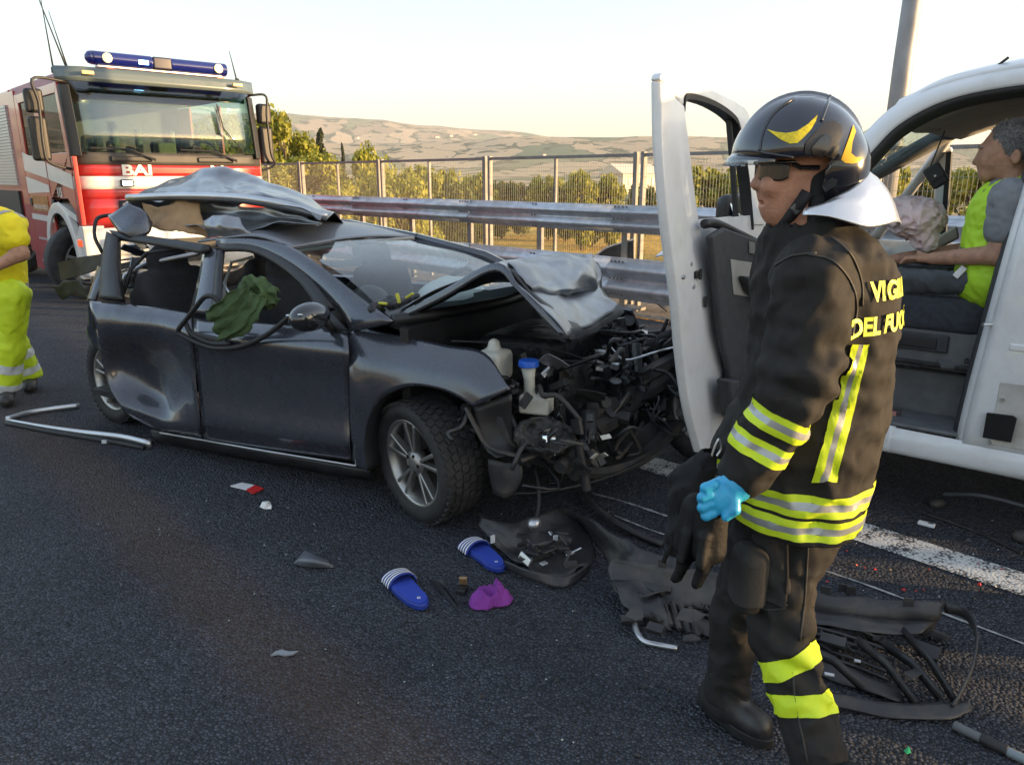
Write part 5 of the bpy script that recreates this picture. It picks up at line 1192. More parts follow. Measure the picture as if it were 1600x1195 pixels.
for x, y in ((.55, 1.1), (1.9, 1.1), (.6, 2.4), (1.25, 2.4), (1.9, 2.4)):
    MB().box((x, y, 1.6), (.5, .14, .8)).box((x, y, 2.1), (.28, .1, .2)).build('cab_seat', mat('truck_seat', (.16, .15, .14), .8), trk, bevel=.05)
MB().tube([Vector((1.95 + .2 * math.cos(a * .3142), .72 + .06 * math.sin(a * .3142), 1.95 + .2 * math.sin(a * .3142))) for a in range(21)], .016, 6).build('steering_wheel', TB, trk, smooth=True)
MB().box((1.3, .5, 2.0), (.25, .2, .22)).build('air_set', mat('air_set_yellow', (.5, .4, .2), .6), trk, bevel=.03)
for x in (.75, 1.05, 1.5): MB().cyl((x, .75, 1.85), (x, .75, 2.28), .05, 10).build('air_bottle', CREAM, trk, bevel=.02)
# body behind: roller shutters
MB().box((W / 2, 4.6, 1.75), (W - .06, 3.2, 2.3)).build('pump_body', RED, trk, bevel=.03)
for k_ in range(26):
    MB().box((.016, 4.5, 1.55 + .045 * k_), (.03, 2.6, .038)).build('shutter_slat', mat('shutter_alloy', (.6, .6, .6), .4, .7), trk)
MB().box((.012, 4.5, 1.02), (.04, 2.6, .85)).build('locker', TB, trk)
# wheel, fender, mudguards
wheel('front_wheel', trk, (.26, 1.02, .52), .52, .3, .30, 0, 0, 10, False, mat('steel_wheel', ()), False)
wheel('front_wheel', trk, (W - .26, 1.02, .52), .52, .3, .30, math.pi, 0, 10, False, mat('steel_wheel', ()), False)
wheel('rear_wheel', trk, (.16, 4.9, .52), .52, .3, .30, 0, 0, 10, False, mat('steel_wheel', ()), False)
for s_ in (0, 1):
    x0 = -.03 if s_ == 0 else W - .3
    ro, ri = .80, .66
    MB().rings([[Vector((x0 + dx, 1.02 + r_ * math.cos(a), .52 + r_ * math.sin(a))) for dx, r_ in ((0, ri), (0, ro), (.3, ro), (.3, ri))] for a in [R(-12 + 204 * i / 20) for i in range(21)]]).build('mudguard', WHI, trk, bevel=.01)
side_poly('bumper_corner', [(-.03, .42), (-.03, 1.05), (.12, 1.05), (.30, .9), (.28, .42)], WHI, -.012, .25)
MB().box((-.02, .16, .83), (.02, .14, .09)).build('side_lamp', mat('amber_red', (.55, .06, .02), .25, emit=((.8, .1, .02), .4)), trk, bevel=.01)
side_poly('corner_panel', [(.02, 1.06), (.02, 1.9), (.13, 1.9), (.13, 1.06)], RED, .0, .05)
MB().box((W / 2, 1.5, .7), (.9, 3.4, .3)).build('chassis', TB, trk)
# mirrors
def truck_mirror(s_):
    x = -.28 if s_ < 0 else W + .16
    m_ = bpy.data.objects.new('wing_mirror', None); COL.objects.link(m_); m_.parent = trk
    MB().box((x, .22, 2.10), (.2, .12, .52)).build('housing', TB, m_, bevel=.04, seg=3); MB().box((x, .22, 2.54), (.2, .12, .28)).build('wide_housing', TB, m_, bevel=.04, seg=3)
    e = .1 if s_ < 0 else W - .05
    MB().tube(spline([(e, .18, 2.78), (x, .1, 2.78), (x - .02 * s_, .08, 2.5), (x, .08, 2.0), (x + .05, .1, 1.82), (e, .16, 1.72)], 24), .018, 6).build('arm', TB, m_, smooth=True)
    MB().cyl((e, .16, 1.66), (e, .16, 1.8), .05, 10).build('foot', TB, m_)
truck_mirror(-1); truck_mirror(1)
# light bar
lb = bpy.data.objects.new('light_bar', None); COL.objects.link(lb); lb.parent = trk
BLU = mat('blue_lens', (.008, .014, .13), .12, 0, 1.0, emit=((.02, .05, .6), .02))
z0 = 3.09
MB().tube([(.42, .2, z0), (1.15, .2, z0)], .085, 16).build('blue_lens', BLU, lb, smooth=True, bevel=.02)
MB().tube([(1.37, .2, z0), (2.14, .2, z0)], .085, 16).build('blue_lens', BLU, lb, smooth=True, bevel=.02)
MB().box((1.26, .2, z0), (.24, .17, .15)).build('centre_box', mat('bar_black', (.02, .02, .05), .4), lb, bevel=.02)
MB().lathe([(.0, -.0), (.085, 0), (.07, -.04), (.03, -.07), (0, -.075)], 16, 'x', (.42, .2, z0)).build('end_cap', BLU, lb, smooth=True)
MB().box((1.27, .22, z0 - .095), (1.6, .12, .03)).build('bar_base', SILV, lb, bevel=.008)
for x in (.58, 2.0):
    MB().lathe([(.0, -.03), (.06, -.03), (.06, .02), (0, .02)], 14, 'y', (x, .125, z0)).build('alley_lamp', mat('alley_lens', (.6, .6, .5), .15, .2), lb)
    MB().box((x + .05, .22, z0 - .14), (.1, .1, .09)).build('bar_foot', RED, lb)
MB().box((1.02, .122, z0 - .01), (.12, .012, .05)).build('flashing_lamp', mat('flash_blue', (.3, .7, 1), .2, emit=((.25, .65, 1), 9.0)), lb, bevel=.004)
MB().box((.3, -.0, 2.885), (.14, .05, .045)).build('marker_lamp', mat('marker_amber', (.7, .5, .25), .3), trk, bevel=.008)
MB().box((2.2, -.0, 2.885), (.14, .05, .045)).build('marker_lamp', mat('marker_amber', ()), trk, bevel=.008)
# aerials
for (x, y, dx, h) in ((.12, .75, -.03, .95), (.34, .9, -.14, .75), (.32, .86, -.32, 1.25), (2.32, .25, -.08, .42)):
    MB().tube([(x, y, 2.94), (x + dx, y, 2.94 + h)], [.012, .004], 6).build('aerial', TB, trk); MB().cyl((x, y, 2.93), (x, y, 3.0), .03, 8).build('aerial_base', TB, trk)
# ================================================================ people
SKIN = mat('skin_tanned', (.50, .25, .16), .5, nscale=30, namp=.22, bump=.3, bscale=130, spec=.35)
SKIN2 = mat('skin_brown', (.42, .23, .15), .55, nscale=30, namp=.22, bump=.3, bscale=110, spec=.35)
HIVY = mat('hivis_yellow', (.62, .78, .02), .6, nscale=8, namp=.12, bump=.15, bscale=40)
HIVS = mat('reflective_silver', (.42, .43, .43), .35, .4, nscale=25, namp=.1)
NOMEX = mat('nomex_black', (.026, .0245, .023), .8, nscale=9, namp=.3, bump=.10, bscale=300, fold=.35, fscale=9, spec=.2)
def span(a, b, st): return list(np.arange(a, b, st))
def stack(P, secs):
    """body of stacked ellipses: (z, cx, cy, a, b) from bottom to top, a along x, b along y"""
    S = np.array(sorted(secs)); z = P[..., 2]
    cx, cy, a, b = (np.interp(z, S[:, 0], S[:, i]) for i in (1, 2, 3, 4))
    k = np.sqrt(((P[..., 0] - cx) / a) ** 2 + ((P[..., 1] - cy) / b) ** 2); d = (k - 1) * np.minimum(a, b)
    return np.maximum(d, np.maximum(S[0, 0] - z, z - S[-1, 0]))

# ---------------------------------------------------------------- firefighter
Y0 = 1.80
def ff(u, v, dy=0.0): return at(u, v, Y0 + dy)
ffp = gz(1165, 1120); ffp.z = 0
fire = thing('person', 'firefighter in black turnout gear and dark helmet, standing in the foreground', 'person', (0, 0, 0))
PF = Frame(0, 0, 0)
# torso sections from silhouettes
secs = []
for v, l, r, dep in [(352, 1222, 1322, .10), (372, 1200, 1360, .155), (400, 1192, 1380, .18), (440, 1186, 1390, .19), (500, 1180, 1391, .187), (560, 1174, 1388, .18), (640, 1163, 1378, .178), (720, 1150, 1357, .178), (790, 1146, 1338, .18), (850, 1146, 1330, .18)]:
    a = ff(l, v); b = ff(r, v); secs.append((a.z, (a.x + b.x) / 2, Y0 + .01, (b.x - a.x) / 2, dep))
sh, el, wr = ff(1270, 434, -.165), ff(1250, 590, -.205), ff(1164, 738, -.19)
sh2, el2, wr2 = ff(1285, 430, .18), ff(1215, 585, .24), ff(1150, 700, .12)
HEM = .80
def jacket_f(P):
    d = stack(P, secs)
    arm = smin(sd_cone(P, sh, el, .088, .078), sd_cone(P, el, wr, .078, .058), .03)
    arm2 = smin(sd_cone(P, sh2, el2, .095, .085), sd_cone(P, el2, wr2, .08, .06), .03)
    d = smin(d, arm, .035); d = smin(d, arm2, .04)
    # collar
    cb, ct = ff(1262, 390), ff(1250, 372); d = smin(d, sd_cone(P, cb, ct, .105, .082), .03)
    ct_ = np.array(ct)
    w = .008 * vnoise(P, 14, 31) + .026 * np.abs(vnoise(P * np.array([1, 1, .7]), 30, 32)) * np.clip(1.25 - (P[..., 0] - .62) * 2.6, .35, 1) + .010 * np.abs(vnoise(P, 70, 33)) - .010
    # folds at the elbow
    e = np.exp(-(np.linalg.norm(P - np.array(el), axis=-1) / .12) ** 2); w = w + e * .008 * np.sin((P @ np.array([.3, .2, 1.0])) * 95 + 6 * (P @ np.array([1, 0, 0])))
    d = d + w
    return np.maximum(d, np.maximum(HEM - P[..., 2], sd_ell(P, tuple(ct_ + np.array([-.01, 0, .09])), (.078, .078, .11)) * -1))
jk = sdf_mesh('jacket', jacket_f, (.45, 1.40, .74), (1.12, 2.2, 1.66), .0082, NOMEX, fire)
# collar flap seam + shoulder seam
def pxcut(src, nm, u0, v0, u1, v1, **k): pass
# sleeve bands
def along(a, b, t): return Vector(a).lerp(Vector(b), t)
ad = (wr - el).normalized()
def sleeve_near(c, n): return (c - el).length < .34 and ((c - el) - ad * (c - el).dot(ad)).length < .102
bands = [(.33, .39, HIVY), (.39, .45, HIVS), (.45, .51, HIVY), (.60, .66, HIVY), (.66, .72, HIVS), (.72, .79, HIVY)]
L_ = (wr - el).length
for t0, t1, m_ in bands:
    cut_copy('sleeve_band', jk, [(el + ad * L_ * t0, ad), (el + ad * L_ * t1, -ad)], m_, fire, .003, sleeve_near)
def torso_only(c, n): return not sleeve_near(c, n) or False
def hem_ok(c, n): return n.z > -.6
for z0, z1, m_ in [(.812, .829, HIVY), (.829, .846, HIVS), (.846, .863, HIVY), (.872, .889, HIVY), (.889, .907, HIVS), (.907, .925, HIVY)]:
    cut_copy('hem_band', jk, [((0, 0, z0 + .004), (0, 0, 1)), ((0, 0, z1 + .004), (0, 0, -1))], m_, fire, .003, lambda c, n: hem_ok(c, n) and c.x > ff(1135, 780, -.2).x and ((c - wr).length > .12))
jt = bvh_of(jk)
def vstrip(ul0, ul1, ub0, ub1, v0, v1, m_): return decal('back_stripe', [(ul0, v0), (ul1, v0), ((ul1 + ub1) / 2, (v0 + v1) / 2), (ub1, v1), (ub0, v1), ((ul0 + ub0) / 2, (v0 + v1) / 2)], jk, m_, fire, .006, cuts=6, tree=jt, gap=.05)
vstrip(1329, 1340, 1268, 1281, 536, 752, HIVY); vstrip(1340, 1347, 1281, 1292, 536, 752, HIVS); vstrip(1347, 1357, 1292, 1305, 536, 752, HIVY)
# lettering wrapped over the shoulder blades
def wrap_text(s, size, theta0, z, m_, tilt=0.0, sx=1.0):
    o = text('back_letters', s, size, m_, None, Matrix.Identity(4), 0.0, 'LEFT', .0022); o.parent = fire
    c = np.interp(z, [q[0] for q in sorted(secs)], [q[1] for q in sorted(secs)]); cc = Vector((c, Y0 + .01, 0))
    for v in o.data.vertices:
        th = theta0 + v.co.x * sx / .2; d = Vector((math.cos(th), math.sin(th), 0)); zz = z + v.co.y + tilt * v.co.x
        h, n, _i, _d = jt.ray_cast(cc + d * 1.2 + Vector((0, 0, zz)), -d)
        if h: v.co = h + d * .007
        else: v.co = cc + d * .2 + Vector((0, 0, zz))
    return o
LETT = mat('letter_yellow', (.72, .78, .05), .5)
wrap_text('DEL FUOCO', .054, R(-97), ff(1340, 490).z, LETT, .04, .85)
wrap_text('VIGILI', .056, R(-82), ff(1380, 440).z, LETT, .03, .85)
def surf_line(name, pts, tree, r, m_, par, n=26):
    P_ = []
    for p in spline([Vector((u, v, 0)) for u, v in pts], n):
        h, nn, _i, _d = tree.ray_cast(CAMP, ray(p.x, p.y).normalized())
        if h: P_.append(h + nn * r * .5)
    if len(P_) > 3 and max((P_[i + 1] - P_[i]).length for i in range(len(P_) - 1)) < .08: MB().tube(P_, r, 5).build(name, m_, par, smooth=True)
SEAM = mat('seam_thread', (.035, .033, .03), .7)
for pts in ([(1262, 398), (1300, 408), (1328, 440), (1338, 480), (1330, 525)], [(1300, 372), (1330, 400), (1345, 440), (1347, 478)], [(1212, 415), (1240, 400), (1275, 396)], [(1200, 440), (1190, 500), (1186, 560)], [(1250, 640), (1280, 645), (1300, 640)], [(1316, 560), (1306, 640), (1300, 700)]):
    surf_line('seam', pts, jt, .0028, SEAM, fire)
# trousers
hp, kn, an = ff(1224, 830, .0), ff(1220, 985, -.07), ff(1312, 1300, -.30)
hp2, kn2, an2 = ff(1190, 830, .18), ff(1150, 960, .2), gz(1138, 1066, .13)
an2.z = .10
def trouser_f(P):
    near = smin(sd_cone(P, hp, kn, .090, .072), sd_cone(P, kn, an, .070, .062), .04)
    far = smin(sd_cone(P, hp2, kn2, .088, .068), sd_cone(P, kn2, an2, .064, .066), .04)
    pel = sd_ell(P, ff(1232, 800, .08), (.15, .175, .14)); d = smin(smin(near, far, .02), pel, .05)
    d = d + .008 * vnoise(P, 15, 41) + .026 * np.abs(vnoise(P * np.array([1, 1, .8]), 38, 42)) + .011 * np.abs(vnoise(P, 85, 44)) - .011
    e = np.exp(-(np.linalg.norm(P - np.array(kn), axis=-1) / .13) ** 2); d = d + e * .008 * np.sin((P @ np.array([.5, .1, 1.0])) * 85)
    d = np.minimum(d, sd_box(P, tuple(ff(1160, 890, -.03)), (.03, .09, .085), rad=.02) + 0)
    return np.maximum(np.maximum(d, P[..., 2] - .93), .05 - P[..., 2])
tr = sdf_mesh('trousers', trouser_f, (.38, 1.42, .0), (1.04, 2.2, .98), .0085, NOMEX, fire)
ld = (an - kn).normalized(); Lk = (an - kn).length
def leg_near(c, n): return c.y < Y0 + .05
for (ua, va, ub, vb) in (((1178, 1014, 1285, 1036)), ((1204, 1090, 1296, 1084))):
    pass
cut_copy('leg_band', tr, [(kn + ld * Lk * .10, ld + Vector((.25, 0, 0))), (kn + ld * Lk * .20, -(ld + Vector((.25, 0, 0))))], HIVY, fire, .004, leg_near)
cut_copy('leg_band', tr, [(kn + ld * Lk * .31, ld - Vector((.15, 0, 0))), (kn + ld * Lk * .42, -(ld - Vector((.15, 0, 0))))], HIVY, fire, .004, leg_near)
# pocket flap
cut_copy('thigh_pocket', tr, [((0, 0, ff(1200, 940, -.1).z), (0, 0, 1)), ((0, 0, ff(1200, 838, -.1).z), (0, 0, -1))], mat('nomex_pocket', (.032, .030, .028), .85, bump=.2, bscale=120), fire, .007, lambda c, n: c.y < Y0 - .05 and c.x < ff(1228, 900, -.1).x, .004)
MB().tube([ff(1228, 838, -.125), ff(1229, 900, -.13), ff(1226, 938, -.125)], .006, 5).build('pocket_seam', NOMEX, fire)
tt_ = bvh_of(tr)
for pts in ([(1262, 850), (1258, 920), (1250, 1000)], [(1238, 1050), (1244, 1100), (1262, 1190)], [(1180, 945), (1200, 952), (1225, 950)]):
    surf_line('seam', pts, tt_, .0028, SEAM, fire)
# boots
BOOT = mat('boot_leather', (.022, .021, .021), .4, nscale=20, namp=.3, dirt=.5, dirtcol=(.10, .09, .08))
def boot(name, ank, toe_dir):
    t = Vector(toe_dir).normalized(); heel = Vector((ank.x, ank.y, .05)) - t * .05; toe = Vector((ank.x, ank.y, .05)) + t * .115
    def fn(P):
        d = smin(sd_cone(P, ank + Vector((0, 0, .12)), Vector((ank.x, ank.y, .08)), .068, .062), sd_cone(P, heel, toe, .050, .046), .04)
        return np.maximum(d, .022 - P[..., 2]) + .003 * vnoise(P, 50, 7)
    b = sdf_mesh(name, fn, (ank.x - .3, ank.y - .3, 0), (ank.x + .3, ank.y + .3, ank.z + .25), .011, BOOT, fire)
    s_ = MB(); side = Vector((-t.y, t.x, 0)); out = []
    for i in range(28):
        a = 2 * math.pi * i / 28; x = math.cos(a) * .138; w_ = .05 * (1 - .2 * math.cos(a + math.pi)) if x > 0 else .044; out.append(heel.lerp(toe, .5) * 1 + t * x + side * math.sin(a) * w_)
    s_.prism([Vector((p.x, p.y, .003)) for p in out], (0, 0, .032)); s_.build('sole', RUB, fire, bevel=.004)
boot('boot', Vector((an2.x, an2.y, .10)), (.6, -.8, 0)); boot('boot', Vector((an.x + .01, an.y, .10)), (-.9, .2, 0))
# body: head, neck and the body under the clothes, one continuous mesh
hc = ff(1250, 252)
def q_(u, v, dy=0.0): return tuple(ff(u, v, dy))
def body_f(P):
    d = sd_ell(P, q_(1255, 245), (.098, .078, .105)); d = smin(d, sd_ell(P, q_(1228, 288), (.066, .062, .082)), .025)
    d = smin(d, sd_ell(P, q_(1216, 330), (.036, .042, .034)), .025)                     # chin / jaw
    d = smin(d, sd_cone(P, q_(1240, 330), q_(1262, 300), .045, .055), .03)
    for s_ in (-1, 1): d = smin(d, sd_ell(P, q_(1206, 290, .034 * s_), (.026, .024, .024)), .012)    # cheeks
    d = smin(d, sd_cone(P, q_(1195, 264), q_(1180, 288), .008, .012), .010); d = smin(d, sd_ell(P, q_(1183, 290), (.013, .016, .009)), .006)
    for s_ in (-1, 1): d = smin(d, sd_ell(P, q_(1190, 292, .012 * s_), (.009, .007, .006)), .005)
    d = smin(d, sd_ell(P, q_(1200, 256), (.014, .052, .010)), .012)                     # brow
    d = smin(d, sd_ell(P, q_(1194, 309), (.010, .024, .006)), .005); d = smin(d, sd_ell(P, q_(1194, 324), (.011, .022, .007)), .005)
    d = np.maximum(d, -sd_ell(P, q_(1190, 316.5), (.014, .021, .0038)))                  # open mouth
    d = smin(d, sd_cone(P, q_(1258, 310), q_(1270, 400), .06, .065), .03)
    d = smin(d, sd_cone(P, q_(1280, 440), q_(1255, 760), .13, .13), .06)
    d = smin(d, smin(sd_cone(P, sh, el, .055, .045), sd_cone(P, el, wr, .042, .03), .02), .04); d = smin(d, smin(sd_cone(P, sh2, el2, .055, .045), sd_cone(P, el2, wr2, .042, .03), .02), .04)
    d = smin(d, smin(sd_cone(P, hp, kn, .07, .05), sd_cone(P, kn, an, .045, .035), .02), .05); d = smin(d, smin(sd_cone(P, hp2, kn2, .07, .05), sd_cone(P, kn2, an2, .045, .035), .02), .05)
    return d
sdf_mesh('body', body_f, 0, 0, 0, SKIN, fire, axes=[span(.42, .56, .016) + span(.56, .80, .0046) + span(.80, 1.06, .02), span(1.42, Y0 - .1, .02) + span(Y0 - .1, Y0 + .1, .0052) + span(Y0 + .1, 2.3, .02), span(.06, 1.46, .022) + span(1.46, 1.80, .0046)])
# sunglasses, strap, teeth
SG = mat('sunglass', (.012, .011, .012), .08, 0, 1.0)
for s_ in (-1, 1):
    c = ff(1207, 270, .034 * s_)
    fcx = ff(1262, 268); rows_ = [[Vector((fcx.x - .117 * math.cos(R(a)), Y0 + s_ * .092 * math.sin(R(a)), fcx.z + zz - (.004 if a < 14 or a > 52 else 0) * (1 if zz > 0 else -1.6))) for a in (8, 16, 26, 36, 46, 54)] for zz in (.017, .006, -.008, -.021)]
    sheet('sunglass_lens', rows_, SG, fire, .003, 14, 10)
    MB().tube([Vector((fcx.x - .119 * math.cos(R(a)), Y0 + s_ * .094 * math.sin(R(a)), fcx.z + .019)) for a in (2, 14, 26, 38, 50, 60)], .0045, 6).build('sunglass_frame', SG, fire, smooth=True)
    MB().tube([Vector((fcx.x - .119 * math.cos(R(58)), Y0 + s_ * .094 * math.sin(R(58)), fcx.z + .015)), ff(1250, 262, .078 * s_), ff(1280, 262, .08 * s_)], .006, 6).build('temple_arm', SG, fire)
decal_strap = MB().tube([ff(1262, 300, -.072), ff(1250, 318, -.066), ff(1236, 336, -.052), ff(1226, 347, -.03), ff(1220, 350, .0)], .014, 8, flat=1.3).build('chin_strap', mat('strap_black', (.016, .016, .018), .8), fire, smooth=True)
MB().box(ff(1243, 327, -.073), (.022, .006, .016), Matrix.Rotation(R(45), 3, 'Y')).build('strap_buckle', mat('buckle_grey', (.12, .12, .12), .35, .5), fire, bevel=.002)
def hood_f(P):
    d = smin(sd_cone(P, q_(1270, 285), q_(1262, 330), .078, .072), sd_cone(P, q_(1262, 330), q_(1264, 375), .074, .095), .03) + .004 * vnoise(P, 40, 8)
    cutp = np.array(q_(1246, 330)); return np.maximum(d, -((P - cutp) @ np.array([.97, 0, .05])) - .0)
sdf_mesh('neck_hood', hood_f, q_(1200, 400, -.15), (ff(1330, 250).x, Y0 + .15, ff(1262, 262).z), .009, mat('hood_black', (.016, .017, .018), .9, bump=.3, bscale=150), fire)
# helmet
HEL = mat('helmet_black', (.012, .015, .026), .2, 0, 1.0, nscale=5, namp=.15)
helm = bpy.data.objects.new('helmet', None); COL.objects.link(helm); helm.parent = fire
def pl(P, a, b, keep):      # plane through pixel line a-b at the head, normal in the picture plane
    A, B = np.array(ff(*a)), np.array(ff(*b)); t = B - A; n = np.array([-t[2], 0, t[0]]); n /= np.linalg.norm(n); return -keep * ((P - A) @ n)
def helm_f(P):
    shell = sd_ell(P, q_(1248, 238), (.138, .120, .121), np.array(Matrix.Rotation(R(10), 3, 'Y')))
    shell = smin(shell, sd_ell(P, q_(1209, 233), (.084, .108, .055), np.array(Matrix.Rotation(R(-18), 3, 'Y'))), .04)
    shell = smin(shell, sd_ell(P, q_(1256, 232), (.140, .022, .124), np.array(Matrix.Rotation(R(10), 3, 'Y'))), .012)      # crest
    shell = np.maximum(shell, pl(P, (1140, 252), (1245, 247), 1))
    low = sd_ell(P, q_(1290, 262), (.088, .118, .105)); low = np.maximum(low, pl(P, (1262, 333), (1352, 270), 1)); low = np.maximum(low, pl(P, (1232, 245), (1263, 333), 1))
    d = smin(shell, low, .012)
    inner = smin(sd_ell(P, q_(1250, 250), (.122, .105, .118)), sd_ell(P, q_(1222, 300), (.10, .10, .09)), .02)
    return np.maximum(d, -inner)
hm = sdf_mesh('shell', helm_f, tuple(ff(1120, 350, -.16) + Vector((0, 0, -.02))), (ff(1372, 130).x, Y0 + .16, ff(1250, 128).z), .0058, HEL, helm)
ht = bvh_of(hm)
YLW = mat('reflector_yellow', (.78, .60, .01), .35, nscale=160, namp=.3, bump=.2, bscale=300)
decal('crescent', [(1199, 203), (1212, 207), (1228, 209), (1245, 206), (1262, 195), (1277, 181), (1274, 191), (1266, 204), (1255, 216), (1245, 224), (1234, 225), (1220, 219), (1209, 211)], hm, YLW, helm, .0025, tree=ht)
decal('rear_reflector', [(1332, 196), (1326, 215), (1317, 240), (1314, 250), (1320, 255), (1332, 256), (1343, 253), (1346, 246), (1336, 246), (1329, 240), (1331, 222), (1336, 206)], hm, mat('reflector_amber', (.85, .48, .01), .25), helm, .0025, tree=ht)
decal('side_plate', [(1258, 224), (1272, 208), (1288, 192), (1302, 190), (1313, 198), (1314, 212), (1306, 232), (1292, 260), (1280, 276), (1270, 277), (1260, 268), (1255, 246)], hm, mat('plate_black', (.022, .022, .024), .4), helm, .004, tree=ht)
decal('side_knob', [(1266, 232), (1278, 218), (1290, 210), (1297, 218), (1290, 236), (1280, 250), (1270, 250)], hm, mat('knob_black', (.010, .010, .011), .25, 0, .6), helm, .007, tree=ht)
decal('side_latch', [(1285, 262), (1304, 230), (1309, 228), (1306, 240), (1292, 268)], hm, mat('latch_grey', (.10, .09, .075), .35, .5), helm, .008, tree=ht)
decal('side_ring', [(1282, 290), (1300, 277), (1309, 280), (1306, 288), (1292, 298), (1284, 298)], hm, mat('ring_grey', (.05, .05, .052), .3), helm, .005, tree=ht)
for pts in ([(1150, 236), (1175, 236), (1205, 241), (1240, 246)], [(1187, 238), (1190, 215), (1200, 190), (1215, 172), (1240, 155)], [(1283, 190), (1292, 165), (1297, 150)], [(1240, 248), (1252, 275), (1261, 320), (1268, 330)]):
    P_ = []
    for p in spline([Vector((u, v, 0)) for u, v in pts], 20):
        d = ray(p.x, p.y).normalized(); h, n, _i, _d = ht.ray_cast(CAMP, d)
        if h: P_.append(h + n * .001)
    if len(P_) > 3: MB().tube(P_, .0032, 6).build('moulding', mat('helmet_edge', (.02, .022, .03), .25, 0, .5), helm, smooth=True)
# visor
hv = ff(1235, 236)
vis = [[Vector((hv.x - rr * math.cos(a), Y0 + rr * .82 * math.sin(a), zz)) for a in [R(-62 + 124 * i / 14) for i in range(15)]] for rr, zz in ((.128, ff(1180, 240).z), (.140, ff(1160, 248).z), (.149, ff(1146, 259).z))]
MB().grid(vis).build('visor', glass_mat('visor_glass', (.8, .84, .86), .8, base=.12), helm, smooth=True, thick=.002, fix=False)
# aluminised neck flap
fl = []
nb = ff(1268, 290)
for i in range(29):
    a = R(-118 + 236 * i / 28); s_ = math.sin(a); c_ = math.cos(a)
    k_ = (c_ + .47) / 1.47; up = ff(1258, 330).z + (ff(1350, 266).z - ff(1258, 330).z) * k_
    t0 = Vector((nb.x + .112 * c_, Y0 + .122 * s_, up))
    t1 = Vector((nb.x + .01 + .185 * c_ + .01 * k_, Y0 + .175 * s_ * (1 - .15 * k_), ff(1290, 352, -.14).z + (ff(1400, 346).z - ff(1290, 352, -.14).z) * k_ + .004 * math.sin(a * 6)))
    t1 = t0.lerp(t1, min(1, .25 + 1.6 * k_))
    fl.append([t0, t0.lerp(t1, .35) + Vector((.010 * k_, 0, .010)), t0.lerp(t1, .7) + Vector((.006 * k_, 0, .007)), t1])
sheet('neck_flap', fl, mat('aluminised', (.72, .72, .72), .28, .85, nscale=6, namp=.12, bump=.25, bscale=16), helm, .003, 16, 48, crumple=.004, cs=14)
# gloved hand: palm, four fingers, thumb, one mesh
GL = mat('nitrile_blue', (.035, .36, .62), .38, nscale=14, namp=.1, bump=.15, bscale=60)
pw = ff(1156, 752, -.2); pmz = ff(1126, 778, -.2)
def hand_f(P):
    d = smin(sd_cone(P, pw, pmz, .038, .036), sd_ell(P, tuple(ff(1120, 778, -.2)), (.036, .030, .044)), .02)
    d = np.minimum(d, sd_cone(P, ff(1170, 736, -.2), ff(1150, 756, -.2), .048, .042))
    for i, (u_, v_) in enumerate(((1116, 757), (1110, 772), (1109, 787), (1114, 801))):
        k0 = ff(u_, v_, -.222); k1 = ff(u_ - 14 + i, v_ + 5, -.222); k2 = ff(u_ - 15 + i, v_ + 8, -.185); k3 = ff(u_ + 4, v_ + 8, -.172)
        f = smin(sd_cone(P, k0, k1, .0125, .0118), sd_cone(P, k1, k2, .0118, .011), .003); f = smin(f, sd_cone(P, k2, k3, .011, .0095), .003); d = smin(d, f, .006)
    th_ = smin(sd_cone(P, ff(1146, 772, -.225), ff(1148, 796, -.24), .016, .0135), sd_cone(P, ff(1148, 796, -.24), ff(1134, 808, -.238), .0135, .0105), .004)
    return smin(d, th_, .006) + .002 * np.abs(vnoise(P, 160, 6))
sdf_mesh('gloved_hand', hand_f, tuple(ff(1080, 830, -.28)), tuple(ff(1192, 715, -.10)), .0036, GL, fire)
# things he carries: pair of leather gloves, a black bag
def glove_shape(P, base, dirv, sd):
    base = np.array(base); dv = np.array(Vector(dirv).normalized()); sidev = np.array([.5, .85, 0.0])
    d = sd_cone(P, base, base + dv * .09, .038, .042)
    for i in range(4):
        o_ = sidev * (.024 * (i - 1.5)); l = (.075, .085, .08, .06)[i]
        a = base + dv * .09 + o_; d = smin(d, smin(sd_cone(P, a, a + dv * l * .55, .0135, .013), sd_cone(P, a + dv * l * .55, a + dv * l + np.array([-.012, 0, -.006]), .013, .0105), .004), .008)
    a = base + dv * .05 - sidev * .04; d = smin(d, sd_cone(P, a, a + dv * .06 - sidev * .02, .015, .012), .01)
    return d + .003 * vnoise(P, 60, sd)
LEA = mat('black_leather', (.006, .006, .0065), .65, spec=.3, nscale=20, namp=.3, bump=.25, bscale=80)
gl_root = thing('work_gloves', 'pair of black leather work gloves held in the firefighter\'s blue-gloved hand', 'gloves', (0, 0, 0))
for k_, (b0, dv) in enumerate(((ff(1112, 800, -.19), (-.02, .0, -1)), (ff(1090, 795, -.15), (-.12, .03, -1)))):
    sdf_mesh('glove', lambda P, b0=b0, dv=dv, k_=k_: glove_shape(P, b0, dv, 60 + k_), tuple(Vector(b0) + Vector((-.14, -.12, -.24))), tuple(Vector(b0) + Vector((.1, .12, .06))), .0062, LEA, gl_root)
bag = thing('black_bag', 'limp black cloth bag clipped at the firefighter\'s front', 'bag', (0, 0, 0))
def bag_f(P):
    d = smin(sd_cone(P, ff(1112, 705, .0), ff(1082, 760, .0), .022, .055), sd_cone(P, ff(1082, 760, .0), ff(1066, 850, .0), .055, .045), .03)
    return d + .03 * np.abs(vnoise(P, 60, 71)) + .01 * np.abs(vnoise(P, 140, 72)) - .006
sdf_mesh('cloth', bag_f, tuple(ff(1030, 900, -.12)), tuple(ff(1140, 680, .12)), .009, mat('bag_black', (.008, .008, .009), .9), bag)
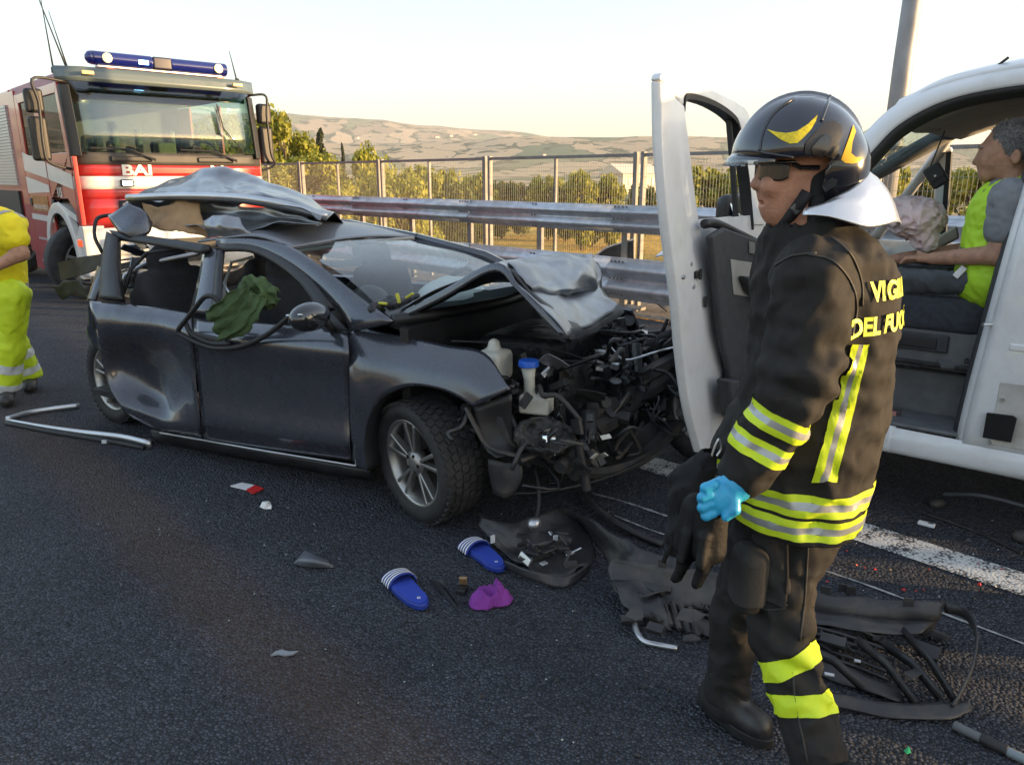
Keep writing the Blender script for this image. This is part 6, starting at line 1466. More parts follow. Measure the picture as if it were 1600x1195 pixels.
MB().tube([ff(1058, 820, -.03), ff(1050, 850, -.03), ff(1036, 878, -.03)], .006, 6).build('cord', LEA, bag)
MB().tube(spline([ff(1112, 712, -.02), ff(1118, 695, -.02), ff(1124, 686, -.02), ff(1127, 700, -.02), ff(1120, 712, -.02)], 14), .003, 6).build('clip', SILV, bag)

# ---------------------------------------------------------------- seated man in the van
def mv(u, v, y=.33): return VAN.at(u, v, y=y)
man = thing('person', 'grey-haired man in a yellow hi-vis vest seated in the white van', 'person', (V0.x, V0.y, 0), VA)
def mq(u, v, y=.33): return tuple(mv(u, v, y))
msh, mel, mwr = mv(1578, 308, .14), mv(1562, 398, .13), mv(1458, 404, .22)
msh2, mel2, mwr2 = mv(1575, 310, .55), mv(1530, 390, .56), mv(1400, 405, .42)
mhip, mkn = mv(1560, 430, .27), mv(1400, 432, .27)
mhip2, mkn2 = mv(1550, 425, .47), mv(1395, 425, .5)
def man_body(P):
    d = sd_ell(P, mq(1575, 232), (.100, .078, .112)); d = smin(d, sd_ell(P, mq(1551, 248), (.066, .06, .085)), .03)
    d = smin(d, sd_ell(P, mq(1542, 274), (.036, .042, .032)), .025); d = smin(d, sd_cone(P, mq(1534, 236), mq(1523, 254), .010, .013), .01)
    d = smin(d, sd_ell(P, mq(1534, 229), (.014, .05, .010)), .012); d = smin(d, sd_ell(P, mq(1531, 263), (.010, .022, .006)), .006); d = smin(d, sd_ell(P, mq(1533, 269), (.010, .02, .006)), .006)
    for s_ in (-1, 1):
        d = smin(d, sd_ell(P, mq(1540, 254, .33 + .034 * s_), (.024, .022, .022)), .012)
        d = smin(d, np.maximum(sd_ell(P, mq(1588, 245, .33 + .08 * s_), (.022, .012, .034)), -sd_ell(P, mq(1586, 245, .33 + .092 * s_), (.012, .008, .02))), .005)
    d = smin(d, sd_cone(P, mq(1578, 262), mq(1590, 300), .058, .065), .03)
    d = smin(d, sd_cone(P, mq(1592, 330), mq(1572, 425), .12, .12), .06)
    d = smin(d, smin(sd_cone(P, msh, mel, .058, .05), sd_cone(P, mel, mwr, .048, .03), .02), .03)
    d = smin(d, smin(sd_cone(P, msh2, mel2, .058, .05), sd_cone(P, mel2, mwr2, .048, .03), .02), .03)
    for w_, sg in ((mwr, -1), (mwr2, 1)):
        h0 = Vector(w_); h1 = h0 + Vector((-.075, .0, -.005)); d = smin(d, sd_ell(P, tuple(h0.lerp(h1, .6)), (.05, .034, .022)), .012)
        for i in range(4):
            f0 = h1 + Vector((-.005, .026 * (i - 1.5) * .9, .004)); f1 = f0 + Vector((-.035 - .004 * (i in (1, 2)), 0, -.004)); f2 = f1 + Vector((-.018, 0, -.024))
            d = smin(d, smin(sd_cone(P, f0, f1, .0100, .009), sd_cone(P, f1, f2, .009, .008), .004), .005)
        t0 = h0 + Vector((-.03, .03 * -sg, .01)); d = smin(d, sd_cone(P, t0, t0 + Vector((-.05, .02 * -sg, .008)), .012, .009), .006)
    return d
ax_ = sorted([mv(1385, 400).x, mv(1620, 300).x])
sdf_mesh('body', man_body, (ax_[0] - .35, .0, .90), (ax_[1] + .1, .70, 1.92), .0085, SKIN2, man)
def mtr(P):
    d = smin(sd_cone(P, mhip, mkn, .10, .078), sd_cone(P, mhip2, mkn2, .10, .078), .03)
    d = smin(d, sd_cone(P, mkn, Vector((mkn.x - .06, mkn.y, .72)), .075, .06), .03); d = smin(d, sd_cone(P, mkn2, Vector((mkn2.x - .06, mkn2.y, .72)), .075, .06), .03)
    d = smin(d, sd_ell(P, mq(1562, 425, .37), (.14, .17, .11)), .04)
    return d + .007 * vnoise(P, 26, 51) + .022 * np.abs(vnoise(P, 60, 52)) - .005
sdf_mesh('trousers', mtr, (mkn.x - .22, .08, .66), (mhip.x + .25, .68, 1.22), .012, mat('work_trousers', (.085, .095, .105), .9, nscale=6, namp=.3, bump=.3, bscale=100, dirt=.4, dirtcol=(.04, .03, .03)), man)
def mshirt(P):
    d = sd_cone(P, mq(1580, 328), mq(1562, 422), .16, .165); d = smin(d, sd_ell(P, mq(1584, 312), (.10, .20, .06)), .04)
    d = smin(d, sd_cone(P, msh, along(msh, mel, .55), .082, .080), .03); d = smin(d, sd_cone(P, msh2, along(msh2, mel2, .55), .082, .078), .03)
    d = d + .006 * vnoise(P, 26, 53) + .016 * np.abs(vnoise(P, 70, 54)) - .004
    for s0, e0 in ((msh, mel), (msh2, mel2)):
        ax0 = np.array((e0 - s0).normalized()); c0 = np.array(along(s0, e0, .62)); near = np.linalg.norm((P - c0) - ((P - c0) @ ax0)[..., None] * ax0, axis=-1) < .14
        d = np.where(near & (P[..., 2] < 1.36), np.maximum(d, (P - c0) @ ax0), d)
    return np.maximum(d, -sd_cone(P, mq(1575, 262), mq(1592, 305), .07, .055))
sdf_mesh('shirt', mshirt, (mv(1530, 400).x - .1, -.02, .98), (mv(1650, 300).x + .1, .72, 1.66), .0105, mat('grey_tshirt', (.20, .21, .225), .9, nscale=10, namp=.15, bump=.2, bscale=150), man)
def mvest(P):
    d = sd_cone(P, mq(1580, 332), mq(1560, 430), .176, .182); d = smin(d, sd_ell(P, mq(1584, 310), (.10, .165, .055)), .05)
    d = d + .006 * vnoise(P, 22, 55) + .016 * np.abs(vnoise(P, 60, 56)) - .004
    for s0, e0 in ((msh, mel), (msh2, mel2)): d = np.maximum(d, -sd_cone(P, tuple(Vector(s0) + Vector((0, -.06 if s0 is msh else .06, .02))), tuple(along(s0, e0, .6) + Vector((.02, -.02 if s0 is msh else .02, 0))), .118, .10))
    d = np.maximum(d, -sd_cone(P, mq(1575, 262), mq(1580, 312), .09, .062)); return np.maximum(d, -sd_cone(P, mq(1580, 328), mq(1562, 422), .155, .16))
vst = sdf_mesh('hivis_vest', mvest, (mv(1530, 400).x - .12, -.02, .98), (mv(1650, 300).x + .1, .72, 1.66), .0095, mat('vest_lime', (.48, .78, .03), .6, nscale=10, namp=.1, bump=.2, bscale=50), man)
cut_copy('vest_band', vst, [(mv(1570, 412), (.15, 0, 1)), (mv(1570, 396), (-.15, 0, -1))], HIVS, man, .003)
HAIR = mat('grey_hair', (.20, .195, .19), .8, nscale=260, namp=.6, bump=.7, bscale=300)
def mhair(P):
    d = sd_ell(P, mq(1580, 227), (.101, .081, .108)) + .007 * vnoise(P, 70, 57) + .006 * vnoise(P, 170, 58)
    c = np.array(mq(1552, 209)); keep = ((P - c) @ np.array([.80, 0, .60])) + .02 * vnoise(P, 110, 5); d = np.maximum(d, -keep); c2 = np.array(mq(1600, 262)); return np.maximum(d, -((P - c2) @ np.array([.2, 0, 1.0])))
mh_ = sdf_mesh('scalp_hair', mhair, (mv(1540, 240).x - .05, .2, 1.62), (mv(1620, 220).x + .1, .46, 1.95), .0075, HAIR, man)
hair_blades('hair', mh_, 5200, .017, mat('hair_strand', (.22, .215, .21), .6, nscale=90, namp=.6), man, (.35, 0, .1), 3)['kind'] = 'stuff'
for s_ in (-1, 1):
    MB().box(mv(1535, 233, .33 + .036 * s_) + Vector((-.004, 0, .006)), (.014, .036, .008)).build('eyebrow', HAIR, man, bevel=.003)
    MB().lathe([(0, -.004), (.011, -.001), (.011, .002), (0, .004)], 10, 'x', mv(1537, 239, .33 + .036 * s_) + Vector((-.006, 0, 0))).build('eye', mat('eye_dark', (.03, .02, .02), .2), man)
MB().box(mv(1500, 425, .18), (.03, .02, .06), Matrix.Rotation(.6, 3, 'Y')).build('paper_tissue', mat('tissue', (.8, .8, .8), .9), man, bevel=.004)
# ---------------------------------------------------------------- worker at the left edge
wp = gz(2, 622); WY = wp.y
wk = thing('person', 'road worker in yellow hi-vis shirt and trousers at the left edge', 'person', (0, 0, 0))
def wq(u, v, dy=0.0): return at(u, v, WY + dy)
whip, wkn, wan = wq(18, 462, -.1), wq(14, 545, -.1), wq(8, 612, -.1)
whip2, wkn2, wan2 = wq(-8, 462, .12), wq(20, 530, .2), wq(42, 582, .28)
wsh, wel, wwr = wq(12, 352, -.22), wq(32, 396, -.24), wq(-8, 418, -.34)
wsh2, wel2, wwr2 = wq(-25, 352, .2), wq(-52, 400, .15), wq(-40, 430, -.1)
def wbody(P):
    d = sd_ell(P, wq(-32, 282), (.10, .085, .125)); d = smin(d, sd_ell(P, wq(-40, 300), (.07, .065, .085)), .03); d = smin(d, sd_ell(P, wq(-56, 296), (.02, .02, .03)), .015)
    d = smin(d, sd_cone(P, wq(-28, 305), wq(-14, 340), .06, .065), .03); d = smin(d, sd_cone(P, wq(-5, 365), wq(0, 450), .14, .13), .06)
    d = smin(d, smin(sd_cone(P, wsh, wel, .07, .055), sd_cone(P, wel, wwr, .055, .033), .02), .03); d = smin(d, smin(sd_cone(P, wsh2, wel2, .06, .05), sd_cone(P, wel2, wwr2, .048, .03), .02), .03)
    for w_ in (wwr, wwr2):
        h0 = Vector(w_); h1 = h0 + Vector((-.07, -.02, 0)); d = smin(d, sd_ell(P, tuple(h0.lerp(h1, .6)), (.05, .03, .036)), .012)
        for i in range(4):
            f0 = h1 + Vector((0, 0, .022 * (i - 1.5))); d = smin(d, sd_cone(P, f0, f0 + Vector((-.05, .02, -.006)), .010, .008), .005)
        d = smin(d, sd_cone(P, h0 + Vector((-.02, 0, .03)), h0 + Vector((-.07, .01, .045)), .012, .009), .006)
    for a, b, c in ((whip, wkn, wan), (whip2, wkn2, wan2)): d = smin(d, smin(sd_cone(P, a, b, .08, .06), sd_cone(P, b, c, .055, .04), .02), .04)
    return d
lo_ = wq(-95, 640, 0); hi_ = wq(60, 250, 0)
sdf_mesh('body', wbody, (lo_.x, WY - .5, .03), (hi_.x, WY + .45, 1.85), .016, SKIN2, wk)
def wshirt(P):
    d = smin(sd_cone(P, wq(-5, 362), wq(0, 455), .185, .18), sd_ell(P, wq(-6, 350), (.18, .24, .09)), .05)
    d = smin(d, sd_cone(P, wsh, along(wsh, wel, .45), .10, .095), .04); d = smin(d, sd_cone(P, wsh2, along(wsh2, wel2, .5), .09, .085), .04)
    d = d + .010 * vnoise(P, 18, 61) + .014 * np.abs(vnoise(P, 60, 66)) - .003; return np.maximum(d, wq(0, 462).z - P[..., 2])
whs = sdf_mesh('scalp_hair', lambda P: np.maximum(sd_ell(P, wq(-27, 277), (.105, .09, .115)) + .006 * vnoise(P, 80, 2), -((P - np.array(wq(-40, 285))) @ np.array([.75, 0, .66]))), tuple(wq(-70, 320, -.2)), tuple(wq(0, 235, .2)), .012, mat('dark_hair', (.025, .02, .018), .7), wk)
hair_blades('hair', whs, 1500, .02, mat('dark_hair', ()), wk, (.3, 0, -.2), 4, .003)['kind'] = 'stuff'
WY_S = mat('shirt_yellow', (.80, .68, .01), .7, nscale=8, namp=.12, bump=.2, bscale=40)
wsrt = sdf_mesh('shirt', wshirt, (lo_.x, WY - .5, .75), (hi_.x, WY + .45, 1.6), .014, WY_S, wk)
cut_copy('shirt_band', wsrt, [((0, 0, wq(20, 455).z), (0, 0, 1)), ((0, 0, wq(20, 443).z), (0, 0, -1))], mat('band_grey', (.32, .32, .30), .5), wk, .004)
cut_copy('shoulder_band', wsrt, [(wq(20, 338, -.1), (-.5, 0, 1)), (wq(10, 330, -.1), (.5, 0, -1))], mat('band_grey', ()), wk, .004)
def wtr(P):
    d = smin(smin(sd_cone(P, whip, wkn, .12, .095), sd_cone(P, wkn, wan, .095, .10), .05), smin(sd_cone(P, whip2, wkn2, .12, .09), sd_cone(P, wkn2, wan2, .09, .11), .05), .015)
    d = smin(d, sd_ell(P, wq(5, 462), (.18, .2, .12)), .05) + .012 * vnoise(P, 16, 62) + .024 * np.abs(vnoise(P, 50, 63)) - .006; return np.maximum(np.maximum(d, P[..., 2] - .98), .09 - P[..., 2])
wtm = sdf_mesh('trousers', wtr, (lo_.x, WY - .5, .03), (hi_.x, WY + .5, 1.05), .014, HIVY, wk)
for (a, b) in ((wkn, wan), (wkn2, wan2)):
    dv = (b - a).normalized(); Lq = (b - a).length
    for t0, t1 in ((.3, .5), (.75, .93)):
        cut_copy('trouser_band', wtm, [(a + dv * Lq * t0, dv), (a + dv * Lq * t1, -dv)], mat('band_white', (.62, .63, .62), .4), wk, .004, lambda c, n, a=a, dv=dv: ((c - a) - dv * (c - a).dot(dv)).length < .15)
for a in (wan, wan2):
    def fnb(P, a=a): return np.maximum(sd_cone(P, (a.x, a.y + .02, .06), (a.x + .10, a.y - .15, .05), .055, .05), .01 - P[..., 2])
    sdf_mesh('boot', fnb, (a.x - .2, a.y - .3, 0), (a.x + .25, a.y + .2, .2), .013, BOOT, wk)
# ================================================================ debris on the road
def g(u, v, z=0.0): return gz(u, v, z)
def gpath(pts, n=20): return spline([g(u, v, z) for u, v, z in pts], n)
BUMP = mat('bumper_plastic', (.028, .028, .03), .42, nscale=7, namp=.35, bump=.2, bscale=30, dirt=.7, dirtcol=(.13, .11, .09))
# --- front bumper, lying inside out
bm_ = thing('front_bumper', 'torn-off black front bumper with grille lying behind the firefighter\'s legs', 'bumper')
sheet('bumper_skin', [[g(u, v, .15) for u, v in ((955, 872), (1050, 888), (1130, 898), (1250, 920), (1360, 936), (1476, 944))], [g(u, v, .11) for u, v in ((952, 890), (1045, 905), (1125, 918), (1248, 942), (1356, 957), (1470, 966))], [g(u, v, .03) for u, v in ((960, 935), (1040, 945), (1115, 955), (1244, 975), (1350, 988), (1455, 990))]], BUMP, bm_, .005, 34, 8, crumple=.016, cs=9, jitter=.005, sub=1)
sheet('bumper_shelf', [[g(u, v, .10) for u, v in ((1240, 945), (1300, 955), (1380, 968), (1460, 972))], [g(u, v, .085) for u, v in ((1236, 966), (1296, 978), (1376, 990), (1440, 992))]], BUMP, bm_, .004, 16, 4, crumple=.008, cs=12)
for u, v in ((1035, 880), (1100, 890), (1290, 922), (1330, 922), (1318, 918), (1420, 940)):
    MB().box(g(u, v, .165), (.035, .006, .035), R(-20)).build('clip_tab', BUMP, bm_, bevel=.003)
gt_ = [(1040, 922, .05), (1120, 938, .06), (1240, 970, .07), (1330, 995, .07), (1400, 1020, .06)]
gb_ = [(1050, 955, .02), (1120, 975, .02), (1230, 1008, .02), (1320, 1035, .02), (1385, 1060, .02)]
for k_ in range(5):
    t = k_ / 4; P_ = [Vector(a).lerp(Vector(b), t) for a, b in zip(gpath(gt_, 18), gpath(gb_, 18))]; MB().tube(P_, .007, 5).build('grille_slat', BUMP, bm_, smooth=True)
ga, gb2 = gpath(gt_, 19), gpath(gb_, 19)
for k_ in range(19): MB().tube([ga[k_], gb2[k_] + Vector((.012, 0, 0))], .005, 4).build('grille_rib', BUMP, bm_)
sheet('grille_frame', [[g(u, v, .025) for u, v in ((985, 935), (1060, 960), (1150, 985), (1250, 1020), (1340, 1050), (1420, 1085))], [g(u, v, .012) for u, v in ((1000, 965), (1070, 985), (1150, 1010), (1245, 1042), (1330, 1072), (1400, 1100))]], BUMP, bm_, .006, 26, 6, crumple=.012, cs=9)
sheet('bumper_lip', [[g(u, v, .03) for u, v in ((1225, 1068), (1300, 1084), (1400, 1100), (1480, 1098), (1516, 1098))], [g(u, v, .012) for u, v in ((1235, 1088), (1305, 1106), (1400, 1122), (1478, 1124), (1518, 1112))]], BUMP, bm_, .006, 24, 5, crumple=.006, cs=9)
MB().tube(gpath([(1476, 948, .14), (1508, 958, .16), (1526, 990, .16), (1520, 1040, .11), (1500, 1085, .05), (1488, 1105, .02)], 26), .022, 6, flat=.25).build('bent_strip', BUMP, bm_, smooth=True)
for a, b in (((1380, 1005, .08), (1470, 1090, .03)), ((1410, 985, .09), (1490, 1092, .03)), ((1340, 1000, .08), (1430, 1098, .03)), ((1255, 1010, .07), (1350, 1075, .03))):
    pa, pb = g(*a), g(*b); MB().tube([pa, pa.lerp(pb, .5) + Vector((0, 0, .025)), pb], .02, 4, flat=.3).build('brace', BUMP, bm_, smooth=True)
sheet('duct_plate', [[g(u, v, .09) for u, v in ((955, 905), (1000, 905), (1040, 930))], [g(u, v, .06) for u, v in ((965, 940), (1010, 945), (1040, 955))], [g(u, v, .03) for u, v in ((985, 965), (1020, 970), (1050, 985))]], BUMP, bm_, .006, 12, 10, crumple=.03, cs=9)
for k_ in range(6):
    a = g(1008 + 14 * k_, 925 + 5 * k_, .06); b = g(1020 + 14 * k_, 965 + 6 * k_, .04); MB().tube([a, b], .010, 5).build('duct_vane', BUMP, bm_)
for (u, v, s_, c_) in ((1128, 993, .03, 'tag_tan'), (1296, 1053, .03, 'tag_white'), (1340, 1032, .02, 'tag_white'), (1122, 1003, .022, 'tag_yellow')):
    MB().box(g(u, v, .05), (s_, .012, .004), R(-20)).build('sticker', mat(c_, {'tag_tan': (.3, .2, .09), 'tag_white': (.55, .56, .58), 'tag_yellow': (.5, .4, .06)}[c_], .6), bm_)
br = random.Random(31)
for k_ in range(44):
    t = br.random(); u = 965 + 500 * t; v = 900 + 75 * t + 95 * br.random(); c = g(u, v, .03 + .05 * br.random()); q = Matrix.Rotation(R(-20) + br.gauss(0, .5), 3, 'Z') @ Matrix.Rotation(br.gauss(0, .5), 3, 'X')
    a = .03 + .08 * br.random(); b_ = .015 + .04 * br.random()
    if br.random() < .5: MB().box(c, (a, b_, .008 + .02 * br.random()), q).build('broken_rib', [BUMP, BLK, DIRTY][br.randrange(3)], bm_, bevel=.002)
    else: MB().add([c + q @ Vector((a * x_, b_ * y_, .012 * br.random())) for x_, y_ in ((-.5, -.5), (.3 * br.random(), -.6), (.6, -.2 + .4 * br.random()), (.2, .5), (-.3, .3 + .3 * br.random()))], [(0, 1, 2, 3, 4)]).build('torn_flap', [BUMP, DIRTY][br.randrange(2)], bm_, thick=.004)
for k_ in range(14):      # openings of the intake grille
    c = ga[k_ + 3].lerp(gb2[k_ + 3], .5); MB().lathe([(.016, -.004), (.022, -.004), (.022, .004), (.016, .004), (.016, -.004)], 6, 'z', c + Vector((0, 0, .012))).build('grille_cell', BUMP, bm_)
# --- corner of the bumper with its fog lamp, by the wheel
bc = thing('bumper_corner', 'broken bumper corner with headlamp bracket lying beside the front wheel', 'bumper')
sheet('corner_skin', [[g(u, v, .10) for u, v in ((748, 808), (790, 818), (835, 815), (880, 792))], [g(u, v, .06) for u, v in ((752, 825), (795, 838), (845, 838), (905, 815))], [g(u, v, .03) for u, v in ((775, 850), (815, 860), (860, 860), (925, 850))], [g(u, v, .01) for u, v in ((800, 880), (840, 898), (880, 900), (925, 885))]], BUMP, bc, .006, 16, 12, crumple=.03, cs=9, jitter=.006, sub=1)
sheet('corner_lip', [[g(u, v, .05) for u, v in ((786, 876), (830, 892), (880, 900), (926, 878))], [g(u, v, .012) for u, v in ((790, 890), (835, 908), (880, 918), (918, 895))]], BUMP, bc, .005, 16, 5, crumple=.008, cs=9)
sheet('corner_arm', [[g(u, v, .13) for u, v in ((880, 788), (930, 820), (985, 850), (1060, 872))], [g(u, v, .07) for u, v in ((900, 812), (940, 850), (990, 885), (1055, 905))], [g(u, v, .02) for u, v in ((925, 850), (950, 882), (990, 908), (1050, 925))]], BUMP, bc, .005, 16, 7, crumple=.03, cs=9, jitter=.007, sub=1)
def fog(P):
    c = np.array(g(850, 850, .07)); return sd_box(P, c, (.085, .06, .045), np.array(Matrix.Rotation(R(25), 3, 'Z')), .012) + .02 * np.abs(vnoise(P, 110, 91))
fc = g(850, 850, .07)
sdf_mesh('lamp_housing', fog, tuple(fc - Vector((.14, .12, .08))), tuple(fc + Vector((.14, .12, .08))), .009, BUMP, bc)
dr = random.Random(21)
for k_ in range(22):
    c = g(815 + 85 * dr.random(), 832 + 50 * dr.random(), .06 + .07 * dr.random()); q = Matrix.Rotation(dr.random() * 6, 3, Vector((dr.gauss(0, .5), dr.gauss(0, .5), 1)).normalized())
    MB().box(c, (.03 + .05 * dr.random(), .012 + .02 * dr.random(), .006 + .01 * dr.random()), q).build('bracket', [BUMP, BUMP, METD, SILV][int(dr.random() * 4)], bc, bevel=.002)
for k_, (u, v) in enumerate(((838, 815), (868, 842), (770, 842))): MB().box(g(u, v, .11), (.02, .008, .035), R(20 * k_)).build('white_tab', mat('tag_white', ()), bc)
sdf_mesh('foil_scrap', lambda P: sd_ell(P, tuple(g(835, 818, .13)), (.035, .03, .03)) + .012 * np.abs(vnoise(P, 60, 5)), tuple(g(835, 818, .13) - Vector((.06,) * 3)), tuple(g(835, 818, .13) + Vector((.06,) * 3)), .007, SILV, bc)
def single(name, label, cat, mb, m, group=None, **k):
    o = mb.build(name, m, None, **k); tag(o, label, cat, group); return o
def flat_piece(pts, z0, dz): return MB().prism([g(u, v, z0) for u, v in pts], (0, 0, dz))
single('rubber_strip', 'long curved grey rubber strip between the wheel and the black bag', 'strip', MB().tube(gpath([(908, 768, .02), (930, 792, .03), (965, 818, .03), (1005, 838, .02), (1035, 850, .02)], 24), .014, 6, flat=1.4), DIRTY, smooth=True)
# chrome fog lamp trim
single('chrome_trim', 'bent chrome trim strip in front of the torn bumper', 'trim', MB().tube(gpath([(1000, 962, .03), (992, 975, .02), (998, 992, .015), (1008, 1002, .012), (1030, 1007, .012), (1058, 1012, .012)], 20), .009, 6, flat=1.3), SILV, smooth=True)
# V shaped window trim at the left
vt_ = thing('window_trim', 'long silver V-shaped window trim lying left of the car', 'trim')
MB().tube(gpath([(124, 634, .02), (90, 638, .02), (45, 645, .02), (10, 655, .02)], 16), [.022] * 16, 6, flat=.5).build('upper_arm', SILV, vt_, smooth=True)
MB().tube(gpath([(10, 656, .02), (70, 667, .02), (130, 676, .02), (190, 683, .025), (236, 694, .02)], 20), [.012 + .0010 * i for i in range(20)], 6, flat=.7).build('lower_arm', SILV, vt_, smooth=True)
MB().tube(gpath([(10, 661, .012), (70, 673, .012), (130, 683, .012), (190, 693, .012), (225, 700, .012)], 20), .016, 6).build('rubber_edge', RUB, vt_, smooth=True)
MB().box(g(163, 690, .03), (.03, .012, .02)).build('clip', mat('tag_white', ()), vt_)
# small pieces
rw_ = thing('reflector_plate', 'small red and white reflector plate lying beside the car sill', 'plate')
flat_piece([(360, 760), (378, 755), (398, 759), (385, 766)], .004, .006).build('white_half', mat('plate_white', (.7, .7, .7), .4), rw_)
flat_piece([(385, 766), (398, 759), (412, 764), (395, 772)], .0045, .006).build('red_half', mat('plate_red', (.6, .03, .03), .35), rw_)
single('white_shard', 'small crumpled white plastic shard below the reflector plate', 'shard', MB().grid([[g(406, 792, .004), g(410, 784, .03), g(415, 783, .02)], [g(413, 795, .004), g(417, 786, .035), g(420, 783, .03)], [g(424, 795, .004), g(424, 789, .02), g(422, 785, .02)]]), mat('shard_white', (.75, .75, .74), .5), thick=.003)
ts = thing('grey_shard', 'triangular grey plastic shard in the middle of the road', 'shard')
sheet('skin', [[g(458, 880, .006), g(466, 872, .03), g(476, 859, .035)], [g(480, 886, .006), g(488, 876, .05), g(492, 866, .04)], [g(522, 886, .006), g(519, 881, .015), g(512, 876, .015)]], mat('shard_grey', (.13, .14, .16), .4, .3, nscale=7, namp=.2), ts, .004, 12, 10)
single('flat_shard', 'flat pale torn shard near the bottom left', 'shard', flat_piece([(423, 1025), (430, 1019), (440, 1016), (452, 1019), (466, 1018), (458, 1023), (445, 1025), (434, 1023)], .004, .005), mat('shard_pale', (.24, .25, .27), .5))
single('black_sliver', 'black pointed plastic sliver between the blue slippers', 'shard', MB().add([g(668, 905, .004), g(684, 908, .03), g(728, 966, .004), g(700, 930, .004)], [(0, 1, 2), (0, 2, 3), (1, 0, 3), (1, 3, 2)]), BLK)
single('black_sliver', 'thin dark sliver above the pointed one', 'shard', MB().add([g(684, 905, .01), g(690, 905, .02), g(722, 948, .01), g(716, 944, .004)], [(0, 1, 2, 3)]), BLK, thick=.004)
wd = thing('brown_block', 'small brown plastic piece standing between slipper and purple cloth', 'fragment')
q = g(722, 925, .0); MB().box(q + Vector((0, 0, .012)), (.04, .05, .02), R(-15)).build('base', BLK, wd, bevel=.003)
MB().box(q + Vector((.004, .028, .03)), (.032, .012, .07), Matrix.Rotation(.5, 3, 'X')).build('plate', mat('rust_brown', (.28, .17, .08), .6, nscale=40, namp=.4), wd, bevel=.002)
# --- purple cloth
pcl = g(766, 940, .0); rows_p = []
for i_ in range(34):
    rr = i_ / 33; row_p = []
    for j_ in range(49):
        a = 2 * math.pi * j_ / 48; ro = .072 * (1 + .16 * math.sin(2 * a + .8) + .10 * math.sin(3 * a + 2) + .05 * math.sin(7 * a)); x, y = ro * rr * math.cos(a) * 1.08, ro * rr * math.sin(a)
        x += .012 * mnoise.noise(Vector((x * 30, y * 30, 1))); y += .012 * mnoise.noise(Vector((x * 30, y * 30, 7)))
        f1 = 1 - abs(mnoise.noise(Vector((x * 17 + y * 9, y * 24, 2.0)))) * 2; f2 = 1 - abs(mnoise.noise(Vector((x * 40, y * 40, 5.0)))) * 2
        h = (.055 + .03 * math.exp(-(((x - .03) / .03) ** 2 + ((y - .03) / .035) ** 2))) * (1 - rr ** 4) ; row_p.append(pcl + Vector((x, y, .006 + max(0, h * (.35 + .65 * f1) + .013 * f2 * (1 - rr ** 6)))))
    rows_p.append(row_p)
o = MB().grid(rows_p).build('purple_cloth', mat('purple_fabric', (.21, .035, .27), .9, nscale=20, namp=.15, bump=.3, bscale=250), None, smooth=True, thick=.002, fix=False)
tag(o, 'crumpled purple cloth on the asphalt by the slippers', 'cloth')
# --- blue slippers
BL1 = mat('slipper_blue', (.015, .04, .28), .55, nscale=12, namp=.1); BL2 = mat('slipper_footbed', (.022, .055, .38), .75, bump=.25, bscale=220); WS = mat('slipper_white', (.78, .78, .8), .6)
def slipper(heel, toe, label, flip):
    h, t = g(*heel), g(*toe); L = .315; dv = (t - h).normalized(); c = h.lerp(t, .5)
    r = thing('slipper', label, 'slipper', (c.x, c.y, .004), math.atan2(dv.y, dv.x), 'pair of blue slippers')
    def outline(sc):
        out = []
        for i in range(32):
            a = 2 * math.pi * i / 32; x = math.cos(a); w = .056 + .006 * x - .006 * math.sin(a) * flip * math.cos(2 * a) - .006 * (abs(x) < .5)
            out.append(Vector((x * L / 2 * sc, math.copysign(abs(math.sin(a)) ** .75, math.sin(a)) * w * sc, 0)))
        return out
    MB().prism(outline(1.0), (0, 0, .026)).build('sole', BL1, r, bevel=.006)
    MB().prism([p + Vector((0, 0, .0262)) for p in outline(.92)], (0, 0, .003)).build('footbed', BL2, r, bevel=.002)
    def arch(x0, x1, lift, m, nm, th):
        rows_ = []
        for k in range(6):
            x = x0 + (x1 - x0) * k / 5; s_ = (x + .0) / L; hh = .052 - .22 * (x - .04)
            rows_.append([Vector((x, .06 * math.cos(a), .012 + max(.02, hh) * math.sin(a))) * 1 + Vector((0, lift * math.cos(a), lift * math.sin(a))) for a in [math.pi * j / 14 for j in range(15)]])
        return MB().grid(rows_).build(nm, m, r, smooth=True, thick=th, fix=False)
    arch(.040, .128, 0, BL1, 'strap', .006)
    for k in range(4): arch(.048 + .020 * k, .057 + .020 * k, .0055, WS, 'stripe', .001)
    text('heel_logo', 'o', .03, WS, r, Matrix.Translation((-L * .33, 0, .0295)), .0004)
    return r
slipper((664, 956), (612, 900), 'blue slipper with white stripes, the lower left of the two', 1)
slipper((790, 900), (724, 848), 'blue slipper with white stripes near the front wheel', -1)
# --- things by the van
rc = thing('remote_control', 'small white remote lying on the road under the van sill', 'remote')
q = g(1447, 822); MB().box(q + Vector((0, 0, .012)), (.075, .03, .018), R(-40)).build('case', mat('remote_white', (.75, .76, .76), .4), rc, bevel=.005)
MB().box(q + Vector((.012, -.012, .022)), (.02, .016, .004), R(-40)).build('button', VM, rc)
rod = thing('long_tube', 'grey and black tube lying at the bottom right corner', 'tube')
a, b = g(1490, 1132, .015), g(1640, 1205, .015)
for k_, (t0, t1, m_) in enumerate(((0, .3, VM), (.3, .58, BLK), (.58, 1, mat('tube_grey', (.20, .24, .26), .4)))): MB().cyl(a.lerp(b, t0), a.lerp(b, t1), .014 if k_ != 1 else .017, 12).build('segment', m_, rod, bevel=.002)
single('thin_rod', 'thin black rod on the road beneath the van', 'rod', MB().tube([g(1440, 800, .01), g(1530, 832, .012), g(1596, 864, .01)], .006, 6), BLK)
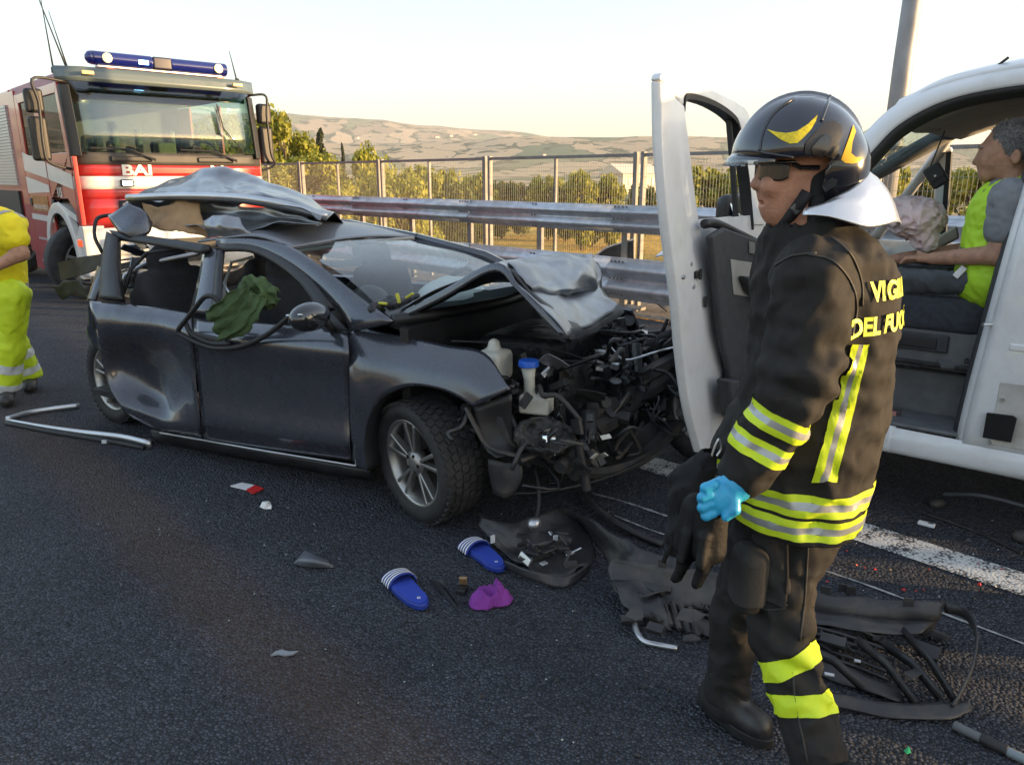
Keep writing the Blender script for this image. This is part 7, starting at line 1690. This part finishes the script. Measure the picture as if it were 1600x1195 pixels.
for (u, v, s_, lb_) in ((1465, 787, .045, 'dark lump of plastic on the road under the van sill'), (1600, 838, .06, 'dark rounded plastic piece at the right edge by the van')):
    c = g(u, v, s_ * .5); o = sdf_mesh('plastic_lump', lambda P, c=c, s_=s_: np.maximum(sd_ell(P, tuple(c), (s_, s_ * .7, s_ * .6)) + s_ * .3 * np.abs(vnoise(P, 1.4 / s_, 4)), .002 - P[..., 2]), tuple(c - Vector((s_ * 1.5,) * 3)), tuple(c + Vector((s_ * 1.5,) * 3)), s_ / 6, DIRTY, None); tag(o, lb_, 'fragment')
pn = thing('plastic_sheet', 'torn black panel leaning on the guardrail behind the bonnet', 'panel')
def gr(u, v, n=7.70):
    d = ray(u, v); t = n / (d.x * RN.x + d.y * RN.y); return CAMP + d * t
sheet('skin', [[gr(929, 400), gr(945, 388), gr(968, 380), gr(990, 374)], [gr(930, 410), gr(946, 405), gr(968, 404), gr(990, 403)], [gr(933, 440), gr(947, 440), gr(968, 440), gr(988, 440)]], BLK, pn, .02, 14, 10)
sheet('edge', [[gr(929, 399, 7.68), gr(945, 387, 7.68), gr(968, 379, 7.68), gr(990, 373, 7.68)], [gr(931, 402, 7.68), gr(946, 390, 7.68), gr(968, 382, 7.68), gr(990, 376, 7.68)]], SILV, pn, .004, 14, 3)
# gloves on the car's cowl
gv = thing('work_gloves', 'black and yellow work gloves lying at the foot of the car windscreen', 'gloves', car.location, R(-29))
gc = cp(604, 476, .2)
def gfn(P): return smin(sd_cone(P, cp(582, 484, .12), cp(615, 468, .25), .035, .03), sd_cone(P, cp(612, 475, .2), cp(650, 462, .4), .028, .022), .02) + .02 * np.abs(vnoise(P, 45, 14)) + .006 * vnoise(P, 100, 15)
sdf_mesh('fabric', gfn, tuple(gc - Vector((.25, .25, .15))), tuple(gc + Vector((.35, .4, .18))), .010, BLK, gv)
for k_, (u, v) in enumerate(((598, 474), (622, 466), (640, 462), (586, 480))): MB().box(cp(u, v, .15 + .02 * k_), (.05, .02, .012), Matrix.Rotation(k_ * 1.3, 3, 'Y')).build('yellow_patch', mat('glove_yellow', (.5, .48, .05), .7), gv, bevel=.004)
# --- glass crumbs and plastic chips: nobody could count them
def scatter(name, label, zones, n, smin_, smax_, m, seed):
    r = random.Random(seed); mb = MB()
    for _ in range(n):
        u0, v0, su, sv = zones[r.randrange(len(zones))]; c = g(r.gauss(u0, su), max(480, r.gauss(v0, sv)), .005); s_ = smin_ + (smax_ - smin_) * r.random() ** 3
        a = r.random() * 6.28; e = [Vector((math.cos(a + k * 2.09) * s_ * (.6 + .6 * r.random()), math.sin(a + k * 2.09) * s_ * (.6 + .6 * r.random()), 0)) for k in range(3)]
        top_ = Vector((0, 0, s_ * (.4 + .6 * r.random()))); mb.add([c + e[0], c + e[1], c + e[2], c + top_], [(0, 2, 1), (0, 1, 3), (1, 2, 3), (2, 0, 3)])
    o = mb.build(name, m, None, fix=False); tag(o, label, 'debris', kind='stuff')
CRUMB = mat('glass_crumb', (.45, .50, .51), .2, 0, .3)
Z1 = [(480, 860, 120, 90), (700, 900, 160, 90), (1000, 760, 90, 40), (1350, 900, 160, 60), (950, 1050, 200, 80), (300, 780, 160, 60), (1500, 870, 60, 40), (980, 730, 60, 15)]
scatter('glass_crumbs', 'scattered crumbs of broken glass on the asphalt', Z1, 420, .0015, .0055, CRUMB, 1)
scatter('plastic_chips', 'scattered black plastic chips around the wreck', Z1[2:5] + [(830, 870, 60, 40), (1480, 860, 80, 60)], 260, .004, .018, DIRTY, 2)
scatter('red_chips', 'few red lamp chips scattered on the road', [(1430, 930, 40, 30), (1560, 890, 30, 10), (1300, 880, 40, 20)], 14, .006, .014, mat('plate_red', ()), 3)
single('green_chip', 'tiny green plastic chip at the bottom right', 'chip', MB().add([g(1412, 1172, .003), g(1420, 1165, .01), g(1424, 1175, .003), g(1417, 1178, .003)], [(0, 1, 2), (0, 2, 3), (1, 3, 2), (0, 3, 1)]), mat('chip_green', (.02, .35, .12), .4))
# ---------------------------------------------------------------- haze over the valley
hz = MB().box((0, 0, 170), (26000, 26000, 360)).build('haze', None, None, fix=True)
hm_ = bpy.data.materials.new('haze_air'); hm_.use_nodes = True; nt = hm_.node_tree; nt.nodes.remove(nt.nodes['Principled BSDF'])
pv = nt.nodes.new('ShaderNodeVolumePrincipled'); pv.inputs['Color'].default_value = (.90, .93, .97, 1); pv.inputs['Density'].default_value = .00013; pv.inputs['Anisotropy'].default_value = .2
nt.links.new(pv.outputs[0], nt.nodes['Material Output'].inputs['Volume']); hz.data.materials.append(hm_)
tag(hz, 'pale evening haze filling the valley air', None, None, 'stuff')
